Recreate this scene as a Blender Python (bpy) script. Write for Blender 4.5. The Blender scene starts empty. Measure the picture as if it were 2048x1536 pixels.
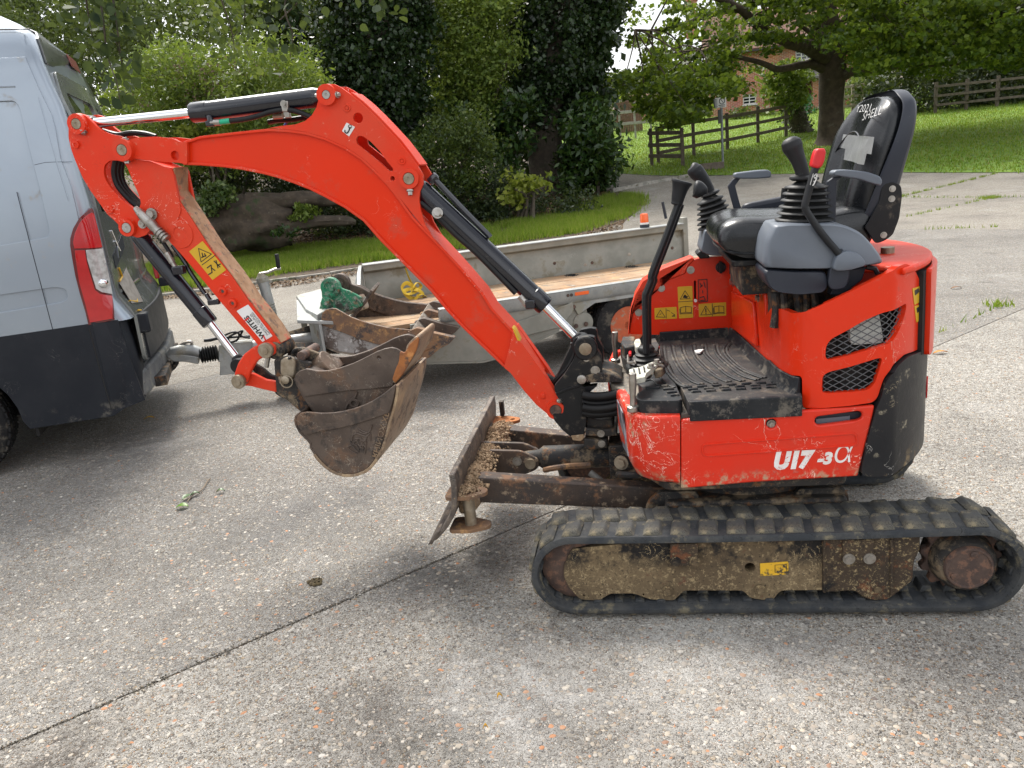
import bpy, bmesh, math, random
import numpy as np
from mathutils import Vector, Matrix
from mathutils.geometry import tessellate_polygon
random.seed(7); rng = np.random.default_rng(7)
S = bpy.context.scene; COL = S.collection
# ---------------------------------------------------------------- camera
FPX = 1540.0; CAM = Vector((.44, -2.34, 1.535)); YAW, PITCH, ROLL = -.176, .274, -.1055
FW = Vector((math.sin(YAW)*math.cos(PITCH), math.cos(YAW)*math.cos(PITCH), -math.sin(PITCH)))
R0 = Vector((math.cos(YAW), -math.sin(YAW), 0)); U0 = R0.cross(FW)
RT = R0*math.cos(ROLL)+U0*math.sin(ROLL); UP = U0*math.cos(ROLL)-R0*math.sin(ROLL)
cd = bpy.data.cameras.new('camera'); cam = bpy.data.objects.new('camera', cd); COL.objects.link(cam)
cd.sensor_fit = 'HORIZONTAL'; cd.sensor_width = 36; cd.lens = FPX*36/2048
cd.clip_start = .05; cd.clip_end = 800
m3 = Matrix((RT, UP, -FW)).transposed(); cam.matrix_world = Matrix.Translation(CAM) @ m3.to_4x4()
S.camera = cam
# ---------------------------------------------------------------- sky, sun, exposure
SUN_EL, SUN_AZ = math.radians(55), math.radians(-32)     # azimuth from +y towards +x
w = bpy.data.worlds.new("World"); S.world = w; w.use_nodes = True
nt = w.node_tree; nt.nodes.clear()
sk = nt.nodes.new('ShaderNodeTexSky'); sk.sky_type = 'NISHITA'; sk.sun_disc = False
sk.sun_elevation = SUN_EL; sk.sun_rotation = SUN_AZ; sk.air_density = 1.0; sk.dust_density = 3.0; sk.ozone_density = 1.0
hs = nt.nodes.new('ShaderNodeHueSaturation'); hs.inputs['Saturation'].default_value = .30; hs.inputs['Value'].default_value = 1.25
tcw = nt.nodes.new('ShaderNodeTexCoord'); nzw = nt.nodes.new('ShaderNodeTexNoise'); nzw.inputs['Scale'].default_value = 2.2; nzw.inputs['Detail'].default_value = 6
rpw = nt.nodes.new('ShaderNodeValToRGB'); rpw.color_ramp.elements[0].position = .38; rpw.color_ramp.elements[1].position = .68
mxw = nt.nodes.new('ShaderNodeMixRGB'); mxw.inputs['Color2'].default_value = (15, 15.2, 15.6, 1)
mlw = nt.nodes.new('ShaderNodeMath'); mlw.operation = 'MULTIPLY'; mlw.inputs[1].default_value = .75
bgw = nt.nodes.new('ShaderNodeBackground'); bgw.inputs['Strength'].default_value = .10
ow = nt.nodes.new('ShaderNodeOutputWorld')
L = nt.links.new
L(tcw.outputs['Generated'], nzw.inputs['Vector']); L(nzw.outputs['Fac'], rpw.inputs['Fac']); L(rpw.outputs['Color'], mlw.inputs[0])
L(sk.outputs['Color'], hs.inputs['Color']); L(hs.outputs['Color'], mxw.inputs['Color1']); L(mlw.outputs[0], mxw.inputs['Fac'])
L(mxw.outputs['Color'], bgw.inputs['Color']); L(bgw.outputs['Background'], ow.inputs['Surface'])
sd = bpy.data.lights.new('sun', 'SUN'); sun = bpy.data.objects.new('sun', sd); COL.objects.link(sun)
sd.energy = 2.9; sd.angle = math.radians(22); sd.color = (1, .95, .87)
sdir = Vector((math.sin(SUN_AZ)*math.cos(SUN_EL), math.cos(SUN_AZ)*math.cos(SUN_EL), math.sin(SUN_EL)))
sun.rotation_euler = sdir.to_track_quat('Z', 'Y').to_euler(); sun.location = (0, 0, 30)
S.view_settings.view_transform = 'Standard'; S.view_settings.look = 'None'
S.view_settings.exposure = .85; S.view_settings.gamma = 1.0; S.view_settings.use_curve_mapping = False
S.cycles.max_bounces = 8; S.cycles.transparent_max_bounces = 8

# ---------------------------------------------------------------- sight lines of the photo -> points on real surfaces
def ray(px, py): return FW + RT*((px-1024)/FPX) + UP*((768-py)/FPX)
def P(px, py, y=None, z=None, x=None, d=None):
    v = ray(px, py)
    if d is not None: return CAM + v*d
    i, val = (0, x) if x is not None else (1, y) if y is not None else (2, z)
    return CAM + v*((val-CAM[i])/v[i])
def PP(px, py, p0, n):
    v = ray(px, py); return CAM + v*((p0-CAM).dot(n)/v.dot(n))
def pr(q):
    d = Vector(q)-CAM; wz = d.dot(FW); return (1024+FPX*d.dot(RT)/wz, 768-FPX*d.dot(UP)/wz)
def PL(pts, y): return [P(a, b, y=y) for a, b in pts]
def crp(pts, sc, ox, oy): return [(ox+a/sc, oy+b/sc) for a, b in pts]
HF = Vector((math.sin(YAW), math.cos(YAW), 0)); HR = Vector((math.cos(YAW), -math.sin(YAW), 0))
def terr(x, y):
    D = (x-CAM.x)*HF.x+(y-CAM.y)*HF.y
    if D < 15: return 0.0
    if D < 21: return (D-15)**2*.1/12
    return .3+(D-21)*.1
def G(px, py, off=0):
    v = ray(px, py); t = 1.0; prev = 1.0
    while t < 120:
        q = CAM+v*t
        if q.z < terr(q.x, q.y)+off:
            a, b = prev, t
            for _ in range(25):
                m = (a+b)/2; q = CAM+v*m
                if q.z < terr(q.x, q.y)+off: b = m
                else: a = m
            return CAM+v*b
        prev = t; t += .1+t*.01
    return CAM+v*90
def GD(px, D):
    "ground point under image column px (taken near the horizon) at horizontal distance D"
    v = ray(px, 340); q = CAM+v*(D/(v.dot(HF))); return Vector((q.x, q.y, terr(q.x, q.y)))

# ---------------------------------------------------------------- materials
def M(name, c1, c2=None, sc=6, rough=.5, metal=0, bump=0, bsc=60, dirt=None, scr=None, spec=.5, coat=0, transl=0, isl=None, det=8, lo=.35, hi=.65, rvar=.1, emit=None):
    m = bpy.data.materials.new(name); m.use_nodes = True; t = m.node_tree; t.nodes.clear()
    N = t.nodes.new; K = t.links.new
    out = N('ShaderNodeOutputMaterial'); b = N('ShaderNodeBsdfPrincipled'); K(b.outputs[0], out.inputs[0])
    b.inputs['Roughness'].default_value = rough; b.inputs['Metallic'].default_value = metal
    b.inputs['Specular IOR Level'].default_value = spec
    if coat: b.inputs['Coat Weight'].default_value = coat; b.inputs['Coat Roughness'].default_value = .08
    tc = N('ShaderNodeTexCoord'); co = tc.outputs['Object']
    def noise(s, d=8, r=.6, dist=0):
        n = N('ShaderNodeTexNoise'); n.inputs['Scale'].default_value = s; n.inputs['Detail'].default_value = d
        n.inputs['Roughness'].default_value = r; n.inputs['Distortion'].default_value = dist; K(co, n.inputs['Vector']); return n.outputs['Fac']
    def ramp(src, a, bb):
        r = N('ShaderNodeMapRange'); r.interpolation_type = 'SMOOTHSTEP'; r.inputs['From Min'].default_value = a; r.inputs['From Max'].default_value = bb; K(src, r.inputs['Value']); return r.outputs['Result']
    def math_(op, a, bv):
        q = N('ShaderNodeMath'); q.operation = op
        for i, s in enumerate((a, bv)):
            if isinstance(s, (int, float)): q.inputs[i].default_value = s
            elif s is not None: K(s, q.inputs[i])
        return q.outputs[0]
    def mix(f, a, bb):
        q = N('ShaderNodeMixRGB')
        if isinstance(f, (int, float)): q.inputs[0].default_value = f
        else: K(f, q.inputs[0])
        for i, s in ((1, a), (2, bb)):
            if isinstance(s, tuple): q.inputs[i].default_value = (*s, 1)
            else: K(s, q.inputs[i])
        return q.outputs[0]
    col = c1
    if c2: col = mix(ramp(noise(sc, det), lo, hi), c1, c2)
    if isl:
        g = N('ShaderNodeNewGeometry'); r = N('ShaderNodeValToRGB'); K(g.outputs['Random Per Island'], r.inputs['Fac'])
        e = r.color_ramp.elements; e[0].color = (*isl[0], 1); e[1].color = (*isl[-1], 1); e[1].position = 1
        for i, c in enumerate(isl[1:-1]): x = e.new((i+1)/(len(isl)-1)); x.color = (*c, 1)
        col = r.outputs['Color']
        if c2: col = mix(ramp(noise(sc, 3), lo, hi), col, c2)
    masks = []
    for d in (dirt or []):
        dc, amt, ds = d[:3]
        f = ramp(noise(ds, 10, .7), 1-amt-.06, 1-amt+.06)
        if len(d) > 3:     # limited to a band in height/along an axis: (axis, from, to)
            sp = N('ShaderNodeSeparateXYZ'); K(co, sp.inputs[0])
            f = math_('MULTIPLY', f, ramp(sp.outputs[d[3][0]], d[3][1], d[3][2]))
        col = mix(f, col, dc); masks.append(f)
    if scr:
        for scn in scr:
            scol, wdt, ss, cover = scn[:4]
            n = noise(ss, 4, .6, 1.2); a = math_('ABSOLUTE', math_('SUBTRACT', n, .5), 0)
            f = math_('LESS_THAN', a, wdt); f = math_('MULTIPLY', f, ramp(noise(ss*.35+1.7, 3), 1-cover-.05, 1-cover+.05))
            if len(scn) > 4:
                sp = N('ShaderNodeSeparateXYZ'); K(co, sp.inputs[0])
                f = math_('MULTIPLY', f, ramp(sp.outputs[scn[4][0]], scn[4][1], scn[4][2]))
            col = mix(f, col, scol); masks.append(f)
    if isinstance(col, tuple): b.inputs['Base Color'].default_value = (*col, 1)
    else: K(col, b.inputs['Base Color'])
    if masks or rvar:
        rr = math_('ADD', math_('MULTIPLY', math_('SUBTRACT', noise(sc*2.3+3, 6), .5), rvar*2), rough)
        for f in masks: rr = math_('ADD', rr, math_('MULTIPLY', f, max(0, .75-rough)*.8))
        K(rr, b.inputs['Roughness'])
        if metal:
            mm = metal
            for f in masks: mm = math_('MULTIPLY', mm, math_('SUBTRACT', 1.0, f))
            if masks: K(mm, b.inputs['Metallic'])
    if bump:
        bn = N('ShaderNodeBump'); bn.inputs['Strength'].default_value = bump; bn.inputs['Distance'].default_value = .01
        K(noise(bsc, 8, .65), bn.inputs['Height']); K(bn.outputs[0], b.inputs['Normal'])
    if transl:
        tr = N('ShaderNodeBsdfTranslucent'); ms = N('ShaderNodeMixShader'); ms.inputs[0].default_value = transl
        if isinstance(col, tuple): tr.inputs[0].default_value = (*col, 1)
        else: K(mix(.35, col, (.28, .36, .03)), tr.inputs[0])
        K(b.outputs[0], ms.inputs[1]); K(tr.outputs[0], ms.inputs[2]); K(ms.outputs[0], out.inputs[0])
    if emit: b.inputs['Emission Color'].default_value = (*emit[0], 1); b.inputs['Emission Strength'].default_value = emit[1]
    return m
TAN = (.34, .25, .15); DUST = (.30, .26, .21)
RED = M('red_paint', (.68, .028, .004), (.64, .030, .005), 3, .33, bump=.03, bsc=90, dirt=[((.56, .07, .04), .36, 26)], scr=[((.66, .38, .30), .0022, 9, .42)], coat=.15, spec=.25)
RED_FLAT = M('red_boom_web', (.70, .031, .0035), (.66, .032, .0045), 2, .36, bump=.02, bsc=120, dirt=[((.56, .055, .025), .40, 7), ((.50, .10, .06), .30, 40)], scr=[((.66, .38, .30), .0018, 10, .36)], coat=.05, spec=.22)
RED_FADE = M('red_faded_paint', (.68, .034, .007), (.62, .052, .020), 5, .45, bump=.05, bsc=80, dirt=[((.62, .15, .09), .34, 30), ((.10, .05, .035), .30, 16)], scr=[((.85, .55, .45), .0025, 14, .43), ((.15, .06, .04), .0015, 20, .40)], spec=.25)
RED_WORN = M('red_worn_panel', (.66, .024, .006), (.60, .034, .014), 4, .35, bump=.05, bsc=70, coat=.2,
             dirt=[(TAN, .40, 14, (0, -.22, -.42)), ((.42, .30, .19), .44, 22, (2, .50, .45)), ((.10, .06, .05), .35, 30, (2, .56, .47)), ((.62, .10, .07), .35, 30)],
             scr=[((.72, .50, .42), .006, 13, .62, (0, -.2, -.36)), ((.78, .55, .45), .003, 9, .47)], spec=.25)
ARM_RUST = M('worn_steel_face', (.30, .16, .08), (.42, .26, .15), 18, .75, bump=.25, bsc=60, dirt=[((.55, .09, .05), .42, 9), ((.16, .10, .07), .42, 24)])
BLACK = M('black_paint', (.007, .0075, .009), (.011, .011, .012), 8, .42, bump=.06, bsc=60, dirt=[((.10, .085, .065), .38, 16)], scr=[((.16, .14, .11), .002, 16, .4)], spec=0.28)
BLACKD = M('black_dirty_steel', (.018, .018, .019), (.035, .032, .029), 8, .6, bump=.2, bsc=50, dirt=[((.19, .145, .095), .44, 12), ((.15, .07, .03), .40, 20)], scr=[((.25, .2, .15), .003, 20, .45)], spec=0.25)
CYLB = M('cylinder_black', (.005, .006, .011), (.007, .008, .014), 6, .20, dirt=[((.16, .16, .16), .30, 60)], coat=.3)
CWT = M('counterweight_black', (.010, .0105, .013), (.015, .015, .017), 6, .45, bump=.1, bsc=60, dirt=[((.42, .37, .27), .36, 11), ((.22, .16, .09), .42, 15, (2, .53, .47))], scr=[((.45, .43, .40), .003, 7, .38), ((.4, .33, .22), .004, 12, .36)], spec=0.28)
RUB = M('track_rubber', (.036, .040, .045), (.068, .069, .068), 14, .8, bump=.35, bsc=55, dirt=[((.17, .15, .105), .40, 13)], scr=[((.02, .02, .02), .006, 24, .5)], spec=0.2)
RUBL = M('track_lug_rubber', (.072, .073, .072), (.125, .115, .09), 11, .88, bump=.6, bsc=40, dirt=[((.30, .245, .15), .36, 7.5), ((.26, .21, .14), .36, 26)], scr=[((.025, .025, .025), .008, 26, .55)], spec=0.2)
TFR = M('track_frame_worn', (.115, .083, .050), (.18, .132, .076), 3, .8, bump=.35, bsc=60, dirt=[((.33, .25, .14), .42, 70), ((.018, .017, .017), .52, 9, (2, .155, .225)), ((.045, .035, .026), .40, 110), ((.12, .05, .032), .36, 12)], scr=[((.40, .31, .18), .006, 22, .46)], spec=0.2)
TFRB = M('track_frame_dark', (.045, .034, .026), (.075, .052, .034), 6, .8, bump=.35, bsc=60, dirt=[((.34, .26, .14), .40, 85), ((.018, .017, .017), .42, 6), ((.15, .06, .03), .40, 14), ((.30, .24, .14), .36, 140)], scr=[((.42, .33, .18), .006, 26, .46)], spec=0.2)
HUB = M('rusty_hub', (.058, .037, .031), (.092, .058, .044), 20, .75, bump=.3, bsc=70, dirt=[((.16, .085, .055), .45, 30)])
DIRTM = M('dried_soil', (.36, .25, .15), (.22, .15, .09), 30, .95, bump=.9, bsc=90, dirt=[((.48, .37, .25), .42, 60)])
GREY = M('grey_plastic', (.105, .122, .150), (.118, .136, .163), 4, .42, bump=.04, bsc=200, dirt=[((.28, .28, .28), .28, 40)])
GREYD = M('dark_grey_plastic', (.024, .028, .040), (.03, .034, .045), 5, .42, bump=.04, bsc=200, dirt=[((.12, .12, .12), .28, 50)], spec=0.3)
GRIP = M('lever_grip_rubber', (.011, .012, .014), (.016, .017, .019), 9, .48, bump=.08, bsc=120, dirt=[((.08, .08, .08), .32, 30)], spec=0.28)
BELL = M('bellows_rubber', (.009, .010, .011), (.016, .016, .016), 9, .5, bump=.08, bsc=100, dirt=[((.09, .085, .075), .37, 22)], spec=0.28)
VINYL = M('seat_vinyl', (.005, .006, .008), (.008, .009, .011), 6, .27, bump=.12, bsc=26, dirt=[((.05, .05, .05), .30, 40)], rvar=.06)
MAT = M('mat_rubber', (.012, .014, .017), (.024, .026, .028), 8, .5, bump=.12, bsc=70, dirt=[((.13, .115, .095), .41, 9), ((.10, .09, .08), .40, 40)], scr=[((.16, .15, .13), .003, 22, .42)], spec=0.2)
MATT = M('mat_rubber_dusty', (.030, .030, .032), (.05, .048, .046), 9, .62, bump=.2, bsc=90, dirt=[((.105, .088, .072), .43, 12), ((.15, .14, .125), .37, 45)], spec=0.2)
CHROME = M('chrome_rod', (.72, .73, .75), None, 6, .10, 1, rvar=.03)
STEEL = M('bolt_steel', (.42, .40, .37), (.30, .28, .25), 30, .38, .9, dirt=[((.20, .15, .10), .38, 50)])
PINM = M('pin_steel', (.34, .29, .22), (.24, .19, .13), 30, .5, .6, bump=.2, bsc=90)
BKT = M('bucket_brown_steel', (.072, .052, .041), (.108, .080, .063), 9, .5, .25, bump=.2, bsc=45, dirt=[((.13, .075, .045), .42, 6), ((.036, .027, .022), .42, 14), ((.20, .16, .12), .36, 40)], scr=[((.30, .26, .21), .0035, 12, .46)])
BKTL = M('bucket_worn_lip', (.30, .20, .12), (.20, .145, .10), 10, .5, .35, bump=.2, bsc=50, dirt=[((.42, .30, .18), .44, 5), ((.12, .085, .06), .42, 12)], scr=[((.45, .38, .28), .004, 16, .5)])
RUST = M('orange_rust', (.36, .13, .035), (.22, .085, .035), 14, .85, bump=.35, bsc=60, dirt=[((.50, .22, .07), .42, 20), ((.10, .06, .04), .40, 12)])
RUSTB = M('patchy_rust', (.14, .085, .055), (.22, .12, .06), 10, .75, .1, bump=.3, bsc=50, dirt=[((.36, .20, .08), .42, 14), ((.055, .042, .038), .44, 9)], scr=[((.35, .25, .15), .004, 20, .45)])
BLADE = M('blade_steel', (.15, .125, .105), (.09, .072, .06), 9, .5, .4, bump=.25, bsc=50, dirt=[((.26, .20, .14), .42, 20), ((.055, .045, .04), .42, 12)], scr=[((.38, .34, .28), .004, 18, .5)])
ARMM = M('blade_arm_steel', (.045, .036, .032), (.075, .05, .036), 9, .6, .2, bump=.25, bsc=50, dirt=[((.20, .10, .05), .42, 12), ((.28, .21, .14), .40, 30)])
YEL = M('yellow_label', (.62, .37, .010), (.57, .34, .012), 8, .4, dirt=[((.55, .40, .15), .30, 40)])
WHT = M('white_label', (.74, .73, .71), (.66, .65, .63), 12, .45)
INK = M('black_print', (.012, .012, .012), None, rough=.5, rvar=0)
INKR = M('red_print', (.62, .02, .02), None, rough=.5, rvar=0)
INKW = M('white_print', (.80, .79, .77), (.72, .66, .62), 25, .5, scr=[((.55, .06, .04), .006, 14, .45)])
DARKIN = M('dark_interior', (.006, .006, .006), (.012, .011, .010), 9, .8)
ORANGE = M('orange_lens', (.85, .13, .01), (.75, .10, .01), 8, .25, coat=.4)
REDGRIP = M('red_handle', (.62, .012, .018), (.55, .012, .016), 8, .4)
PEDAL = M('cream_pedal', (.52, .52, .44), (.42, .42, .36), 20, .55, dirt=[((.25, .22, .16), .40, 25)])
HOSE = M('rubber_hose', (.007, .007, .008), (.011, .011, .011), 20, .45, spec=0.28)
GREENF = M('green_fitting', (.01, .36, .20), None, rough=.4)
TAPE = M('silver_tape', (.34, .35, .36), (.42, .43, .44), 14, .32, .55, bump=.25, bsc=30)
GALV = M('galvanised_steel', (.27, .285, .285), (.36, .37, .36), 9, .48, .55, bump=.06, bsc=60, dirt=[((.26, .25, .20), .42, 6), ((.20, .14, .09), .33, 18)])
GALVO = M('galvanised_dull', (.21, .21, .18), (.28, .275, .24), 5, .6, .3, bump=.06, bsc=60, dirt=[((.19, .17, .12), .40, 5)], scr=[((.45, .44, .4), .002, 14, .4)])

# ---------------------------------------------------------------- mesh helpers: all coordinates are world coordinates in metres
ORG = {}
def tag(o, label=None, cat=None, group=None, kind=None):
    for k, v in (('label', label), ('category', cat), ('group', group), ('kind', kind)):
        if v: o[k] = v
    return o
def thing(name, loc, label, cat, group=None):
    o = bpy.data.objects.new(name, None); COL.objects.link(o); o.location = loc; o.empty_display_size = .1
    ORG[o.name] = Vector(loc); return tag(o, label, cat, group)
def mk(name, vf, m, parent=None, bev=0, ang=40, smooth=True, org=None, seg=2):
    V, Fc = vf[:2]
    og = ORG[parent.name] if parent is not None else (Vector(org) if org is not None else Vector((0, 0, 0)))
    me = bpy.data.meshes.new(name)
    me.from_pydata([(v[0]-og.x, v[1]-og.y, v[2]-og.z) for v in V], [], Fc); me.validate(); me.update()
    mats = m if isinstance(m, (list, tuple)) else [m]
    for q in mats: me.materials.append(q)
    if len(vf) > 2: me.polygons.foreach_set('material_index', vf[2])
    if smooth:
        me.polygons.foreach_set('use_smooth', [True]*len(me.polygons))
        me.set_sharp_from_angle(angle=math.radians(ang))
    o = bpy.data.objects.new(name, me); COL.objects.link(o)
    if parent is not None: o.parent = parent
    else: o.location = og
    ORG[o.name] = og
    if bev:
        b = o.modifiers.new('bevel', 'BEVEL'); b.width = bev; b.segments = seg; b.limit_method = 'ANGLE'; b.angle_limit = math.radians(35)
        b.use_clamp_overlap = True
    return o
def recalc(o):
    bm = bmesh.new(); bm.from_mesh(o.data); bmesh.ops.recalc_face_normals(bm, faces=bm.faces[:]); bm.to_mesh(o.data); bm.free(); return o
def join(*parts):
    V, Fc = [], []
    for v, f in parts:
        k = len(V); V += list(v); Fc += [tuple(i+k for i in q) for q in f]
    return V, Fc
def box(c, s, ax=None):
    c = Vector(c); ax = ax or (Vector((1, 0, 0)), Vector((0, 1, 0)), Vector((0, 0, 1)))
    V = [c+ax[0]*(s[0]/2*i)+ax[1]*(s[1]/2*j)+ax[2]*(s[2]/2*k) for i in (-1, 1) for j in (-1, 1) for k in (-1, 1)]
    return V, [(0, 1, 3, 2), (4, 6, 7, 5), (0, 4, 5, 1), (2, 3, 7, 6), (0, 2, 6, 4), (1, 5, 7, 3)]
def frame_dirs(path, ref=None):
    n = len(path); T = []
    for i in range(n):
        a = path[max(i-1, 0)]; b = path[min(i+1, n-1)]; d = (b-a)
        T.append(d.normalized() if d.length > 1e-9 else Vector((0, 0, 1)))
    u = ref or (Vector((0, 0, 1)) if abs(T[0].z) < .9 else Vector((1, 0, 0)))
    out = []
    for t in T:
        u = (u-t*u.dot(t)); u = u.normalized() if u.length > 1e-6 else t.orthogonal().normalized()
        out.append((t, u, t.cross(u)))
    return out
def tube(path, r, n=10, caps=True, ref=None, flat=None):
    path = [Vector(p) for p in path]; R = r if isinstance(r, (list, tuple)) else [r]*len(path)
    V, Fc = [], []
    for (t, u, v), p, q in zip(frame_dirs(path, ref), path, R):
        for k in range(n):
            a = 2*math.pi*k/n; ca, sa = math.cos(a), math.sin(a)
            if flat: sa *= flat
            V.append(p+u*(q*ca)+v*(q*sa))
    for i in range(len(path)-1):
        for k in range(n):
            a = i*n+k; b = i*n+(k+1) % n; Fc.append((a, b, b+n, a+n))
    if caps:
        Fc.append(tuple(range(n-1, -1, -1))); k = (len(path)-1)*n; Fc.append(tuple(range(k, k+n)))
    return V, Fc
def lathe(p, ax, prof, n=20, caps=True):
    p = Vector(p); ax = Vector(ax).normalized(); u = ax.orthogonal().normalized(); v = ax.cross(u)
    return loft([[p+ax*t+u*(max(r, 1e-4)*math.cos(2*math.pi*k/n))+v*(max(r, 1e-4)*math.sin(2*math.pi*k/n)) for k in range(n)] for t, r in prof], True, caps)
def cyl(a, b, r, n=16): return tube([a, b], r, n)
def ring(c, ax, R, r, n=24, k=8):
    c = Vector(c); ax = Vector(ax).normalized(); u = ax.orthogonal().normalized(); v = ax.cross(u); V, Fc = [], []
    for i in range(n):
        a = 2*math.pi*i/n; d = u*math.cos(a)+v*math.sin(a)
        for j in range(k):
            b = 2*math.pi*j/k; V.append(c+d*(R+r*math.cos(b))+ax*(r*math.sin(b)))
    for i in range(n):
        for j in range(k):
            Fc.append((i*k+j, ((i+1) % n)*k+j, ((i+1) % n)*k+(j+1) % k, i*k+(j+1) % k))
    return V, Fc
def cr(pts, n=6, closed=False):
    pts = [Vector(p) for p in pts]; N_ = len(pts); out = []
    for i in range(N_ if closed else N_-1):
        g = (lambda j: pts[j % N_]) if closed else (lambda j: pts[min(max(j, 0), N_-1)])
        a, b, c, d = g(i-1), g(i), g(i+1), g(i+2)
        for k in range(n):
            t = k/n; out.append(.5*((2*b)+(c-a)*t+(2*a-5*b+4*c-d)*t*t+(3*b-a-3*c+d)*t**3))
    if not closed: out.append(pts[-1])
    return out
def fillet(pts, r, n=5):
    "round the corners of a closed polygon"
    pts = [Vector(p) for p in pts]; out = []; N_ = len(pts)
    for i in range(N_):
        p = pts[i]; a = pts[i-1]-p; b = pts[(i+1) % N_]-p
        k = min(r, a.length*.45, b.length*.45)
        A = p+a.normalized()*k; B = p+b.normalized()*k
        for j in range(n+1):
            t = j/n; out.append(A*(1-t)**2+p*(2*t*(1-t))+B*t*t)
    return out
def fill(loops):
    "triangles over a polygon with holes"
    bm = bmesh.new(); es = []
    for l in loops:
        b = [bm.verts.new(p) for p in l]; es += [bm.edges.new((b[i], b[(i+1) % len(b)])) for i in range(len(b))]
    bm.verts.index_update(); bmesh.ops.triangle_fill(bm, use_beauty=True, use_dissolve=False, edges=es)
    t = [tuple(v.index for v in f.verts) for f in bm.faces]; bm.free(); return t
def slab(poly, vec, holes=()):
    "flat polygon (with holes) given thickness"
    vec = Vector(vec); loops = [[Vector(p) for p in poly]]+[[Vector(p) for p in h] for h in holes]
    V = [p for l in loops for p in l]; n = len(V)
    if holes:
        tris = fill(loops)
    else: tris = [tuple(range(n))]
    Fc = [t for t in tris]+[tuple(i+n for i in reversed(t)) for t in tris]
    k = 0
    for l in loops:
        m = len(l)
        for i in range(m): a, b = k+i, k+(i+1) % m; Fc.append((b, a, a+n, b+n))
        k += m
    return V+[p+vec for p in V], Fc
def slabo(name, poly, vec, m, parent, holes=(), bev=.003, ang=40, seg=2):
    o = mk(name, slab(poly, vec, holes), m, parent, bev, ang, seg=seg); recalc(o)
    o.data.set_sharp_from_angle(angle=math.radians(ang)); return o
def loft(secs, closed=True, caps=True):
    n = len(secs[0]); V = [Vector(p) for s in secs for p in s]; Fc = []
    for i in range(len(secs)-1):
        for k in range(n if closed else n-1):
            a, b = i*n+k, i*n+(k+1) % n; Fc.append((a, b, b+n, a+n))
    if caps: Fc.append(tuple(range(n-1, -1, -1))); k = (len(secs)-1)*n; Fc.append(tuple(range(k, k+n)))
    return V, Fc
def lofto(name, secs, m, parent, bev=0, ang=40, sub=0, caps=True, closed=True):
    o = mk(name, loft(secs, closed, caps), m, parent, bev, ang); recalc(o)
    if sub: s = o.modifiers.new('sub', 'SUBSURF'); s.levels = s.render_levels = sub
    o.data.set_sharp_from_angle(angle=math.radians(ang)); return o
def circ(c, ax, r, n=14, u=None):
    c = Vector(c); ax = Vector(ax).normalized(); u = Vector(u) if u else ax.orthogonal().normalized(); v = ax.cross(u)
    return [c+u*(r*math.cos(2*math.pi*i/n))+v*(r*math.sin(2*math.pi*i/n)) for i in range(n)]
def lerp(a, b, t): return a+(b-a)*t
YV = Vector((0, 1, 0)); XV = Vector((1, 0, 0)); ZV = Vector((0, 0, 1))
def bolt(parent, p, ax=(0, -1, 0), r=.012, h=.008, m=None, name='bolt', washer=True):
    p = Vector(p); ax = Vector(ax).normalized(); a = lathe(p, ax, [(0, r), (h, r), (h, r*.6)], 6)
    g = join(lathe(p, ax, [(0, r*1.5), (h*.3, r*1.5)], 14), a) if washer else a
    return mk(name, g, m or STEEL, parent, 0, 30)
def text(name, body, p, xd, yd, size, m, parent, ext=.0006, shear=0, align='LEFT', bold=0, wide=1.0):
    "flat lettering laid on a surface: p origin, xd reading direction, yd up direction"
    cu = bpy.data.curves.new(name, 'FONT'); cu.body = body; cu.size = size; cu.extrude = ext; cu.shear = shear; cu.align_x = align; cu.offset = bold; cu.resolution_u = 3
    tmp = bpy.data.objects.new('tmp', cu); COL.objects.link(tmp); bpy.context.view_layer.update()
    me = bpy.data.meshes.new_from_object(tmp.evaluated_get(bpy.context.evaluated_depsgraph_get()))
    bpy.data.objects.remove(tmp)
    xd = Vector(xd).normalized(); yd = (Vector(yd)-xd*Vector(yd).dot(xd)).normalized(); zd = xd.cross(yd)
    og = ORG[parent.name] if parent is not None else Vector((0, 0, 0)); p = Vector(p)-og
    for v in me.vertices: v.co = p+xd*(v.co.x*wide)+yd*v.co.y+zd*v.co.z
    me.name = name; me.materials.clear(); me.materials.append(m)
    o = bpy.data.objects.new(name, me); COL.objects.link(o); o.parent = parent
    ORG[o.name] = og; return o
def copyo(o, parent, mat=None, name=None):
    c = o.copy(); c.parent = parent; COL.objects.link(c); ORG[c.name] = ORG.get(o.name, Vector((0, 0, 0)))
    if mat is not None: c.matrix_local = mat
    for k in ('label', 'category', 'group', 'kind'):
        if k in c and parent is not None and k in ('category', 'group'): del c[k]
    return c
def drape(o, target, d, off=.0015):
    "press a sheet's vertices onto the surface of another object"
    from mathutils.bvhtree import BVHTree
    dg = bpy.context.evaluated_depsgraph_get(); bpy.context.view_layer.update()
    d = Vector(d).normalized()
    me = target.evaluated_get(dg).to_mesh(); og = ORG[target.name]-ORG[o.name]
    tr = BVHTree.FromPolygons([v.co+og for v in me.vertices], [tuple(p.vertices) for p in me.polygons])
    bm = bmesh.new(); bm.from_mesh(o.data)
    bmesh.ops.subdivide_edges(bm, edges=[e for e in bm.edges if e.calc_length() > .02], cuts=3, use_grid_fill=True)
    zs = [v.co.dot(d) for v in bm.verts]; z0 = max(zs)
    for v in bm.verts:
        h = tr.ray_cast(v.co-d*.3, d)
        if h[0] is not None: v.co = h[0]-d*(off+(z0-v.co.dot(d)))
    bm.to_mesh(o.data); bm.free(); return o
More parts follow.
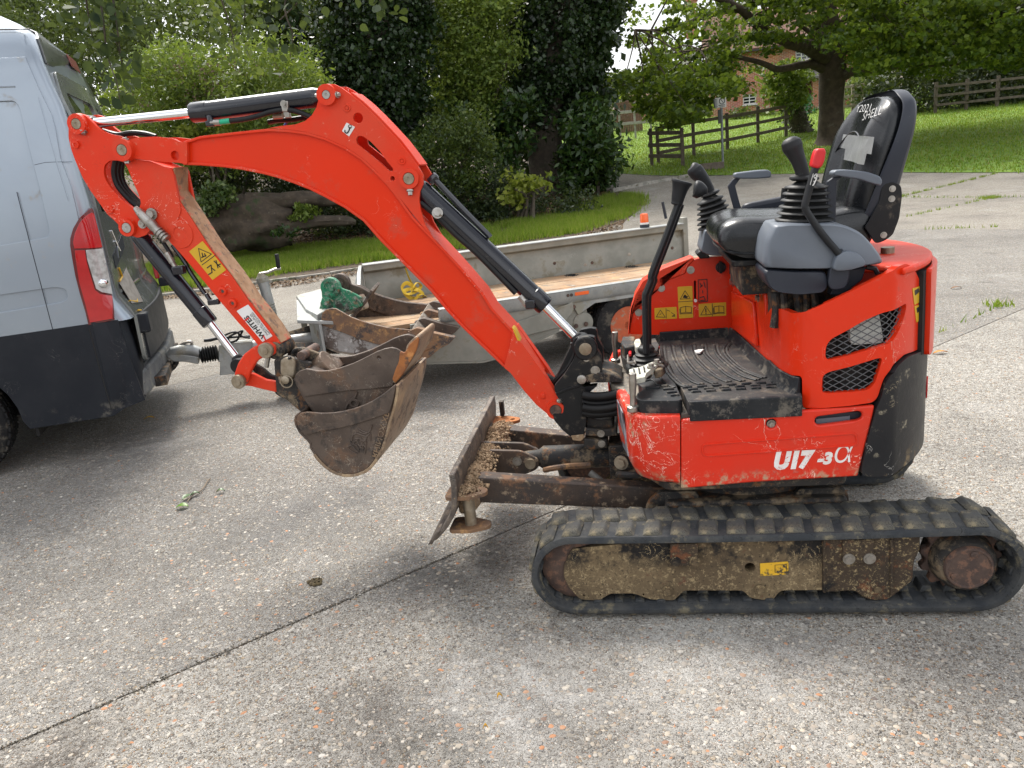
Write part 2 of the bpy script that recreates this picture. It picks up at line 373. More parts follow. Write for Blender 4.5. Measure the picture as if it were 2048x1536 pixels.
def rr2(w, h, r, n=4):
    "rounded rectangle in 2D, centred"
    out = []
    for cx, cy, a0 in ((w/2-r, h/2-r, 0), (-w/2+r, h/2-r, 90), (-w/2+r, -h/2+r, 180), (w/2-r, -h/2+r, 270)):
        for i in range(n+1): a = math.radians(a0+90*i/n); out.append((cx+r*math.cos(a), cy+r*math.sin(a)))
    return out
# ================================================================ MINI EXCAVATOR
EX = thing('mini_excavator', (.80, .62, 0), 'red mini digger on black rubber tracks with open seat, standing on the concrete yard', 'excavator')
def slot(a, b, r, y, n=6):
    "stadium hole between two photo points in plane y; r in metres"
    a, b = P(*a, y=y), P(*b, y=y); d = (b-a).normalized(); up = Vector((-d.z, 0, d.x)); out = []
    for c, s in ((b, 1), (a, -1)):
        for i in range(n+1):
            t = math.pi*(i/n-.5); out.append(c+d*(s*r*math.cos(t))+up*(s*r*math.sin(t)))
    return out
def hole(p, r, y, n=12): return circ(P(*p, y=y), YV, r, n)
# ---- crawler tracks
TL, TH, TB = 1.605, .335, .026
def track_path(n_end=18, n_st=20, off=0):
    r = TH/2-off; out = []
    c0, c1 = TH/2, TL-TH/2
    for i in range(n_st): out.append(Vector((lerp(c0, c1, i/n_st), 0, off)))
    for i in range(n_end): a = -math.pi/2+math.pi*i/n_end; out.append(Vector((c1+r*math.cos(a), 0, TH/2+r*math.sin(a))))
    for i in range(n_st): x = lerp(c1, c0, i/n_st); out.append(Vector((x, 0, TH-off-.006*math.sin(math.pi*i/n_st))))
    for i in range(n_end): a = math.pi/2+math.pi*i/n_end; out.append(Vector((c0+r*math.cos(a), 0, TH/2+r*math.sin(a))))
    return out
LUGH = .020
def belt(y0):
    po = track_path(off=LUGH); pi_ = track_path(off=LUGH+TB)
    prof = [(.006, 0), (0, .35), (0, .8), (.012, 1), (.218, 1), (.23, .8), (.23, .35), (.224, 0)]
    V, Fc = [], []; n = len(prof); m = len(po)
    for a, b in zip(po, pi_):
        for y, t in prof: q = a.lerp(b, t); V.append(Vector((q.x, y0+y, q.z)))
    for i in range(m):
        for k in range(n): a, b = i*n+k, i*n+(k+1) % n; c = (i+1) % m*n; Fc.append((a, b, c+(k+1) % n, c+k))
    return V, Fc
def along(path, s):
    n = len(path); tot = 0
    for i in range(n):
        a, b = path[i], path[(i+1) % n]; l = (b-a).length
        if s < tot+l: q = a.lerp(b, (s-tot)/l); t = (b-a).normalized(); return q, t
        tot += l
    return path[0], (path[1]-path[0]).normalized()
def make_track(y0):
    B = mk('track_belt', belt(y0), RUB, EX, 0, 50); recalc(B); B.data.set_sharp_from_angle(angle=math.radians(50))
    po = track_path(off=LUGH+.002); per = sum((po[(i+1) % len(po)]-po[i]).length for i in range(len(po)))
    NP = 38; og = ORG[B.name]
    def lugmesh(w, skew, seed):
        r_ = random.Random(seed)
        z0, z1 = 0, LUGH; secs = []
        pts0 = [(-.034, -w/2), (.034, -w/2), (.034+skew, w/2), (-.034+skew, w/2)]
        pts1 = [(-.022, -w/2+.008), (.022, -w/2+.008), (.022+skew, w/2-.004), (-.022+skew, w/2-.004)]
        V = [Vector((a, b, z0)) for a, b in pts0]+[Vector((a+r_.uniform(-.006, .006), b+r_.uniform(-.005, .005), z1+r_.uniform(-.009, .0))) for a, b in pts1]
        return V, [(3, 2, 1, 0), (4, 5, 6, 7), (0, 1, 5, 4), (1, 2, 6, 5), (2, 3, 7, 6), (3, 0, 4, 7)]
    protos = []
    for k in range(16):
        o = mk('track_lug', lugmesh(.098, .010 if k % 2 else -.010, k), RUBL, None, .004, 40); o.parent = B; protos.append(o)
    used = set()
    for i in range(NP):
        for row in (0, 1):
            s = (i+.5*row)*per/NP; q, t = along(po, s); nrm = Vector((t.z, 0, -t.x))
            k = row+2*(i*5 % 8)
            src = protos[k]
            o = src if k not in used else src.copy()
            if k in used: COL.objects.link(o)
            used.add(k); o.parent = B
            yc = y0+(.062 if row == 0 else .168)
            o.matrix_local = Matrix((t, YV if True else YV, nrm)).transposed().to_4x4(); o.matrix_local = Matrix.Translation(Vector((q.x, yc, q.z))-og) @ Matrix(((t.x, 0, nrm.x), (t.y, 1, nrm.y), (t.z, 0, nrm.z))).to_4x4()
    pin = track_path(off=LUGH+TB-.002); peri = sum((pin[(i+1) % len(pin)]-pin[i]).length for i in range(len(pin)))
    g = None; NT = 46
    for i in range(NT):
        q, t = along(pin, i*peri/NT); nrm = Vector((-t.z, 0, t.x))
        if g is None:
            V = [Vector((a*s_, b, c)) for c, s_ in ((0, 1), (.026, .62)) for a, b in ((-.021, -.034), (.021, -.034), (.021, .034), (-.021, .034))]
            V2 = V+[Vector((v.x*.9, v.y*.6-.062, v.z*.45)) for v in V]
            f = [(3, 2, 1, 0), (4, 5, 6, 7), (0, 1, 5, 4), (1, 2, 6, 5), (2, 3, 7, 6), (3, 0, 4, 7)]
            g = mk('guide_tooth', (V2, f+[tuple(i+8 for i in q_) for q_ in f]), RUB, None, .003); o = g
        else: o = g.copy(); COL.objects.link(o)
        o.parent = B
        o.matrix_local = Matrix.Translation(Vector((q.x, y0+.115, q.z))-og) @ Matrix(((t.x, 0, nrm.x), (t.y, 1, nrm.y), (t.z, 0, nrm.z))).to_4x4()
    return B
make_track(0.0)
# ---- track frame, seen side (worn) ; the far side repeats it mirrored
def frame_side(ys, dy, s):
    Y = lambda pts: [Vector((p.x, ys, p.z)) for p in PL(pts, .040)]
    up = [(1143, 1098), (1128, 1132), (1127, 1152), (1138, 1175), (1161, 1199), (1198, 1201), (1221, 1187), (1268, 1187), (1301, 1199), (1348, 1201), (1368, 1181), (1486, 1181), (1501, 1196), (1533, 1201), (1546, 1199), (1561, 1181), (1648, 1180), (1648, 1070), (1300, 1082)]
    hl = [circ(Vector((q.x, ys, q.z)), YV, .018, 12) for q in [P(1500, 1135, y=.04)]]
    hl += [circ(Vector((q.x, ys, q.z)), YV, .004, 6) for q in [P(1168, 1191, y=.04), P(1201, 1190, y=.04), P(1287, 1189, y=.04)]]
    a = slabo('track_frame', fillet(Y(up), .012, 3), (0, s*.15, 0), TFR, EX, hl, .004)
    up2 = [(1647, 1076), (1647, 1181), (1708, 1178), (1722, 1190), (1740, 1197), (1770, 1197), (1786, 1187), (1823, 1158), (1826, 1120), (1838, 1095), (1838, 1066), (1740, 1072)]
    b = slabo('frame_rear_plate', fillet([p-YV*(s*.012) for p in Y(up2)], .010, 3), (0, s*.16, 0), TFRB, EX, (), .005)
    rib = Y([(1777, 1074), (1784, 1074), (1784, 1186), (1777, 1188)]); mk('frame_rib', slab([p-YV*(s*.018) for p in rib], (0, s*.03, 0)), TFRB, b, .003)
    rib = Y([(1644, 1076), (1650, 1076), (1650, 1181), (1644, 1181)]); mk('frame_rib', slab([p-YV*(s*.016) for p in rib], (0, s*.03, 0)), TFRB, b, .003)
    for q4, bl in (([(1340, 1082), (1395, 1081), (1395, 1126), (1340, 1127)], [(1350, 1117), (1388, 1116)]), ([(1682, 1074), (1744, 1073), (1744, 1120), (1682, 1121)], [(1694, 1111), (1735, 1110)])):
        pl = slabo('roller_bracket', [p-YV*(s*.022) for p in Y(q4)], (0, s*.03, 0), TFRB, EX, (), .003)
        for q in bl: bolt(pl, Y([q])[0]-YV*(s*.022), (0, -s, 0), .013, .010, TFR if s < 0 or q4[0][0] < 1500 else STEEL)
    for q in ((1335, 1190), (1520, 1192), (1752, 1190)):
        c = Y([q])[0]; c.z = .046+.046
        r = mk('track_roller', lathe(c+YV*(s*.012), (0, s, 0), [(0, .030), (.004, .044), (.03, .046), (.034, .038), (.10, .038), (.105, .046), (.14, .044)], 22), HUB, EX)
        bolt(r, c-YV*(s*.006), (0, -s, 0), .012, .012, TFR)
    idl = mk('idler_wheel', lathe((.165, ys+s*.01, .168), (0, s, 0), [(0, .03), (0, .09), (.012, .113), (.06, .113), (.064, .10), (.1, .10), (.104, .113), (.15, .113)], 30), HUB, EX)
    cx = 1.4225; r0, r1 = .105, .125; prof = []
    for i in range(13*4):
        a = 2*math.pi*i/(13*4); rr = r1 if i % 4 in (0, 1) else r0; prof.append(Vector((cx+rr*math.cos(a), ys+s*.05, .168+rr*math.sin(a))))
    slabo('drive_sprocket', prof, (0, s*.03, 0), HUB, EX, (), .004)
    mk('hub_drum', lathe((cx, ys+s*.055, .168), (0, -s, 0), [(-.06, .102), (0, .102), (.01, .098), (.05, .093), (.065, .082)], 32), BLACKD, EX)
    cap = mk('hub_cap', lathe((cx, ys, .168), (0, -s, 0), [(-.02, .074), (.018, .074), (.024, .070), (.024, .064), (.021, .062), (.021, .004)], 32), HUB, EX)
    for da in (1.35, 3.7):
        c = Vector((cx+.05*math.cos(da), ys-s*.021, .168+.05*math.sin(da))); mk('drain_plug', join(lathe(c, (0, -s, 0), [(0, .012), (.004, .012), (.005, .009)], 12), lathe(c-YV*(s*.0), (0, -s, 0), [(0, .005), (.0065, .004)], 6)), HUB, cap)
frame_side(.040, .15, 1)
mk('yellow_decal', slab(PL([(1520, 1127), (1577, 1123), (1577, 1149), (1521, 1152)], .038), (0, .001, 0)), M('chipped_decal', (.75, .45, .02), (.70, .40, .02), 20, .6, dirt=[((.04, .035, .03), .47, 30)]), EX)
q_ = PL([(1550, 1130), (1573, 1129), (1573, 1144), (1550, 1145)], .0372); mk('decal_print', join(*[tube([q_[i], q_[(i+1) % 4]], .0008, 4) for i in range(4)]), INK, EX)
# far track: same belt and frame shifted across the gauge
B2 = make_track(1.01)
frame_side(1.20, .15, -1)
# ---- undercarriage centre
mk('car_body', join(box((.80, .62, .275), (.62, .78, .10)), box((.80, .62, .20), (.42, .80, .10))), BLACKD, EX, .012)
mk('slewing_ring', lathe((.80, .62, .32), (0, 0, 1), [(0, .34), (.055, .34), (.06, .31), (.12, .31)], 48), BLACKD, EX)
for a in np.linspace(-2.6, -.5, 9): bolt(EX, (.80+.33*math.cos(a), .62+.33*math.sin(a), .375), (0, 0, 1), .010, .012, BLACKD, 'ring_bolt', False)
fr = mk('slew_frame_plate', slab(fillet([Vector((.50, .16, .405)), Vector((1.08, .16, .405)), Vector((1.13, .30, .405)), Vector((1.13, .95, .405)), Vector((.42, .95, .405)), Vector((.42, .30, .405))], .03), (0, 0, .03)), BLACKD, EX, .004)
for q4 in ([(1298, 1003), (1318, 985), (1390, 982), (1400, 996), (1400, 1020), (1290, 1020)], [(1590, 990), (1600, 978), (1688, 975), (1698, 992), (1698, 1012), (1590, 1014)]):
    slabo('step_guard', fillet(PL(q4, .27), .01), (0, .03, 0), BLACKD, EX, (), .004)
# ---- dozer blade and its arms
bn = [(897, 950), (902, 978), (901, 1022), (893, 1042), (880, 1062), (862, 1082)]
prof = [P(a, b, y=.125) for a, b in bn]; zs = [p.z for p in prof]; xs = [p.x for p in prof]
cv = cr([Vector((x, 0, z)) for x, z in zip(xs, zs)], 4)
V, Fc = [], []
outline = [p for p in cv]+[p+Vector((.022, 0, .003)) for p in reversed(cv)]
secs = [[Vector((p.x-.026*t, .125+.99*t, p.z-.016*t)) for p in outline] for t in np.linspace(0, 1, 8)]
bl = lofto('dozer_blade', secs, BLADE, EX, .004)
mk('cutting_edge', loft([[Vector((p.x-.026*t-.012, .120+1.0*t, p.z-.016*t)) for p in (cv[-1]+Vector((0, 0, -.012)), cv[-5]+Vector((0, 0, 0)), cv[-5]+Vector((.012, 0, 0)), cv[-1]+Vector((.016, 0, -.012)))] for t in (0, 1)]), BLADE, bl, .002)
def bracket(yc, dz, m):
    zt, zb = .405+dz, .275+dz; bx = xs[3]+.02
    for z in (zt, zb):
        slabo('pin_bracket', fillet([Vector((bx-.02, yc-.05, z)), Vector((bx+.06, yc-.055, z)), Vector((bx+.13, yc-.02, z)), Vector((bx+.13, yc+.02, z)), Vector((bx+.05, yc+.06, z)), Vector((bx-.02, yc+.06, z))], .02), (0, 0, .014), m, EX, [circ((bx+.095, yc, z), ZV, .012, 10)] if z == zt else (), .002)
    mk('bracket_pin', join(cyl((bx+.055, yc, zb-.005), (bx+.055, yc, zt+.005), .022, 16)), PINM, EX)
bracket(.185, 0, RUSTB); bracket(1.04, -.02, RUST)
mk('stop_tab', box((xs[0]+.03, 1.09, .44), (.02, .03, .07)), BLACKD, EX, .002)
def beam(name, a, b, w0, h0, w1, h1, m, tip=0):
    a, b = Vector(a), Vector(b); t = (b-a).normalized(); sd_ = t.cross(ZV).normalized(); u = sd_.cross(t)
    f = lambda p, w_, h_: [p+sd_*w_/2+u*h_/2, p-sd_*w_/2+u*h_/2, p-sd_*w_/2-u*h_/2, p+sd_*w_/2-u*h_/2]
    return lofto(name, [f(a, w0, h0), f(lerp(a, b, .5), (w0+w1)/2, (h0+h1)/2), f(b, w1, h1)], m, EX, .006)
beam('blade_arm', (xs[2]+.03, .33, .375), (.62, .40, .265), .07, .105, .06, .085, ARMM)
beam('blade_arm', (xs[2]+.00, .92, .365), (.62, .84, .265), .07, .105, .06, .085, ARMM)
bx = xs[2]
for yy in (.575, .665):
    slabo('cylinder_lug', fillet([Vector((bx, yy, .43)), Vector((bx+.20, yy, .415)), Vector((bx+.27, yy, .375)), Vector((bx+.265, yy, .335)), Vector((bx+.22, yy, .315)), Vector((bx, yy, .27))], .02), (0, .018, 0), ARMM, EX, (), .003)
mk('cylinder_pin', cyl((bx+.235, .56, .362), (bx+.235, .70, .362), .022, 16), PINM, EX); bolt(EX, (bx+.18, .575, .372), (0, -1, 0), .013, .01)
pcy = Vector((bx+.235, .628, .362)); rear = Vector((.62, .628, .36)); dcy = (rear-pcy).normalized()
mk('blade_cylinder', join(lathe(pcy, dcy, [(-.03, .012), (-.03, .03), (.03, .036), (.05, .05), (.20, .05), (.36, .048)], 20)), BLACKD, EX)
mk('cylinder_guard', box((.345, .60, .365), (.115, .15, .15)), BLACKD, EX, .004)
mk('cylinder_hose', tube(cr([(bx+.29, .57, .33), (bx+.33, .55, .345), (bx+.40, .55, .352), (bx+.48, .56, .35)], 6), .012, 8), RUSTB, EX)
mk('grey_hose', tube(cr([P(1180, 945, y=.50), P(1205, 965, y=.48), P(1228, 990, y=.46), P(1250, 994, y=.46), P(1266, 983, y=.46), P(1274, 965, y=.48)], 6), .0135, 10), M('grey_hose', (.11, .11, .10), (.14, .13, .115), 20, .6), EX)
mk('towing_eye', ring(P(1268, 948, y=.40), (.05, .35, 1), .058, .013, 24, 8), BLACKD, EX)
bolt(EX, P(1243, 925, y=.44), (-.3, -1, .1), .019, .02, PINM)
# soil caked on the back of the blade: lumpy stuff
def heap(name, c, s, n, m, parent, r=(.003, .011)):
    V, Fc = [], []
    for i in range(n):
        a, b = rng.normal(0, 1, 2)*.45; rr = random.uniform(*r)
        p = Vector(c)+Vector((a*s[0], b*s[1], s[2]*max(0, 1-(a*a+b*b))*random.uniform(.3, 1)))
        q = Matrix.Rotation(random.uniform(0, 6), 3, Vector((random.random(), random.random(), random.random()+.1)))
        k = len(V); pts = [(1, 0, 0), (-1, 0, 0), (0, 1, 0), (0, -1, 0), (0, 0, .8), (0, 0, -.8)]
        V += [p+q @ (Vector(x)*rr*random.uniform(.7, 1.2)) for x in pts]
        Fc += [tuple(k+i for i in t) for t in ((0, 2, 4), (2, 1, 4), (1, 3, 4), (3, 0, 4), (2, 0, 5), (1, 2, 5), (3, 1, 5), (0, 3, 5))]
    o = mk(name, (V, Fc), m, parent, 0, 30); tag(o, kind='stuff'); return o
dz = [P(930, 1000, y=.40), P(955, 940, y=.62), P(975, 895, y=.85)]
slabo('soil_bed', fillet([Vector((bx+.0, .22, .395)), Vector((bx+.06, .24, .395)), Vector((bx+.09, .40, .40)), Vector((bx+.07, .60, .405)), Vector((bx+.10, .80, .40)), Vector((bx+.08, 1.0, .39)), Vector((bx-.02, 1.02, .39))], .03), (0, 0, -.09), DIRTM, EX, (), .01)
heap('caked_soil', (bx+.045, .36, .395), (.055, .16, .045), 1100, DIRTM, EX)
heap('caked_soil', (bx+.045, .60, .40), (.06, .15, .03), 900, DIRTM, EX)
heap('caked_soil', (bx+.055, .85, .395), (.06, .17, .04), 1000, DIRTM, EX)
heap('caked_soil', (bx+.05, .19, .418), (.05, .05, .02), 300, DIRTM, EX, (.002, .008))
# ---- upper structure: vertical walls follow one plan curve
RC = Vector((.79, .62, 0)); RR = .64
def plan(off=0):
    pts = [(.82, 1.02), (.843, .86), (.866, .62), (.885, .42)]
    pts += [(.888+.02*0, .36), (.897, .27), (.918, .195), (.95, .145), (1.0, .125), (1.08, .118)]
    a0 = math.atan2(.116-.62, 1.17-.79)
    pts += [(RC.x+RR*math.cos(a), RC.y+RR*math.sin(a)) for a in np.linspace(-.87, 1.0, 40)]
    return pts
WP = [Vector((a, b, 0)) for a, b in plan()]
WU = [0]
for a, b in zip(WP, WP[1:]): WU.append(WU[-1]+(b-a).length)
def wall_hit(px, py):
    v = ray(px, py); best = None
    for i in range(len(WP)-1):
        a, b = WP[i], WP[i+1]; d = b-a; n = Vector((d.y, -d.x, 0)); den = v.dot(n)
        if abs(den) < 1e-9: continue
        t = (a-CAM).dot(n)/den; q = CAM+v*t; s = (q-a).dot(d)/d.dot(d)
        if t > 0 and -.02 <= s <= 1.02 and (best is None or t < best[0]) and den < 0: best = (t, WU[i]+s*d.length, q.z)
    if best is None:   # past the silhouette: use the silhouette edge itself
        k = min(range(len(WP)), key=lambda i: (pr(WP[i]+Vector((0, 0, CAM.z+v.z*3)))[0]-px)**2)
        j = max(range(len(WP)), key=lambda i: pr((WP[i].x, WP[i].y, .8))[0]); q = WP[j]
        dd = math.hypot(q.x-CAM.x, q.y-CAM.y)/math.hypot(v.x, v.y); return (WU[j], CAM.z+v.z*dd)
    return best[1], best[2]
def wall_pt(u, z, off=0):
    u = min(max(u, 0), WU[-1]-1e-6)
    i = max(k for k in range(len(WU)-1) if WU[k] <= u); a, b = WP[i], WP[i+1]; d = (b-a)
    q = a+d*((u-WU[i])/d.length); na = Vector((d.y, -d.x, 0)).normalized()
    return Vector((q.x, q.y, z))+na*off
def wall_panel(name, px, m, parent, holes=(), thick=.02, off=0, bev=.005, uv=False, rnd=.015, step=.025):
    cv = lambda pts: [Vector((a[0], a[1], 0)) for a in ([wall_hit(*p) for p in pts] if not uv else pts)]
    loops = [fillet(cv(px), rnd, 3)]+[fillet(cv(h), .02, 3) for h in holes]
    flat = [p for l in loops for p in l]
    bm = bmesh.new(); bv = [bm.verts.new(p) for p in flat]
    for t in fill(loops):
        try: bm.faces.new([bv[i] for i in t])
        except ValueError: pass
    us = [v.co.x for v in bv]; u = math.floor(min(us)/step)*step+step
    while u < max(us):
        bmesh.ops.bisect_plane(bm, geom=bm.verts[:]+bm.edges[:]+bm.faces[:], plane_co=(u, 0, 0), plane_no=(1, 0, 0), dist=1e-5); u += step
    bm.verts.index_update()
    Vs = [wall_pt(v.co.x, v.co.y, off) for v in bm.verts]; Vi = [wall_pt(v.co.x, v.co.y, off-thick) for v in bm.verts]; n = len(Vs)
    Fs = [tuple(v.index for v in f.verts) for f in bm.faces]
    Fi = [tuple(i+n for i in reversed(f)) for f in Fs]; side = []
    for e in bm.edges:
        if len(e.link_faces) == 1: a, b = e.verts[0].index, e.verts[1].index; side.append((a, b, b+n, a+n))
    bm.free()
    o = mk(name, (Vs+Vi, Fs+Fi+side), m, parent, bev, 40); recalc(o); o.data.set_sharp_from_angle(angle=math.radians(40)); return o
C4 = lambda pts: crp(pts, 4, 1500, 480)
eng = [(1542, 616), (1565, 618), (1587, 627), (1610, 624), (1640, 611), (1725, 571), (1795, 533), (1812, 527), (1825, 533), (1840, 562), (1847, 655), (1846, 691), (1808, 709), (1785, 730), (1767, 757), (1755, 795), (1745, 805), (1605, 815), (1604, 752), (1567, 747), (1527, 712), (1525, 640)]
vent1 = [(1650, 722), (1652, 692), (1662, 678), (1725, 643), (1765, 625), (1814, 605), (1810, 630), (1797, 665), (1780, 687)]
vent2 = [(1642, 787), (1645, 752), (1657, 744), (1767, 713), (1750, 767), (1737, 780)]
EC = wall_panel('engine_cover', eng, RED_WORN if 0 else RED, EX, [vent1, vent2], .022, 0, .006)
for vt in (vent1, vent2):
    L2 = [Vector((*wall_hit(*p), 0)) for p in vt]
    u0, u1 = min(p.x for p in L2)+.0, max(p.x for p in L2); z0, z1 = min(p.y for p in L2), max(p.y for p in L2)
    def inside(u, z):
        c = False
        for i in range(len(L2)):
            a, b = L2[i-1], L2[i]
            if (a.y > z) != (b.y > z) and u < (b.x-a.x)*(z-a.y)/(b.y-a.y)+a.x: c = not c
        return c
    parts = []; pit = .0185
    for sg in (1, -1):
        k = -60
        while k < 90:
            seg_ = []; c0 = u0+k*pit*1.0
            for j in range(61):
                z = z0+(z1-z0)*j/60; u = c0+sg*(z-z0)*1.75
                if inside(u, z): seg_.append(wall_pt(u, z, -.014))
                else:
                    if len(seg_) > 1: parts.append(tube(seg_[::5]+([seg_[-1]] if (len(seg_)-1) % 5 else []), .0016, 4, False))
                    seg_ = []
            if len(seg_) > 1: parts.append(tube(seg_[::5]+[seg_[-1]], .0016, 4, False))
            k += 2
    mk('vent_mesh', join(*parts), M('mesh_wire_grey', (.09, .095, .10), None, rough=.5), EC)
wall_panel('radiator_dark', [(1615, 795), (1635, 640), (1720, 590), (1835, 570), (1838, 680), (1790, 712), (1745, 795)], DARKIN, EX, (), .01, -.06, 0)
wall_panel('air_filter_box', [(1706, 632), (1765, 626), (1775, 690), (1708, 694)], M('pale_grey_casing', (.34, .35, .33), (.44, .45, .42), 40, .8, bump=.3), EX, (), .02, -.028, .006)
mk('core_block', slab([Vector((p.x*.97+.02, p.y*.9+.06, .70)) for p in WP[9:]]+[Vector((.92, 1.0, .70)), Vector((.92, .3, .70))], (0, 0, .22)), DARKIN, EX)
mk('core_block', slab([Vector((p.x*.97+.02, p.y*.9+.06, .46)) for p in WP[9:]]+[Vector((.5, 1.0, .46)), Vector((.5, .22, .46))], (0, 0, .2)), DARKIN, EX)
# counterweight
cw = [(1846, 694), (1808, 712), (1787, 732), (1770, 758), (1758, 797), (1750, 815), (1735, 866), (1717, 950), (1764, 951), (1808, 934), (1834, 911), (1848, 850), (1856, 740)]
uvs = [wall_hit(*p) for p in cw[:9]]; ue = WU[-1]-.05
zt, zb = wall_hit(1846, 694)[1], .452
poly = uvs+[(wall_hit(1808, 934)[0], zb+.008), (wall_hit(1830, 905)[0], zb+.01), (ue, zb+.015), (ue, zt), (wall_hit(1846, 694)[0]+.05, zt)]
CW = wall_panel('counterweight', poly, CWT, EX, (), .06, .012, .02, True, .03)
rd = [wall_hit(1846, 800), wall_hit(1846, 855)]
u_ = wall_hit(1843, 830)[0]+.0
mk('red_reflector', (lambda c, n, t: slab([c+t*(.020*math.cos(a))+ZV*(.040*math.sin(a)) for a in np.linspace(0, 2*math.pi, 16, endpoint=False)], n*.004))(wall_pt(u_, .655, .012), (wall_pt(u_, .6, .02)-wall_pt(u_, .6, 0)).normalized(), (wall_pt(u_+.01, .6)-wall_pt(u_, .6)).normalized()), M('red_reflector', (.6, .02, .02), rough=.3), CW)
# bonnet lid and rear door (red)
lid = [P(1771, 531, z=1.118)]+[wall_pt(u, 1.118, .014) for u in np.linspace(wall_hit(1800, 530)[0], ue, 16)]+[Vector((1.10, 1.05, 1.118)), Vector((1.06, .62, 1.118)), Vector((1.10, .25, 1.118))]
slabo('bonnet_lid', lid, (0, 0, -.022), RED_FADE, EX, (), .008)
mk('bonnet_bolt', join(lathe(P(1775, 506, z=1.118), ZV, [(0, .022), (.02, .022), (.021, .014)], 16)), PINM, EX)
uA = wall_hit(1836, 560)[0]+.035
wall_panel('rear_door', [(uA, 1.09), (ue, 1.09), (ue, .80), (uA+.02, .80), (uA+.015, .95)], RED, EX, (), .016, .028, .006, True, .02)
wall_panel('door_seal', [(uA-.025, 1.085), (uA+.03, 1.085), (uA+.04, .81), (uA-.01, .81)], DARKIN, EX, (), .02, .013, .002, True, .005)
for a, b in (((1824, 577), (1838, 572)), ((1828, 612), (1841, 608))):
    wall_panel('warning_label', [(a[0], a[1]), (b[0]+1, b[1]), (b[0]+3, b[1]+30), (a[0]+4, a[1]+33)], YEL, EX, (), .001, .0015, 0, rnd=.003)
    wall_panel('label_print', [(a[0]+4, a[1]+4), (b[0]-2, b[1]+4), (b[0]-1, b[1]+12), (a[0]+5, a[1]+14)], INK, EX, (), .001, .0022, 0, rnd=.001)
# lower side skirt with slot and bolt hole; rounded front corner piece
Y0 = .118
sk_ = [(1362, 840), (1603, 822), (1750, 811), (1745, 835), (1716, 953), (1507, 965), (1362, 978)]
SKT = slabo('side_skirt', PL(sk_, Y0), (0, .022, 0), RED_WORN, EX, [hole((1543, 848), .0165, Y0, 16), slot((1640, 842), (1715, 832), .0155, Y0, 6)], .006)
mk('slot_backing', slab(PL([(1622, 852), (1735, 842), (1735, 822), (1622, 830)], Y0+.03), (0, .01, 0)), GREYD, EX)
mk('slot_bar', slab(PL([(1632, 848), (1700, 842), (1700, 832), (1632, 838)], Y0+.024), (0, .006, 0)), GREY, EX)
bolt(EX, P(1543, 848, y=Y0+.02), (0, -1, 0), .010, .01)
mk('hole_backing', slab(PL([(1525, 835), (1562, 832), (1562, 862), (1525, 865)], Y0+.035), (0, .006, 0)), DARKIN, EX)
# pressed groove: a raised rim round a long panel
gr = fillet(PL([(1404, 889), (1712, 866), (1715, 890), (1406, 912)], Y0), .018, 4)
mk('pressed_rim', join(*[tube([gr[i]-YV*.0005, gr[(i+1) % len(gr)]-YV*.0005], .0042, 6) for i in range(len(gr))]), RED_WORN, SKT)
def corner_sec(z, ins, zi):
    r = .11; x0, yb = .375+ins, Y0+ins*1.0; out = []
    out.append(Vector((.545, yb, z)))
    for i in range(9):
        a = math.radians(-90-78*i/8); out.append(Vector((x0+r+r*math.cos(a)+.015*0, yb+r+r*math.sin(a), z)))
    out += [Vector((x0-.018, .32, z)), Vector((x0-.040, .46, z)), Vector((x0-.015, .465, z)), Vector((x0+.02, .30, z)), Vector((.545, .40, z))]
    return out
x1362t, x1362b = P(1362, 840, y=Y0), P(1362, 978, y=Y0)
lv = [(.436, .055), (.441, .035), (.455, .018), (.49, .006), (.54, 0), (.66, 0), (.683, .002), (.690, .008)]
secs = []
for z, ins in lv:
    s_ = corner_sec(z, ins, 0); s_[0] = Vector((x1362t.x+(x1362b.x-x1362t.x)*((.69-z)/.25)-.002, Y0+(0 if z > .45 else ins*.3), z)); s_[-1] = Vector((s_[0].x, .40, z)); secs.append(s_)
lofto('front_corner', secs, RED_WORN, EX, .004, 40)
fd = [Vector((.371, .26, .665)), Vector((.349, .42, .665)), Vector((.360, .42, .48)), Vector((.382, .26, .50))]
mk('front_decal', slab([p+Vector((-.012, -.004, 0)) for p in fd], (.004, 0, 0)), M('silver_black_decal', (.03, .03, .035), (.35, .36, .40), 12, .4), EX)
# model lettering on the skirt
xdir = (P(1715, 930, y=Y0)-P(1545, 938, y=Y0)).normalized()
text('model_lettering', 'U17', P(1546, 937, y=Y0-.0008), xdir, ZV, .078, INKW, EX, .0005, .25, bold=.0055, wide=.86)
text('model_lettering', '-3', P(1634, 928, y=Y0-.0008), xdir, ZV, .054, INKW, EX, .0005, .22, bold=.003)
text('model_lettering', '\u03b1', P(1663, 926, y=Y0-.0008), xdir, ZV, .110, INKW, EX, .0005, .22, bold=-.0005, wide=.85)
# ---- floor: deck plate, mats with ribs
ZM = .738
deck = [Vector((.44, .16, .688)), Vector((.95, .14, .688)), Vector((1.0, .3, .688)), Vector((.88, 1.06, .688)), Vector((.36, 1.06, .688)), Vector((.30, .80, .688)), Vector((.315, .55, .688)), Vector((.365, .44, .688)), Vector((.385, .26, .688))]
slabo('deck_plate', deck, (0, 0, -.03), M('dusty_deck_steel', (.26, .22, .17), (.16, .14, .12), 14, .8, bump=.2, bsc=60, dirt=[((.05, .05, .05), .42, 9)]), EX, (), .004)
slabo('deck_edge', [Vector((.29, .80, .695)), Vector((.31, 1.06, .695)), Vector((.40, 1.09, .695)), Vector((.9, 1.09, .695)), Vector((.9, 1.06, .695)), Vector((.42, 1.06, .695)), Vector((.335, 1.03, .695)), Vector((.315, .80, .695))], (0, 0, -.24), RED, EX, (), .006)
zt_ = P(1500, 789, y=.115).z
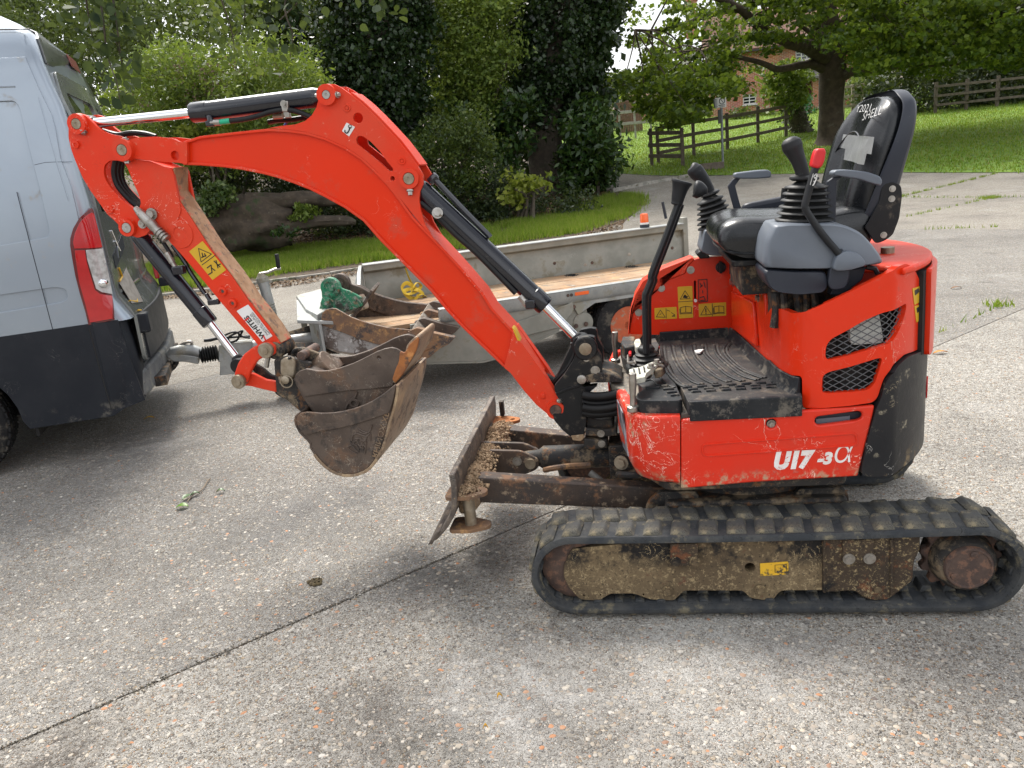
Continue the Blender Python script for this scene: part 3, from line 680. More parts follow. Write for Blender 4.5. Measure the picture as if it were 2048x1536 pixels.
def seam(v): return lerp(P(1374, 797, y=.115), P(1318, 692, z=ZM), v)
m1 = [P(1376, 797, y=.115), P(1604, 781, y=.115)]
wl = [wall_pt(u, ZM, .004) for u in np.linspace(wall_hit(1604, 790)[0], .02, 14)]
top = [Vector((m1[0].x, .115, ZM)), Vector((m1[1].x, .115, ZM))]+[Vector((p.x, p.y, ZM)) for p in wl if p.y > .14]+[Vector((.815, 1.0, ZM)), Vector((.515, 1.0, ZM))]
slabo('floor_mat', fillet(top, .006, 2), (0, 0, -.046), MATT, EX, (), .004)
mk('mat_front_edge', slab([Vector((m1[0].x+.003, .108, ZM+.003)), Vector((m1[1].x, .108, ZM+.003)), Vector((m1[1].x, .108, .672)), Vector((m1[0].x+.003, .108, .672))], (0, .02, 0)), MAT, EX, .004)
# upstand lip along far panel and along the seat base
lp = [Vector((.52, 1.0, ZM-.002)), Vector((.81, 1.0, ZM-.002)), Vector((.81, 1.0, ZM+.038)), Vector((.52, 1.0, ZM+.038))]
mk('mat_upstand', slab(lp, (0, .016, 0)), MAT, EX, .003)
us = np.linspace(0.02, wall_hit(1602, 770)[0], 22)
hh = lambda u: .040 if u < .62 else .05
secs = [[wall_pt(u, ZM-.003, .030), wall_pt(u, ZM+.012, .016), wall_pt(u, ZM+hh(u), .010), wall_pt(u, ZM+hh(u), .001), wall_pt(u, ZM-.003, .001)] for u in us]
lofto('mat_upstand', secs, MAT, EX, .002)
C3 = lambda pts: crp(pts, 4, 1150, 500)
arcs = [[(690, 775), (705, 880), (740, 980), (830, 1075), (880, 1095)], [(760, 770), (790, 880), (850, 980), (930, 1050), (1000, 1080)], [(840, 768), (862, 850), (930, 950), (1020, 1030), (1110, 1075)], [(930, 765), (950, 850), (1030, 940), (1130, 1020), (1220, 1060)], [(1020, 762), (1040, 840), (1130, 930), (1230, 1010), (1330, 1055)], [(1115, 760), (1125, 820), (1180, 890), (1320, 1000), (1450, 1045)], [(1215, 757), (1190, 800), (1215, 860), (1330, 960), (1500, 1030)]]
for a in arcs:
    for k in (0, 1):
        pts = cr([P(x+k*14, y, z=ZM) for x, y in C3(a)], 6); n = len(pts)
        pts = cr([P(x, y, z=ZM) for x, y in C3([(p+k*26, q-k*4) for p, q in a])], 6)
        mk('mat_rib', tube([p+ZV*.001 for p in pts], .0048, 6, True, ZV, 1.3), MATT if k else MAT, EX)
for r_, (yy, xs_) in enumerate([(1103, range(860, 1620, 118)), (1122, range(905, 1640, 125)), (1142, range(930, 1560, 120))]):
    for x in xs_:
        a, b = [P(*q, z=ZM) for q in C3([(x, yy-(x-900)*.06), (x+78, yy-(x-822)*.06)])]
        d = (b-a); mk('mat_tread_bar', box((a+b)/2+ZV*.002, (d.length, .012, .010), (d.normalized(), ZV.cross(d.normalized()), ZV)), MAT, EX, .002)
fm = [(480, 1180), (500, 1140), (545, 1120), (540, 1095), (500, 1070), (510, 1040), (600, 1030), (640, 960), (740, 925), (860, 1190), (830, 1205), (520, 1205)]
fmp = [P(x, y, z=.735) for x, y in C3(fm)]
slabo('front_floor_mat', fillet(fmp, .02, 3), (0, 0, -.062), MAT, EX, (), .005)
for q in ([(560, 1110), (680, 1105)], [(690, 1095), (740, 1092)], [(705, 1120), (790, 1115)], [(735, 1145), (815, 1140)], [(765, 1168), (835, 1163)]):
    a, b = [P(*p, z=.735) for p in C3(q)]; d = b-a; mk('mat_tread_bar', box((a+b)/2+ZV*.002, (d.length, .012, .010), (d.normalized(), ZV.cross(d.normalized()), ZV)), MAT, EX, .002)
mk('mat_rib', tube(cr([P(*p, z=.736) for p in C3([(650, 970), (690, 1030), (750, 1085), (800, 1100)])], 5), .0045, 6), MAT, EX)
mk('mat_rib', tube(cr([P(*p, z=.736) for p in C3([(560, 1050), (620, 1040), (660, 1080), (690, 1085)])], 5), .004, 6), MAT, EX)
mk('foil_scrap', slab([P(*p, z=.743) for p in C3([(955, 815), (990, 806), (1030, 805), (1000, 830), (970, 832)])], (0, 0, .006)), WHT, EX)
# ---- far red side panel with labels, flange and bolts
YF = 1.02
fp = C3([(440, 675), (440, 600), (455, 470), (500, 350), (640, 283), (880, 190), (912, 120), (960, 75), (1010, 60), (1240, 48), (1275, 62), (1275, 690)])
FPN = slabo('far_side_panel', PL(fp, YF), (0, .03, 0), RED, EX, [slot((1390, 563), (1390.5, 598), .0042, YF, 4)], .006)
fl = C3([(425, 680), (440, 520), (480, 360), (540, 250), (700, 150), (930, 62), (960, 75), (912, 120), (880, 190), (640, 283), (500, 350), (455, 470), (440, 600), (440, 675)])
slabo('panel_flange', PL(fl, YF-.004), (0, .10, 0), RED_FADE, EX, (), .006)
mk('slot_backing', slab(PL(C3([(935, 230), (990, 230), (990, 420), (935, 420)]), YF+.034), (0, .006, 0)), DARKIN, EX)
for q in ((925, 160), (690, 305), (510, 500)): bolt(FPN, P(*C3([q])[0], y=YF), (0, -1, 0), .011, .008)
mk('ignition_cap', join(lathe(P(*C3([(1165, 138)])[0], y=YF), (0, -1, 0), [(0, .022), (.012, .022), (.016, .016), (.022, .016)], 14), box(P(*C3([(1165, 138)])[0], y=YF-.018), (.012, .02, .05))), GRIP, FPN, .002)
mk('throttle_knob', lathe(P(*C3([(961, 398)])[0], y=YF), (0, -1, 0), [(0, .004), (.02, .004), (.021, .007), (.03, .006)], 10), WHT, FPN)
def label(q, m=YEL, y=YF, parent=FPN, name='warning_label'):
    p = fillet(PL(C3(q), y-.0015), .004, 3); return mk(name, slab(p, (0, .0012, 0)), m, parent)
def lines(segs, y=YF, w_=.0011, parent=FPN, m=INK, name='label_print'):
    g = []
    for s_ in segs:
        q = PL(C3(s_), y-.0022)
        for a, b in zip(q, q[1:]): d = (b-a); g.append(box((a+b)/2, (d.length+w_, .0008, w_*2), (d.normalized(), YV, d.normalized().cross(YV))))
    return mk(name, join(*g), m, parent)
label([(635, 465), (812, 455), (816, 548), (638, 556)])
lines([[(650, 535), (683, 480), (722, 538), (650, 535)], [(676, 520), (690, 508)], [(728, 468), (730, 545)], [(735, 480), (760, 490)], [(770, 500), (800, 520), (775, 530), (800, 530)]])
label([(820, 295), (938, 288), (946, 540), (832, 548)])
lines([[(842, 393), (880, 325), (922, 388), (842, 393)], [(826, 415), (942, 408)], [(845, 460), (885, 450), (930, 455), (932, 500), (885, 498), (846, 505), (845, 460)], [(885, 450), (885, 498)], [(838, 470), (840, 512), (885, 508), (938, 506)]])
lines([[(868, 378), (880, 362), (892, 380), (868, 378)], [(870, 375), (900, 374)]], w_=.003)
label([(988, 432), (1208, 418), (1210, 525), (992, 537)])
lines([[(1005, 520), (1045, 448), (1092, 515), (1005, 520)], [(1098, 428), (1100, 528)], [(1112, 455), (1150, 447), (1190, 450), (1192, 500), (1152, 498), (1114, 506), (1112, 455)], [(1150, 447), (1152, 498)], [(1106, 465), (1108, 512), (1152, 506), (1198, 505)]])
lines([[(1046, 470), (1047, 497)], [(1047, 506), (1048, 510)]], w_=.0022)
lines([[(985, 240), (1055, 234), (1060, 410), (990, 416), (985, 240)]], w_=.0016)
lines([[(1000, 265), (1012, 290)], [(1030, 255), (1042, 300)], [(1000, 300), (1020, 280)], [(1020, 325), (1022, 345)], [(1000, 380), (1030, 372), (1040, 395)], [(1005, 405), (1045, 400)]], w_=.0018)
# seat base front door and hinges
WF = [wall_pt(u, 0) for u in (.10, .58)]
dd = (WF[1]-WF[0]).normalized(); dn = Vector((dd.y, -dd.x, 0))
def SF(px, py, off=0): return PP(px, py, WF[0]+dn*off, dn)
base = [SF(*p) for p in C3([(1262, 668), (1258, 130), (1290, 85), (1385, 95), (1500, 210), (1520, 420), (1520, 880)])]
slabo('seat_base_front', base, -dn*.02, RED, EX, (), .005)
dr = slabo('access_door', [SF(*p, .0) for p in C3([(1270, 330), (1445, 418), (1475, 770), (1278, 628)])], dn*.012, RED, EX, (), .004)
bolt(dr, SF(*C3([(1468, 382)])[0], .012), dn, .011, .01); bolt(EX, SF(*C3([(1268, 252)])[0], .01), dn, .014, .014)
mk('access_opening', slab([SF(*p, .001) for p in C3([(1370, 110), (1385, 190), (1470, 235), (1500, 200), (1500, 100)])], dn*.002), DARKIN, EX)
mk('rubber_strap', tube([SF(*p, .012) for p in C3([(1300, 70), (1255, 75), (1250, 120), (1250, 190)])], .008, 8), GRIP, EX)
# ================================================================ seat, consoles and levers
C1 = lambda pts: crp(pts, 4, 1200, 184)
C2 = lambda pts: crp(pts, 4, 1536, 150)
# cushion: lofted across the machine, profile in the x-z plane
def prof_sec(pts, y, dx=0, sc=1, c=None):
    c = c or Vector((1.0, 0, 1.22)); return [Vector((c.x+(x-c.x)*sc+dx, y, c.z+(z-c.z)*sc)) for x, z in pts]
cp = [(.715, 1.215), (.745, 1.178), (.80, 1.160), (.95, 1.150), (1.16, 1.150), (1.22, 1.19), (1.22, 1.27), (1.16, 1.285), (1.02, 1.268), (.90, 1.272), (.80, 1.280), (.735, 1.262)]
cp = [(v.x, v.y) for v in cr([Vector((a, b, 0)) for a, b in cp], 3, True)]
secs = []
for y, sx, top in ((.372, .90, -.015), (.380, .96, -.004), (.40, .99, .006), (.43, 1, .012), (.50, 1, .008), (.56, 1, -.004), (.68, 1, -.004), (.74, 1, .008), (.81, 1, .012), (.84, .99, .006), (.86, .96, -.004), (.868, .90, -.015)):
    secs.append([Vector((.97+(x-.97)*sx, y, z+(top*(1.0 if z > 1.22 else .3)))) for x, z in cp])
lofto('seat_cushion', secs, VINYL, EX, 0, 60)
mk('cushion_piping', tube(cr([(.745, .868, 1.186), (.728, .62, 1.182), (.745, .385, 1.184), (.80, .369, 1.172), (.95, .367, 1.165), (1.15, .369, 1.165)], 6), .0045, 6), GRIP, EX)
mk('seat_pan', slab(fillet([Vector((.76, .385, 1.148)), Vector((1.2, .385, 1.148)), Vector((1.2, .855, 1.148)), Vector((.76, .855, 1.148))], .04), (0, 0, -.022)), BLACK, EX, .004)
mk('suspension_box', join(box((.98, .62, 1.075), (.36, .34, .12)), box((1.0, .62, .98), (.22, .5, .12))), BLACKD, EX, .004)
# backrest: centre line leans back, side bolsters stand forward
bz = [(1.20, 1.165), (1.30, 1.175), (1.40, 1.195), (1.50, 1.222), (1.58, 1.243), (1.625, 1.262)]
def back_sec(t):
    z = lerp(1.19, 1.638, t); k = min(int((z-1.20)/.0001), 10**6)
    xs_ = np.interp(z, [a for a, b in bz], [b for a, b in bz])
    hw = np.interp(t, [0, .15, .35, .7, .88, .96, 1], [.215, .237, .248, .250, .238, .215, .165]); th = np.interp(t, [0, .3, .8, .95, 1], [.075, .085, .085, .06, .02])
    bo = np.interp(t, [0, .2, .75, .92, 1], [.03, .055, .050, .018, 0.0])
    out = []
    for s, d in ((-1, .35), (-.93, .0), (-.82, -.75), (-.70, -.9), (-.58, -.45), (-.48, 0.0), (-.25, .12), (0, .14), (.25, .12), (.48, 0.0), (.58, -.45), (.70, -.9), (.82, -.75), (.93, 0), (1, .35)):
        out.append(Vector((xs_+d*bo, .62+s*hw, z-abs(s)**3*.012*t)))
    for s in (.96, .6, 0, -.6, -.96): out.append(Vector((xs_+th*(1 if abs(s) < .9 else .85)+.012, .62+s*hw*1.0, z-abs(s)**3*.012*t)))
    return out
secs = [back_sec(t) for t in (0, .06, .15, .25, .35, .45, .55, .65, .74, .82, .89, .94, .975, 1)]
BR = lofto('seat_backrest', secs, VINYL, EX, 0, 70, sub=1)
def shell(t, g):
    s = back_sec(t); c = s[-5:]; xs_ = c[2].x
    hw = s[14].y-.62+.012
    zz = s[7].z
    fo = lerp(.10, .035, t)
    return [Vector((xs_-fo, .62-hw, zz)), Vector((xs_+.004, .62-hw*1.0, zz)), Vector((xs_+.018, .62-hw*.8, zz)), Vector((xs_+.022, .62, zz)), Vector((xs_+.018, .62+hw*.8, zz)), Vector((xs_+.004, .62+hw, zz)), Vector((xs_-fo, .62+hw, zz)),
            Vector((xs_-fo+.003, .62+hw-.008, zz)), Vector((xs_-.002, .62+hw-.010, zz)), Vector((xs_+.010, .62, zz)), Vector((xs_-.002, .62-hw+.010, zz)), Vector((xs_-fo+.003, .62-hw+.008, zz))]
sh = [shell(t, 0) for t in (.02, .15, .3, .5, .7, .85, .93, .97)]
sh.append([p+Vector((.0, -(p.y-.62)*.25, .028)) for p in sh[-1]])
lofto('seat_shell', sh, GREYD, EX, 0, 60, caps=True, sub=2)
mk('backrest_seam', tube(cr([Vector((1.170, .45, 1.40)), Vector((1.188, .47, 1.47)), Vector((1.203, .54, 1.515)), Vector((1.208, .62, 1.53)), Vector((1.203, .70, 1.515)), Vector((1.188, .77, 1.47)), Vector((1.170, .79, 1.40))], 5), .003, 6), VINYL, EX)
# chalk writing and tape on the front of the backrest
bt = Vector((.247, 0, .97)).normalized(); bd = Vector((-.06, -1, .0)).normalized()
def bk(px, py, off=.0): # photo point on the sloped front of the backrest
    return PP(px, py, Vector((1.203, .62, 1.46))-Vector((.97, 0, -.247))*off, Vector((.97, 0, -.247)))
CHALK = M('chalk', (.55, .55, .54), None, rough=.9, rvar=0)
for body, q, sz in (('Y2021', (1708, 224), .036), ('SHELL', (1721, 243), .040)):
    o = text('chalk_writing', body, bk(*q, .06), (0, -1, .06 if body == 'SHELL' else -.04), (.247, 0, .97), sz, CHALK, EX, .0, .1, bold=-.0006, wide=2.0); drape(o, BR, ray(1740, 230), .0015)
for pts in ([(595, 468), (842, 500), (820, 630), (785, 625), (765, 710), (600, 685), (612, 592), (570, 582)], [(632, 470), (700, 478), (655, 640), (632, 690), (604, 684)]):
    q = [bk(*p, .06) for p in C2(pts)]; me = fill([q]); o = mk('tape_patch', (q, me), TAPE, EX); drape(o, BR, ray(1715, 290), .002 if len(pts) > 5 else .004)
# hinge plates at both sides of the seat
hp = C2([(905, 905), (935, 868), (1000, 855), (1065, 880), (1075, 960), (1062, 1060), (1050, 1150), (1000, 1280), (930, 1330), (860, 1350), (770, 1215), (800, 1180), (890, 1010)])
H1 = slabo('hinge_plate', fillet(PL(hp, .362), .012), (0, .006, 0), BLACK, EX, (), .002)
slabo('hinge_plate', fillet([p+YV*.51 for p in PL(hp, .362)], .012), (0, .006, 0), BLACK, EX, (), .002)
for q in ((995, 910), (990, 990), (925, 1280)): bolt(H1, P(*C2([q])[0], y=.362), (0, -1, 0), .007, .006, STEEL)
for q in ((940, 970), (1032, 1012), (1028, 1080)): mk('plate_hole', lathe(P(*C2([q])[0], y=.362), (0, -1, 0), [(0, .005), (.0008, .005)], 10), DARKIN, H1)
# armrests
def armrest(y, pad, post, m):
    a = slabo('armrest_pad', fillet(PL(pad, y-.03), .012), (0, .06, 0), m, EX, (), .010, seg=3)
    p_ = PL(post, y); mk('armrest_post', loft([[q+Vector((-.014, -.010, 0)), q+Vector((.014, -.010, 0)), q+Vector((.014, .010, 0)), q+Vector((-.014, .010, 0))] for q in p_]), GREYD, EX, .003)
armrest(.335, C2([(522, 782), (545, 762), (640, 757), (800, 775), (900, 812), (918, 850), (905, 888), (815, 862), (740, 835), (560, 808), (528, 805)]), C2([(560, 812), (505, 850), (505, 950), (500, 1190)]), GREY)
armrest(.895, C1([(1075, 660), (1090, 648), (1250, 628), (1345, 622), (1372, 640), (1372, 685), (1250, 695), (1130, 695), (1080, 690)]), C1([(1095, 690), (1050, 750), (1075, 850), (1110, 970)]), GREY)
# near console (pale over dark grey) with bellows, joystick and safety lever
YC = .165
up_ = C2([(60, 1203), (140, 1190), (520, 1188), (640, 1208), (760, 1265), (850, 1360), (915, 1450), (940, 1512)])+[(1730, 534), (1650, 540), (1590, 540), (1528, 537), (1528, 516), (1535, 478), (1547, 455)]
cs = [(0, .90), (.006, .965), (.02, 1), (.165, 1), (.185, .96), (.195, .9)]
def puff(name, px, y, m, th, k=.95):
    p0 = fillet(PL(px, y), .018, 3); c = sum(p0, Vector())/len(p0)
    return lofto(name, [[c+(p-c)*s+YV*(d*th) for p in p0] for d, s in ((0, k-.035), (.02, k), (.07, 1-.3*(1-k)), (.14, 1), (.9, 1), (.97, k), (1, k-.04))], m, EX, 0, 50)
puff('console_top', up_, YC, GREY, .21)
puff('console_base', [(1527, 539), (1590, 543), (1655, 543), (1660, 570), (1652, 586), (1600, 591), (1555, 586), (1540, 577), (1530, 560)], YC+.004, GREYD, .20)
lk = slabo('console_link', fillet(PL(C4([(640, 240), (700, 100), (740, 60), (800, 250), (790, 330), (760, 390), (680, 400), (650, 395), (625, 350)]), YC-.006), .012), (0, .03, 0), GREYD, EX, (), .006)
puff('lever_pivot_cover', C4([(664, 235), (675, 180), (700, 125), (760, 90), (830, 92), (890, 125), (925, 170), (928, 208), (800, 245), (700, 250)]), YC-.03, GREY, .05, .93)
mk('console_clip', tube([P(*q, y=.2) for q in C4([(930, 215), (1000, 230), (1020, 270)])], .008, 6), BLACK, EX)
slabo('console_bracket', PL(C4([(760, 240), (930, 215), (900, 320), (740, 440), (640, 440), (660, 390)]), .22), (0, .05, 0), GREYD, EX, (), .004)
for k, xx in enumerate((560, 620, 690, 380, 440)): mk('console_tube', tube(cr([P(*q, y=.30) for q in C4([(xx-180, 420), (xx-170, 560), (xx-190, 700)])], 4), .014, 8), BLACKD, EX)
def bellows(name, a, b, rs, m, sq=1.0):
    a, b = Vector(a), Vector(b); d = (b-a); prof = []
    n = len(rs)
    for i, r in enumerate(rs): t = i/(n-1)*d.length; prof += [(t, r)]
    return mk(name, lathe(a, d, prof, 20), m, EX, 0, 80)
pb, pt = P(1607, 452, y=.275), P(1614, 362, y=.275)
def bel(a, b, r0, r1, n=6):
    rs = [r0*1.02, r0*1.02]
    for i in range(n): r = lerp(r0, r1, i/n); rs += [r*.80, r*.82, r*1.0, r*.97]
    rs += [r1*.75, r1*.62, r1*.5]; return rs
bellows('joystick_bellows', pb, pt, bel(pb, pt, .090, .062), BELL)
mk('bellows_base', lathe(pb-ZV*.022, ZV, [(0, .098), (.02, .096), (.03, .08)], 6), GREYD, EX, .006)
def grip(pts, rad, y, name='joystick'):
    pp = [P(*q, y=y) for q in pts]; pp2 = cr(pp, 5); rr = np.interp(np.linspace(0, 1, len(pp2)), np.linspace(0, 1, len(rad)), rad)
    V_, F_ = tube(pp2, [float(r) for r in rr], 14, True, YV); return mk(name, (V_, F_), GRIP, EX, 0, 70)
scm = 1/(FPX/2.75)
grip(C1([(1628, 745), (1625, 690), (1612, 620), (1588, 550), (1562, 490), (1540, 440), (1527, 398), (1520, 372), (1517, 362)]), [r/4*scm for r in (44, 47, 47, 50, 58, 70, 66, 42, 12)], .275)
pc_ = P(1608, 358, y=.275); mk('joystick_collar', lathe(pc_, (.1, 0, 1), [(-.006, .035), (.0, .045), (.006, .044), (.012, .028)], 20), BELL, EX)
# far joystick
pb, pt = P(1434, 449, y=.985), P(1418, 392, y=.985)
bellows('joystick_bellows', pb, pt, bel(pb, pt, .078, .050, 5), BELL)
grip(C1([(882, 800), (862, 762), (838, 720), (808, 680), (780, 650), (755, 620), (738, 595), (728, 588)]), [r/4/(FPX/3.4) for r in (38, 40, 44, 52, 58, 58, 40, 12)], .985)
mk('joystick_collar', lathe(P(1421, 388, y=.985), (-.28, 0, 1), [(-.006, .03), (0, .04), (.006, .038), (.012, .025)], 18), BELL, EX)
fc = C1([(835, 1110), (860, 1095), (960, 1000), (1010, 1100), (1100, 1240), (1100, 1315), (880, 1315), (800, 1280), (820, 1200)])
puff('far_console', fc, .90, GREY, .2, .96)
slabo('console_clip', PL(C1([(770, 1300), (800, 1272), (870, 1300), (880, 1330), (800, 1335)]), .93), (0, .1, 0), BLACK, EX, (), .004)
slabo('far_cover', fillet([Vector((.86, .90, 1.30)), Vector((1.12, .90, 1.325)), Vector((1.12, 1.06, 1.315)), Vector((.88, 1.06, 1.28))], .04), (0, 0, -.16), GREYD, EX, (), .02, seg=3)
mk('belt_buckle_stalk', tube([P(*q, y=.90) for q in C1([(1480, 770), (1475, 800), (1470, 850)])], .012, 8), BLACK, EX)
# safety lever with red grip
lev = [P(*q, y=YC-.012) for q in C1([(1735, 590), (1712, 640), (1678, 760), (1643, 890), (1645, 935), (1672, 985), (1780, 1140), (1915, 1300)])]
mk('safety_lever', tube(cr(lev, 5), .0155, 10, True, YV, .7), GRIP, EX, 0, 60)
g = fillet(PL(C1([(1738, 452), (1800, 450), (1812, 475), (1800, 550), (1780, 595), (1750, 612), (1692, 600), (1715, 500)]), YC-.035), .010)
slabo('safety_lever_grip', g, (0, .045, 0), REDGRIP, EX, (), .010, seg=3)
lb = fillet(PL(C1([(1706, 648), (1742, 655), (1735, 700), (1708, 752), (1678, 745)]), YC-.0262), .004); mk('lever_label', slab(lb, (0, .002, 0)), WHT, EX)
mk('label_print', join(*[slab(PL(C1(q), YC-.0268), (0, .0004, 0)) for q in ([(1712, 656), (1737, 660), (1732, 690), (1706, 686)], [(1706, 692), (1726, 694), (1718, 712), (1700, 708)], [(1698, 715), (1714, 718), (1704, 742), (1686, 738)])]), INK, EX)
mk('label_print', ring(P(*C1([(1722, 674)])[0], y=YC-.0272), YV, .004, .0012, 12, 4), WHT, EX)
# travel levers with boot, pedals, posts
yT = .56
def bar(pts, y, w_, m, name): return mk(name, tube(cr([P(*q, y=y) for q in pts], 4), w_, 8, True, YV, .6), m, EX, .0)
bar(C1([(628, 890), (520, 1180), (415, 1450)])+C3([(610, 240), (575, 330), (562, 380), (566, 600), (570, 820)]), yT, .0215, GRIP, 'travel_lever')
bar(C1([(655, 900), (550, 1185), (445, 1455)])+C3([(640, 245), (605, 335), (592, 390), (592, 600), (594, 820)]), yT+.09, .016, GRIP, 'travel_lever')
kp = [P(*q, y=yT) for q in C1([(612, 905), (618, 880), (630, 820), (645, 760), (655, 725), (660, 708)])]
mk('travel_lever_knob', tube(cr(kp, 4), [float(v) for v in np.interp(np.linspace(0, 1, 21), [0, .1, .2, .5, .8, .95, 1], [.017, .022, .021, .027, .037, .036, .026])], 14), GRIP, EX, 0, 60)
kp = [P(*q, y=yT+.14) for q in C1([(815, 830), (800, 800), (775, 775), (750, 770)])]
mk('travel_lever_knob', tube(cr(kp, 4), [float(v) for v in np.interp(np.linspace(0, 1, 13), [0, .3, .8, 1], [.022, .031, .031, .018])], 12), GRIP, EX, 0, 60)
lb_ = P(*C3([(572, 850)])[0], y=yT+.03)
mk('lever_boot', lathe((lb_.x, lb_.y, .735), ZV, [(0, .085), (.012, .082), (.016, .064), (.024, .068), (.03, .052), (.038, .056), (.046, .040), (.054, .044), (.062, .030), (.072, .034), (.085, .026)], 20), BELL, EX, 0, 80)
pd = C3([(432, 955), (545, 928), (590, 905), (640, 888), (668, 905), (640, 930), (600, 960), (570, 985), (560, 1015), (470, 1035), (445, 1020)])
PD = slabo('foot_pedal', fillet([P(*q, z=.80) for q in pd], .006, 3), (0, 0, -.018), PEDAL, EX, (), .004)
for k in range(3): a, b = [P(*q, z=.802) for q in C3([(470+40*k, 955-10*k), (478+40*k, 1000-12*k)])]; mk('pedal_slot', tube([a, b], .003, 6), INK, PD)
for q in ((610, 940), (655, 905)): bolt(EX, P(*C3([q])[0], z=.802), ZV, .010, .014, STEEL)
mk('pedal_hinge', slab([P(*q, z=.79) for q in C3([(620, 920), (700, 905), (722, 925), (690, 955), (640, 965)])], (0, 0, -.03)), BLACKD, EX, .004)
slabo('foot_pedal', fillet([P(*q, z=.81) for q in C3([(470, 735), (485, 712), (520, 708), (530, 740), (520, 775), (485, 775)])], .006), (0, 0, -.03), PEDAL, EX, (), .005)
slabo('foot_pedal', fillet([P(*q, z=.79) for q in C3([(600, 715), (640, 705), (672, 760), (655, 810), (610, 800)])], .006), (0, 0, -.03), MATT, EX, (), .005)
slabo('valve_box', [P(*q, z=.80) for q in C3([(380, 690), (480, 690), (480, 770), (400, 780), (365, 740)])], (0, 0, -.07), BLACKD, EX, (), .006)
slabo('valve_box', [P(*q, z=.755) for q in C3([(360, 770), (540, 770), (560, 850), (420, 880), (380, 850)])], (0, 0, -.05), MATT, EX, (), .006)
mk('red_latch', tube(cr([P(*q, z=.78) for q in C3([(440, 840), (445, 800), (480, 795), (515, 798), (520, 830)])], 4), .006, 6), REDGRIP, EX)
mk('cable_bracket', tube([P(*q, z=.77) for q in C3([(425, 845), (425, 900), (480, 905), (475, 850)])], .005, 6), STEEL, EX)
for q, y in (([(325, 895), (322, 800), (318, 735), (320, 655)], .80), ([(462, 1278), (462, 1150), (462, 1080), (460, 985)], .19)):
    pts = [P(*s, y=y) for s in C3(q)]
    mk('canopy_post_pin', tube(pts, [.0105, .0105, .013, .013], 12), STEEL, EX, .002)
    mk('pin_collar', lathe(pts[0], ZV, [(-.004, .02), (.012, .02), (.016, .012)], 14), STEEL, EX, .001)
# ================================================================ swing post
SC3 = lambda pts: crp(pts, 5.12, 1040, 620)
sp = SC3([(580, 300), (610, 285), (700, 268), (768, 280), (778, 380), (838, 480), (843, 640), (650, 692), (612, 735), (640, 790), (800, 770), (705, 850), (672, 900), (680, 1150), (655, 1260), (655, 1330), (520, 1300), (430, 1225), (350, 1130), (335, 1060), (440, 1060), (450, 980), (375, 880), (345, 790), (470, 640), (545, 520), (575, 430)])
SW = slabo('swing_post', fillet(PL(sp, .53), .008, 3), (0, .035, 0), BLACK, EX, (), .005)
slabo('swing_post', fillet([p+YV*.145 for p in PL(sp, .53)], .008, 3), (0, .035, 0), BLACK, EX, (), .005)
mk('post_web', slab([P(*q, y=.56) for q in SC3([(600, 500), (780, 500), (820, 650), (640, 700), (650, 1200), (540, 1200), (480, 1000), (470, 800)])], (0, .12, 0)), BLACKD, EX)
mk('post_web', slab(PL(SC3([(535, 335), (560, 335), (575, 430), (545, 520), (380, 740), (345, 745)]), .60), (0, .10, 0)), BLACK, EX, .003)
c = P(*SC3([(672, 388)])[0], y=.53)
mk('pin_boss', lathe(c, (0, -1, 0), [(0, .046), (.012, .046), (.016, .042)], 24), BLACK, EX, 0); mk('rod_pin', lathe(c-YV*.016, (0, -1, 0), [(0, .024), (.006, .024), (.008, .020)], 20), PINM, EX)
bolt(EX, P(*SC3([(680, 495)])[0], y=.53), (0, -1, 0), .009, .008); bolt(EX, P(*SC3([(772, 618)])[0], y=.53), (0, -1, 0), .012, .01)
mk('post_rib', tube([P(*q, y=.528) for q in SC3([(370, 855), (480, 810), (610, 770)])], .006, 6), BLACK, EX)
def plate_px(name, px, y, th, m, bev=.006): return slabo(name, fillet(PL(SC3(px), y), .008), (0, th, 0), m, EX, (), bev)
plate_px('swing_arm', [(655, 690), (720, 660), (850, 640), (960, 670), (1045, 720), (1040, 745), (840, 745), (700, 745), (660, 730)], .52, .2, BLACKD)
mk('swing_pin', lathe(P(*SC3([(632, 705)])[0], y=.53), (0, -1, 0), [(0, .018), (.012, .018), (.014, .012)], 14), STEEL, EX)
plate_px('swing_arm', [(665, 1210), (850, 1225), (990, 1215), (1000, 1290), (860, 1300), (670, 1290)], .52, .2, BLACKD)
plate_px('swing_arm', [(680, 1090), (800, 1130), (940, 1110), (955, 1190), (800, 1230), (675, 1230)], .55, .14, BLACKD)
plate_px('hinge_foot', [(660, 1320), (810, 1330), (890, 1330), (900, 1415), (700, 1440), (655, 1400)], .52, .2, BLACKD)
mk('soil_on_foot', slab(fillet(PL(SC3([(520, 1290), (655, 1275), (660, 1310), (620, 1345), (540, 1335)]), .525), .004), (0, .05, 0)), DIRTM, EX, .004)
for q in ((828, 1265), (835, 1370)): bolt(EX, P(*SC3([q])[0], y=.515), (0, -1, 0), .010, .008, STEEL)
for k, yy in enumerate((870, 938, 995, 1050)):
    mk('hydraulic_hose', tube(cr([P(*q, y=.50+.02*(k % 2)) for q in SC3([(640, yy-5), (720, yy+12), (830, yy+14), (960, yy-4), (1040, yy-30)])], 5), .0175, 10), HOSE, EX)
mk('hydraulic_hose', tube(cr([P(*q, y=.61) for q in SC3([(540, 330), (560, 400), (545, 480), (480, 590), (400, 680), (350, 740), (330, 790)])], 5), .013, 8), HOSE, EX)
mk('hydraulic_hose', tube(cr([P(*q, y=.62) for q in SC3([(200, 620), (250, 670), (340, 720), (360, 745)])], 5), .014, 8), HOSE, EX)
mk('hydraulic_hose', tube(cr([P(*q, y=.64) for q in SC3([(210, 680), (260, 720), (330, 770), (350, 790)])], 5), .012, 8), HOSE, EX)
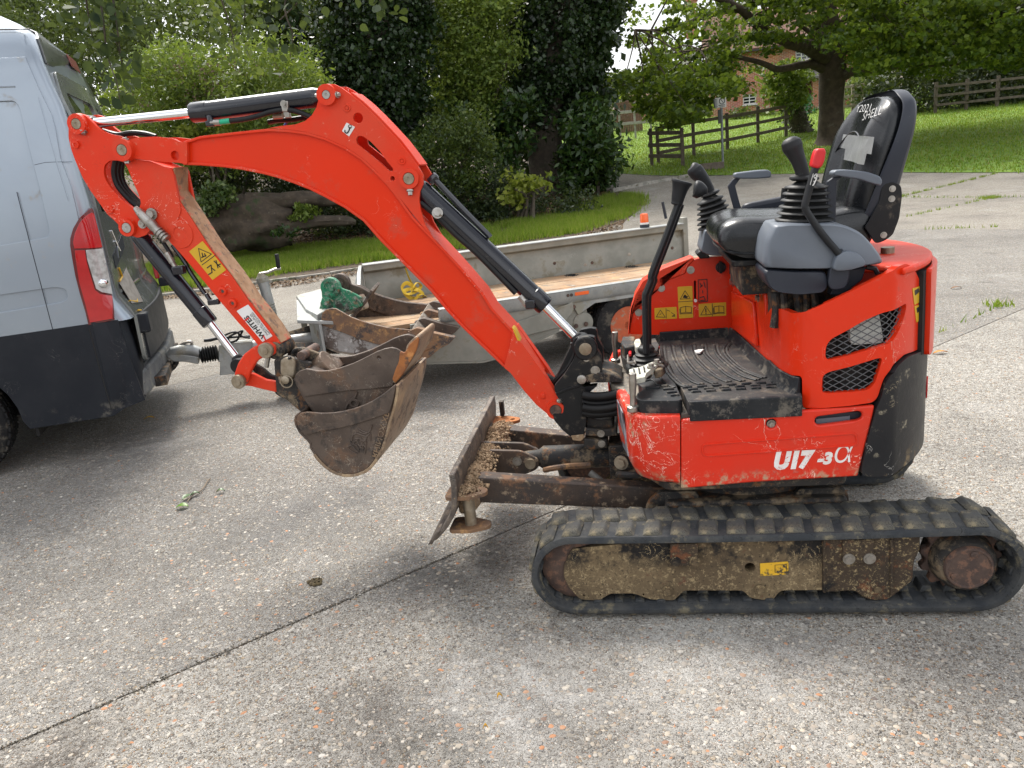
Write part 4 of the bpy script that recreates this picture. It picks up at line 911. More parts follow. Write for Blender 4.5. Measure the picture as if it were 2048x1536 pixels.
mk('swing_cylinder', join(cyl((.30, .78, .60), (.55, .80, .62), .04, 16)), BLACKD, EX)
mk('engine_bay_dark', box((.62, .62, .55), (.42, .7, .19)), DARKIN, EX)
# ================================================================ boom
YB = .552
C5 = lambda pts: crp(pts, 4, 400, 100); C6 = lambda pts: crp(pts, 4, 800, 200); C7 = lambda pts: crp(pts, 4, 800, 584)
topE = [(366, 283), (400, 272), (470, 264), (537, 257), (575, 259), (612, 264), (650, 275), (690, 293), (725, 316), (752, 341), (778, 368), (802, 399), (825, 432), (850, 459), (875, 484), (905, 516), (925, 538), (965, 584), (985, 617), (1025, 660), (1046, 690)]
botE = [(1007, 735), (960, 690), (925, 656), (893, 622), (862, 584), (812, 534), (762, 484), (726, 443), (690, 417), (650, 395), (620, 380), (587, 367), (555, 356), (525, 348), (485, 340), (450, 335), (400, 331), (366, 330)]
web = PL(topE+botE, YB+.012)
slabo('boom_web', web, (0, .116, 0), RED_FLAT, EX, (), .003)
def flange(px, y, th, wd, m, inward):
    p = PL(px, y); V, n = [], len(p); secs = []
    for i in range(n):
        t = (p[min(i+1, n-1)]-p[max(i-1, 0)]).normalized(); nr = Vector((t.z, 0, -t.x))*inward
        secs.append([p[i], p[i]+nr*th, p[i]+nr*th+YV*wd, p[i]+YV*wd])
    return secs
lofto('boom_flange', flange(topE, YB, .011, .14, RED, 1), RED_FADE, EX, .003)
lofto('boom_flange', flange(botE, YB, .011, .14, RED, 1), RED_FADE, EX, .003)
# ear plates carrying the two upper pins
ear = [(537, 256), (560, 252), (590, 249), (610, 242), (624, 230), (633, 214), (637, 198), (637, 185), (642, 175), (652, 168), (668, 168), (682, 175), (700, 188), (725, 208), (750, 232), (775, 258), (800, 285), (820, 311), (836, 333), (846, 350), (846, 368), (840, 382), (838, 398), (841, 420), (850, 448), (868, 478), (905, 520), (888, 498), (850, 459), (802, 399), (752, 341), (725, 316), (690, 293), (650, 275), (612, 264), (575, 259)]
hl = [slot((724, 281), (776, 333), .0125, YB, 5), circ(P(716, 236, y=YB), YV, .019, 14), circ(P(785, 357, y=YB), YV, .009, 10)]
eh = [(714, 288), (712, 278), (716, 272), (725, 272), (742, 284), (760, 303), (775, 324), (786, 337), (786, 342), (779, 342), (760, 325), (735, 305)]
hl[0] = fillet(PL(eh, YB), .004, 2)
EAR = slabo('boom_ear_plate', PL(ear, YB), (0, .014, 0), RED_FADE, EX, hl, .003)
slabo('boom_ear_plate', [p+YV*.126 for p in PL(ear, YB)], (0, .014, 0), RED_FADE, EX, [[p+YV*.126 for p in h] for h in hl], .003)
bs = PL([(700, 188), (725, 208), (750, 232), (775, 258), (800, 285), (820, 311), (836, 333)], YB+.012)
lofto('boom_back_strip', [[p, p+Vector((.008, 0, .006)), p+Vector((.008, .116, .006)), p+YV*.116] for p in bs], RED_FADE, EX, .002)
def boss(p, y, r, rp, h=.02, m=RED_FADE, pm=PINM, name='pin_boss', dep=.16):
    c = P(*p, y=y); b = mk(name, lathe(c, (0, -1, 0), [(-.004, r*1.06), (h*.5, r), (h, r), (h, rp*1.05), (h-.004, rp)], 26), m, EX, 0, 40)
    mk('pivot_pin', lathe(c-YV*(h-.006), (0, -1, 0), [(-dep, rp), (0, rp), (.006, rp*.92), (.006, rp*.3), (.004, rp*.2)], 18), pm, b); return b
boss((656, 190), YB, .037, .016, .02, pm=STEEL); boss((820, 357), YB, .037, .022, .02)
bolt(EX, P(637, 191, y=YB+.0), (-1, 0, .1), .008, .012); bolt(EX, P(674, 190, y=YB-.012), (1, -.3, .1), .008, .012); bolt(EX, P(820, 380, y=YB-.01), (0, -.3, -1), .009, .02)
for q in ((694, 216), (804, 322)): mk('plug_boss', join(ring(P(*q, y=YB-.0005), YV, .011, .004, 16, 6), lathe(P(*q, y=YB), (0, -1, 0), [(0, .006), (.003, .006)], 10)), RED_FADE, EAR)
lab = fillet(PL([(693, 245), (710, 254), (698, 273), (684, 262)], YB-.0012), .002); mk('hook_label', slab(lab, (0, .001, 0)), WHT, EX)
cq = PL([(700, 254), (698, 261), (694, 266), (690, 264), (690, 260)], YB-.0018); mk('hook_print', join(tube(cr(cq, 4), .0026, 5), ring(P(700, 253, y=YB-.0018), YV, .0062, .0013, 14, 4)), INK, EX)
# boom foot (lower forging with wear) and far ear
foot = [(1046, 690), (1025, 660), (1020, 690), (1012, 720), (1007, 735), (1020, 745), (1050, 784), (1072, 809), (1096, 829), (1108, 835), (1122, 832), (1128, 822), (1127, 808), (1118, 798), (1107, 780), (1090, 752), (1062, 712)]
slabo('boom_foot', fillet(PL(foot, YB-.006), .008), (0, .045, 0), RED_FADE, EX, (), .006)
slabo('boom_foot', fillet([p+YV*.108 for p in PL(foot, YB-.006)], .008), (0, .045, 0), RED_FADE, EX, (), .006)
mk('foot_web', slab([p+YV*.03 for p in PL([(1046, 690), (1020, 690), (1007, 735), (1050, 780), (1075, 790), (1085, 750)], YB)], (0, .09, 0)), RED_FADE, EX)
boss((1112, 819), YB-.006, .037, .024, .014, RED_FADE, HUB); bolt(EX, P(1119, 803, y=YB-.02), (.4, -.2, 1), .009, .014)
mk('foot_nub', box(P(1086, 792, y=YB-.008), (.016, .01, .02)), RED_FADE, EX, .003)
mk('yellow_marker', slab(PL([(1024, 655), (1029, 659), (1040, 682), (1035, 681)], YB-.010), (0, .05, 0)), YEL, EX)
# front fork of the boom round the arm pin
fk = [(250, 281), (275, 275), (310, 273), (345, 277), (362, 285), (374, 283), (374, 330), (362, 326), (330, 324), (290, 320), (262, 316), (243, 314), (236, 300), (240, 287)]
fh = [circ(P(350, 311, y=YB-.008), YV, .018, 14)]
slabo('boom_fork', fillet(PL(fk, YB-.008), .010), (0, .018, 0), RED_FADE, EX, fh, .004)
slabo('boom_fork', fillet([p+YV*.138 for p in PL(fk, YB-.008)], .010), (0, .018, 0), RED_FADE, EX, fh and [[p+YV*.138 for p in fh[0]]], .004)
mk('fork_web', slab(PL([(345, 282), (375, 280), (375, 330), (345, 322)], YB+.008), (0, .124, 0)), RED, EX)
boss((250, 300), YB-.008, .042, .022, .022); bolt(EX, P(251, 280, y=YB-.01), (0, -.2, 1), .009, .01); bolt(EX, P(254, 322, y=YB-.01), (0, -.2, -1), .009, .01)
# hydraulic cylinders
def cylinder(p0, p1, p2, y, rb, rr, name):
    "p0 pin of the barrel, p1 end of the barrel, p2 rod eye"
    a, b, c = P(*p0, y=y), P(*p1, y=y), P(*p2, y=y); d = (b-a).normalized(); l = (b-a).length
    o = mk(name+'_barrel', lathe(a, d, [(.0, rb*.55), (.02, rb*.75), (.05, rb*.98), (.055, rb), (l-.07, rb), (l-.068, rb*1.06), (l-.006, rb*1.06), (l, rb*.98), (l, rr*1.1)], 28), CYLB, EX, 0, 40)
    mk(name+'_rod', join(lathe(b, (c-b), [(-.02, rr), ((c-b).length, rr)], 20)), CHROME, EX, 0, 40)
    mk('rod_eye', join(lathe(c-(c-b).normalized()*.045, (c-b), [(0, rr*.9), (.01, rr*1.35), (.03, rr*1.4), (.045, rr*1.2)], 16), cyl(c-YV*.04, c+YV*.04, rb*.95, 20)), BLACK, EX, .003, 40)
    return o
ym = .622
yb = YB+.02
cylinder((656, 192), (385, 226), (172, 248), .60, .0365, .0185, 'arm_cylinder')
cylinder((822, 360), (1091, 613), (1163, 686), .60, .0375, .0185, 'boom_cylinder')
cylinder((262, 452), (421, 647), (483, 728), .595, .0330, .0170, 'bucket_cylinder')
def pipe(pts, y, r=.0085, m=CYLB, name='steel_pipe'): return mk(name, tube(cr([P(*q, y=y) for q in pts], 5), r, 8), m, EX)
pipe(C6([(255, 640), (275, 625), (300, 660), (450, 820), (600, 975), (700, 1075), (720, 1100)]), .60, .0115)
mk('pipe_union', lathe(P(867, 357, y=.60), (.8, 0, .6), [(-.02, .016), (.016, .016), (.02, .01)], 8), CYLB, EX)
pipe(C6([(165, 820), (240, 880), (300, 930), (450, 1080), (600, 1210), (760, 1370), (930, 1545)]), .575, .0125, HOSE, 'hydraulic_hose')
bolt(EX, P(*C6([(300, 905)])[0], y=.558), (.2, -1, .2), .014, .02, STEEL)
mk('pipe_clip', box(P(*C6([(322, 885)])[0], y=.575), (.03, .02, .02)), CYLB, EX, .004)
mk('hose_fitting', join(cyl(P(*C7([(960, 30)])[0], y=.575), P(*C7([(1000, 75)])[0], y=.575), .0135, 8), cyl(P(*C7([(1000, 75)])[0], y=.575), P(*C7([(1030, 100)])[0], y=.575), .017, 8)), STEEL, EX)
mk('cylinder_port', join(box(P(*C7([(1045, 95)])[0], y=.572), (.04, .035, .035)), cyl(P(*C7([(1050, 60)])[0], y=.572), P(*C7([(1075, 75)])[0], y=.60), .018, 10)), CYLB, EX, .005)
# arm cylinder fittings
C8 = lambda pts: crp(pts, 2.926, 200, 0)
mk('cylinder_port', join(cyl(P(*C8([(640, 675)])[0], y=.575), P(*C8([(650, 718)])[0], y=.57), .013, 10), box(P(*C8([(648, 722)])[0], y=.57), (.035, .022, .022))), CYLB, EX, .004)
mk('hose_fitting', cyl(P(*C8([(652, 718)])[0], y=.57), P(*C8([(705, 716)])[0], y=.57), .0125, 8), STEEL, EX)
mk('green_sleeve', cyl(P(*C8([(700, 715)])[0], y=.57), P(*C8([(762, 707)])[0], y=.57), .0105, 12), GREENF, EX)
mk('hydraulic_hose', tube(cr([P(*q, y=.57) for q in C8([(755, 708), (830, 700), (920, 680), (1000, 655), (1080, 643), (1150, 652), (1235, 685)])], 6), .0098, 10), HOSE, EX)
mk('hydraulic_hose', tube(cr([P(*q, y=.64) for q in C8([(985, 715), (1040, 705), (1120, 700), (1190, 690), (1240, 690)])], 5), .010, 8), HOSE, EX)
mk('blue_hose', tube(cr([P(*q, y=.66) for q in C8([(1080, 735), (1095, 715), (1110, 700)])], 4), .005, 6), M('blue_hose', (.02, .08, .4), rough=.4), EX)
mk('hose_clip', join(slab(PL(C8([(1055, 592), (1098, 590), (1100, 635), (1095, 655), (1065, 655)]), .56), (0, .02, 0)), slab(PL(C8([(1065, 640), (1100, 640), (1112, 690), (1080, 690)]), .565), (0, .02, 0))), STEEL, EX, .003)
bolt(EX, P(*C8([(1076, 608)])[0], y=.56), (0, -1, 0), .009, .008, STEEL); mk('brass_fitting', cyl(P(*C8([(1015, 682)])[0], y=.60), P(*C8([(1070, 678)])[0], y=.60), .011, 8), PINM, EX)
# ================================================================ arm
YA = .566
ARMR = [(137, 275), (137, 245), (143, 232), (155, 226), (170, 230), (181, 240), (192, 252), (205, 262), (220, 268), (240, 272), (262, 284), (262, 318), (300, 322), (345, 340), (362, 420), (345, 470), (337, 481), (318, 452), (310, 446), (292, 470), (275, 476), (255, 468), (242, 455), (228, 440), (214, 428), (198, 405), (180, 380), (165, 355), (150, 320), (142, 298)]
slo = [(207, 345), (209, 330), (219, 321), (235, 321), (248, 324), (256, 338), (267, 366), (277, 388), (282, 405), (278, 418), (268, 418), (256, 409), (240, 396), (222, 377), (211, 360)]
slabo('arm_cheek', fillet(PL(ARMR, YA-.004), .010), (0, .014, 0), RED_FADE, EX, [fillet(PL(slo, YA-.004), .008)], .003)
slabo('arm_cheek', fillet([p+YV*.105 for p in PL(ARMR, YA-.004)], .010), (0, .014, 0), RED_FADE, EX, [[p+YV*.105 for p in fillet(PL(slo, YA-.004), .008)]], .003)
beamL = [(262, 318), (300, 326), (345, 336), (385, 397), (422, 455), (462, 514), (497, 563), (545, 640), (567, 678), (560, 702), (540, 712), (520, 700), (500, 671), (475, 644), (445, 609), (410, 566), (375, 524), (340, 484), (318, 452), (296, 412), (276, 362)]
beamL = [(262, 318), (300, 326), (345, 336), (347, 384), (385, 441), (422, 499), (462, 550), (497, 601), (540, 655), (560, 685), (558, 705), (540, 714), (520, 696), (500, 671), (475, 644), (445, 609), (410, 566), (375, 524), (340, 484), (318, 452), (296, 412), (276, 362)]
slabo('arm_beam', fillet(PL(beamL, YA), .006), (0, .105, 0), RED_FADE, EX, (), .004)
rf = PL([(346, 336), (348, 384), (386, 441), (423, 499), (463, 550), (498, 601), (541, 655), (561, 686)], YA+.004)
lofto('arm_rust_face', [[p+Vector((.001, 0, .0)), p+Vector((.006, 0, .002)), p+Vector((.006, .10, .002)), p+Vector((.001, .10, .0))] for p in rf], ARM_RUST, EX, .001)
tear = cr(PL([(284, 345), (291, 337), (301, 340), (308, 360), (322, 395), (325, 402), (316, 409), (306, 402), (297, 385), (288, 362)], YA-.001), 3, True)
mk('pressed_rim', join(*[tube([tear[i], tear[(i+1) % len(tear)]], .003, 5) for i in range(len(tear))]), RED_FADE, EX)
cb = P(360, 468, y=YA); mk('arm_disc', join(lathe(cb, (0, -1, 0), [(0, .058), (.004, .056), (.005, .030), (.002, .027), (.0, .0)], 28)), RED_FADE, EX, 0, 40)
for q in ((158, 248), (258, 455)):
    boss(q, YA-.006, .038 if q[0] < 200 else .034, .021, .018, RED_FADE, PINM if q[0] < 200 else STEEL)
bolt(EX, P(167, 263, y=YA-.012), (.2, -.5, -1), .009, .012)
for q in ((153, 289), (221, 419)): mk('plug_boss', lathe(P(*q, y=YA-.004), (0, -1, 0), [(0, .015), (.008, .015), (.009, .007), (.006, .006)], 14), RED_FADE, EX, 0, 30)
for q in ((447, 582), (467, 606)):
    mk('hose_clamp_boss', lathe(P(*q, y=YA), (0, -1, 0), [(0, .02), (.014, .018), (.016, .010), (.012, .008)], 16), RED_FADE, EX, 0, 40)
    bolt(EX, P(*q, y=YA-.008), (0, -1, 0), .007, .008, HUB, washer=False)
# hoses through the arm, swivel fitting
for k in range(3): mk('hydraulic_hose', tube(cr([P(a+k*7, b, y=.60+.012*k) for a, b in ((232, 318), (228, 345), (236, 372), (258, 398), (282, 420), (300, 445))], 6), .0115, 8), HOSE, EX)
mk('hydraulic_hose', tube(cr([P(a, b, y=.61) for a, b in ((205, 262), (235, 270), (262, 266), (290, 268), (312, 274))], 6), .011, 8), HOSE, EX)
sv = [P(*q, y=YA-.022) for q in ((270, 415), (285, 430), (300, 445), (312, 458), (322, 468), (333, 478))]
mk('swivel_fitting', tube(sv, [.010, .020, .022, .018, .015, .015], 12), STEEL, EX, .002)
for k in range(4): c = lerp(sv[3], sv[5], .2+k*.25); mk('fitting_ring', lathe(c, (sv[5]-sv[3]), [(-.006, .015), (-.003, .021), (.003, .021), (.006, .015)], 12), STEEL, EX)
bolt(EX, P(304, 428, y=YA-.01), (0, -1, 0), .016, .018, STEEL); bolt(EX, P(285, 448, y=YA-.014), (0, -1, 0), .012, .01, STEEL)
pipe([(310, 462), (330, 490), (345, 515)], .572, .0085, HOSE, 'hydraulic_hose')
mk('hose_fitting', join(cyl(P(334, 505, y=.568), P(345, 525, y=.568), .013, 8), cyl(P(345, 525, y=.568), P(352, 536, y=.568), .010, 8)), STEEL, EX)
mk('cylinder_port', box(P(358, 540, y=.57), (.05, .03, .035)), CYLB, EX, .006)
pipe([(345, 490), (370, 525), (378, 540), (398, 570), (410, 588)], .61, .009)
mk('cylinder_port', join(box(P(428, 604, y=.58), (.05, .02, .022)), cyl(P(412, 588, y=.60), P(425, 608, y=.585), .010, 8)), CYLB, EX, .004)
# warning label and maker label on the arm
def armlabel(q, m, name): return mk(name, slab(fillet(PL(q, YA-.0012), .003), (0, .001, 0)), m, EX)
armlabel([(405, 482), (452, 540), (425, 560), (378, 503)], YEL, 'warning_label')
def al(segs, w_=.0014, m=INK, name='label_print'):
    g = []
    for s_ in segs:
        q = PL(s_, YA-.0018)
        for a, b in zip(q, q[1:]): d = b-a; g.append(box((a+b)/2, (d.length+w_, .0006, w_*2), (d.normalized(), YV, d.normalized().cross(YV))))
    return mk(name, join(*g), m, EX)
al([[(397, 497), (423, 508), (402, 524), (397, 497)], [(404, 530), (431, 510)]])
al([[(404, 506), (406, 514)], [(409, 507), (411, 513)], [(403, 515), (412, 511)]], .0022)
al([[(428, 522), (440, 534)], [(432, 521), (436, 536)], [(441, 528), (434, 531)], [(423, 536), (430, 541)], [(414, 536), (422, 530), (424, 545), (417, 549)]], .0022)
armlabel([(496, 609), (545, 672), (525, 684), (473, 622)], WHT, 'maker_label')
xd = (P(473, 622, y=YA)-P(525, 684, y=YA)).normalized(); yd = (P(473, 622, y=YA)-P(496, 609, y=YA))
text('maker_lettering', 'WHITES', P(531, 673, y=YA-.0016), xd, yd, .031, INK, EX, .0003, .1, bold=.001)
text('maker_lettering', 'MANUAL COUPLER', P(537, 669, y=YA-.0016), xd, yd, .0125, INK, EX, .0003)
text('maker_lettering', 'SAFETY PIN REQUIRED', P(541, 667, y=YA-.0016), xd, yd, .011, INK, EX, .0003)
al([[(489, 642), (497, 636)], [(527, 672), (531, 680)]], .003, INKR)
# ================================================================ bucket linkage, coupler and the two nested buckets
YK = YA-.012
def link(name, px, y, th, m, h=(), bev=.006): return slabo(name, fillet(PL(px, y), .006), (0, th, 0), m, EX, h, bev)
C9 = lambda pts: crp(pts, 4, 400, 500)
lo = C9([(272, 1040), (275, 985), (300, 910), (350, 835), (420, 780), (490, 745), (560, 738), (600, 770), (600, 830), (560, 855), (500, 862), (455, 890), (430, 930), (405, 975), (385, 1040), (350, 1090), (300, 1085)])
for yy in (YK-.012, YK+.115): link('curved_link', lo, yy, .022, RED_FADE)
lb2 = C9([(330, 1085), (300, 1080), (272, 1050), (280, 1010), (310, 990), (380, 985), (420, 990), (520, 1040), (610, 1055), (612, 1140), (520, 1120), (400, 1090)])
for yy in (YK+.014, YK+.09): link('bucket_link', lb2, yy, .022, RED_FADE)
lb3 = C9([(425, 905), (500, 950), (560, 1000), (608, 1015), (608, 1050), (520, 1030), (440, 985), (415, 950)])
link('bucket_link', lb3, YK+.06, .02, BLACKD)
for q, r_ in (((535, 699), .032), ((481, 761), .030)):
    c = P(*q, y=YK-.012); mk('link_pin', join(lathe(c, (0, -1, 0), [(-.15, .02), (0, .026), (.006, r_*.98), (.022, r_), (.026, r_*.9), (.026, .016), (.030, .014)], 22)), PINM, EX, 0, 40)
mk('arm_nose', cyl(P(548, 702, y=YK), P(548, 702, y=YK)+YV*.13, .036, 22), BLACKD, EX, .003)
mk('link_spring', tube([P(*q, y=YK-.01) for q in C9([(545, 855), (538, 890), (530, 935)])], .011, 8), STEEL, EX)
hp_ = C9([(590, 890), (605, 868), (700, 850), (735, 862), (885, 905), (880, 1000), (860, 1150), (905, 1290), (800, 1290), (690, 1200), (612, 1150), (600, 1010)])
HCH = link('coupler_plate', hp_, .545, .022, BLACKD)
slabo('coupler_plate', fillet([p+YV*.13 for p in PL(hp_, .545)], .006), (0, .022, 0), BLACKD, EX, (), .004)
mk('coupler_body', slab([p+YV*.02 for p in PL(C9([(600, 900), (800, 890), (880, 1150), (880, 1280), (700, 1200), (612, 1140)]), .545)], (0, .11, 0)), BLACKD, EX)
vb = fillet(PL(C9([(640, 880), (680, 862), (740, 866), (760, 900), (755, 1000), (725, 1035), (668, 1030), (640, 990)]), .530), .02); slabo('coupler_boss', vb, (0, .02, 0), PINM, EX, (), .006)
c = P(572, 759, y=.515); mk('safety_pin', lathe(c, (0, -1, 0), [(-.03, .017), (.01, .017), (.014, .012)], 14), PINM, EX); mk('pin_ring', ring(c-YV*.006+Vector((.004, 0, -.008)), (0.2, -1, .1), .024, .0028, 22, 6), PINM, EX)
bolt(EX, P(565, 759, y=.54), (-.8, -.5, 0), .016, .014, PINM)
bolt(EX, P(580, 716, y=.535), (0, -.5, 1), .007, .008, BLACKD)
fe = C9([(745, 830), (760, 795), (800, 778), (850, 790), (965, 835), (960, 900), (880, 930), (800, 900)])
for yy in (.60, .67): slabo('bucket_ear', fillet(PL(fe, yy), .01), (0, .018, 0), BLACKD, EX, (), .004)
mk('ear_pin', cyl(P(602, 713, y=.55), P(602, 713, y=.55)+YV*.16, .020, 18), HUB, EX, .003)
mk('ear_pin', join(ring(P(599, 712, y=.597), YV, .030, .008, 22, 8)), BLACKD, EX)
# inner digging bucket (hangs on the coupler)
CB = lambda pts: crp(pts, 4.8, 560, 640)
IY0, IY1 = .505, .735
ib = CB([(140, 565), (150, 520), (185, 493), (250, 470), (300, 478), (360, 492), (440, 490), (520, 478), (610, 450), (700, 418), (780, 380), (850, 345), (920, 308), (1000, 278), (1070, 265), (1120, 278), (1155, 300), (1190, 318), (1185, 400), (1160, 500), (1130, 570), (1110, 605), (1040, 740), (960, 880), (840, 960), (680, 990), (520, 970), (400, 930), (330, 882), (230, 735)])
def shellpts(pl, off=0): return [p+YV*off for p in pl]
ibp = PL(ib, IY0)
slabo('bucket_side', ibp, (0, .014, 0), BKT, EX, [circ(P(758, 716, y=IY0), YV, .007, 10)], .003)
ifar = shellpts(ibp, IY1-IY0)
slabo('bucket_side', ifar, (0, .012, 0), BKT, EX, (), .003)
bandn = CB([(140, 565), (150, 520), (185, 493), (250, 470), (300, 478), (360, 492), (440, 490), (520, 478), (610, 450), (700, 418), (780, 380), (850, 345), (920, 308), (1000, 278), (1070, 265), (1120, 278), (1155, 300), (1175, 330), (1120, 500), (1080, 640), (900, 660), (640, 682), (400, 712), (235, 738), (180, 650)])
slabo('side_wear_plate', PL(bandn, IY0-.010), (0, .010, 0), BKT, EX, [circ(P(758, 716, y=IY0-.010), YV, .008, 10)], .003)
slabo('side_wear_plate', shellpts(PL(bandn, IY0), IY1-IY0+.012), (0, .010, 0), BKT, EX, (), .003)
back = [ibp[i] for i in range(20, len(ibp))]+[ibp[0]]
secs = [[p, p+YV*(IY1-IY0)] for p in back]
def sheet(name, pts, y0, y1, th, m, flip=1):
    V = []; n = len(pts); secs = []
    for i in range(n):
        t = (pts[min(i+1, n-1)]-pts[max(i-1, 0)]).normalized(); nr = Vector((t.z, 0, -t.x))*flip
        a = Vector((pts[i].x, y0, pts[i].z)); b = Vector((pts[i].x, y1, pts[i].z)); secs.append([a, b, b+nr*th, a+nr*th])
    return lofto(name, secs, m, EX, .002)
sheet('bucket_shell', back, IY0+.01, IY1+.004, .012, BKT, -1)
lip = CB([(1212, 255), (1240, 215), (1290, 165), (1320, 160), (1336, 188), (1325, 250), (1300, 330), (1180, 520), (1110, 612), (1080, 600), (1130, 500), (1190, 370)])
LP = PL(lip, IY0-.012)
slabo('bucket_lip', fillet(LP, .008), (0, IY1-IY0+.03, 0), BKTL, EX, (), .006)
slabo('side_cutter', fillet(PL(CB([(1150, 300), (1192, 318), (1220, 280), (1235, 240), (1320, 165), (1336, 190), (1310, 290), (1180, 520), (1108, 608), (1075, 575), (1105, 480), (1140, 400)]), IY0-.018), .008), (0, .012, 0), RUST, EX, (), .004)
c0, c1 = P(*CB([(380, 480)])[0], y=.62), P(*CB([(480, 400)])[0], y=.62)
mk('bucket_crosstube', tube([c0+(c0-c1)*.5-YV*.02, c0, c1], [.042, .052, .056], 20), M('tube_rust', (.19, .125, .085), (.12, .085, .06), 16, .6, .2, dirt=[((.36, .30, .24), .42, 20)]), EX, .004)
mk('bucket_top_plate', slab([Vector((p.x, IY0+.01, p.z)) for p in PL(CB([(150, 560), (250, 480), (370, 500), (430, 560), (300, 640)]), IY0)], (0, IY1-IY0, 0)), BKT, EX)
mk('inner_ring', ring(P(*CB([(712, 800)])[0], y=IY0-.004), YV, .016, .006, 16, 6), BKT, EX)
mk('inner_gusset', tube(cr([P(*q, y=IY0-.004) for q in CB([(630, 850), (670, 780), (720, 740), (735, 690)])], 5), .005, 6), BKT, EX)
# outer trenching bucket with cast lettering, nested round the inner one
OB = thing('trenching_bucket', P(690, 946, y=.6), 'brown steel trenching bucket with rhino emblem, nested round the smaller bucket at the arm end', 'digger bucket')
OY0, OY1 = .41, .83
ob = CB([(155, 965), (165, 925), (195, 897), (250, 886), (320, 890), (400, 896), (500, 893), (600, 880), (700, 855), (800, 820), (880, 782), (950, 740), (1010, 698), (1060, 655), (1100, 622), (1113, 622), (1115, 680), (1098, 770), (1080, 850), (1062, 915), (1040, 980), (1020, 1070), (1000, 1150), (972, 1225), (940, 1285), (900, 1355), (850, 1415), (800, 1448), (740, 1470), (680, 1480), (620, 1480), (560, 1465), (500, 1438), (440, 1395), (380, 1335), (340, 1280), (305, 1225), (300, 1180), (265, 1140), (235, 1110), (200, 1075), (180, 1040), (162, 1000)])
obp = PL(ob, OY0)
slabo('bucket_side', obp, (0, .014, 0), BKT, OB, (), .003)
slabo('bucket_side', shellpts(obp, OY1-OY0), (0, -.014, 0), BKT, OB, (), .003)
bo = CB([(155, 965), (165, 925), (195, 897), (250, 886), (320, 890), (400, 896), (500, 893), (600, 880), (700, 855), (800, 820), (880, 782), (950, 740), (1010, 698), (1060, 655), (1100, 622), (1110, 640), (1090, 760), (1060, 870), (1040, 895), (900, 948), (700, 1012), (560, 1042), (400, 1068), (240, 1110), (180, 1040), (162, 1000)])
slabo('side_wear_plate', PL(bo, OY0-.011), (0, .011, 0), BKT, OB, (), .003)
slabo('side_wear_plate', shellpts(PL(bo, OY0), OY1-OY0), (0, .011, 0), BKT, OB, (), .003)
bk_ = obp[15:36]
def sheet2(name, pts, y0, y1, th, m, par, flip=1):
    n = len(pts); secs = []
    for i in range(n):
        t = (pts[min(i+1, n-1)]-pts[max(i-1, 0)]).normalized(); nr = Vector((t.z, 0, -t.x))*flip
        a = Vector((pts[i].x, y0, pts[i].z)); b = Vector((pts[i].x, y1, pts[i].z)); secs.append([a, b, b+nr*th, a+nr*th])
    return lofto(name, secs, m, par, .002)
sheet2('bucket_shell', bk_, OY0-.004, OY1+.004, .012, BKTL, OB, -1)
sheet2('bucket_back', obp[34:]+[obp[0], obp[1]], OY0, OY1, .010, BKT, OB, -1)
# cast rhino emblem and lettering, raised on the near cheek
yq = OY0-.0015
def raised(pts, r=.003, y=yq, m=BKT): return mk('cast_emblem', tube(cr([P(*q, y=y) for q in CB(pts)], 4), r, 6, True, YV, .8), m, OB)
for pts in ([(748, 1038), (790, 1062), (840, 1080), (868, 1060), (882, 1008)], [(748, 1038), (775, 1080), (835, 1090)], [(735, 1085), (775, 1100), (830, 1115), (865, 1090), (868, 1160)], [(655, 1220), (690, 1205), (740, 1260), (760, 1270)], [(672, 1165), (700, 1195), (735, 1205), (760, 1250)], [(690, 1160), (700, 1110), (735, 1085)], [(735, 1150), (760, 1200), (800, 1255)], [(770, 1120), (785, 1180), (800, 1240)], [(720, 1140), (760, 1135), (800, 1160), (830, 1150)], [(828, 1165), (822, 1230), (812, 1285)], [(760, 1210), (800, 1200), (828, 1230)]): raised(pts, .0038)
for a_, b_ in (((700, 1200), (760, 1130)), ((780, 1200), (835, 1130)), ((660, 1235), (735, 1280))): raised([a_, ((a_[0]+b_[0])/2-8, (a_[1]+b_[1])/2), b_], .003)
tx = (P(*CB([(935, 1010)])[0], y=yq)-P(*CB([(855, 1310)])[0], y=yq)).normalized()
text('cast_lettering', 'RHINOX\u00b7XP', P(*CB([(884, 1310)])[0], y=yq), tx, tx.cross(YV)*-1, .033, BKTL, OB, .003, 0, wide=1.15)
# ================================================================ VAN (rear quarter in view)
VA = math.radians(28); va = Vector((math.cos(VA), math.sin(VA), 0)); vl = Vector((-va.y, va.x, 0)); VB = P(-80, 970, z=0)
VAN = thing('parked_van', VB+vl*1.0, 'silver grey high-roof panel van with black lower bumper, hitched to the trailer', 'van')
def VW(a, l, z): return VB+va*a+vl*l+ZV*z
def vt(z): return 0 if z < 1.35 else .055*((z-1.35)/1.0)**1.7 if z < 2.3 else .051+.30*max(0, (z-2.3)/.43)**2.4
def vhit(px, py, off=0):
    v = ray(px, py); l = 0
    for _ in range(12):
        q = CAM+v*((VB+vl*l-CAM).dot(vl)/v.dot(vl)); l = vt(min(q.z, 2.72))-off
    return (q-VB).dot(va), q.z
edge = [vhit(*p) for p in ((62, 58), (107, 175), (137, 237), (150, 315), (172, 375), (181, 416), (200, 494), (222, 591), (230, 636))]
edge.sort(key=lambda e: e[1]); EZ = [e[1] for e in edge]; EA = [e[0] for e in edge]
def ac(z): return float(np.interp(z, [.2, .86]+EZ[1:]+[2.62, 2.73], [1.15, 1.16]+EA[1:]+[EA[-1]-.05, EA[-1]-.22]))
VWD = 1.95
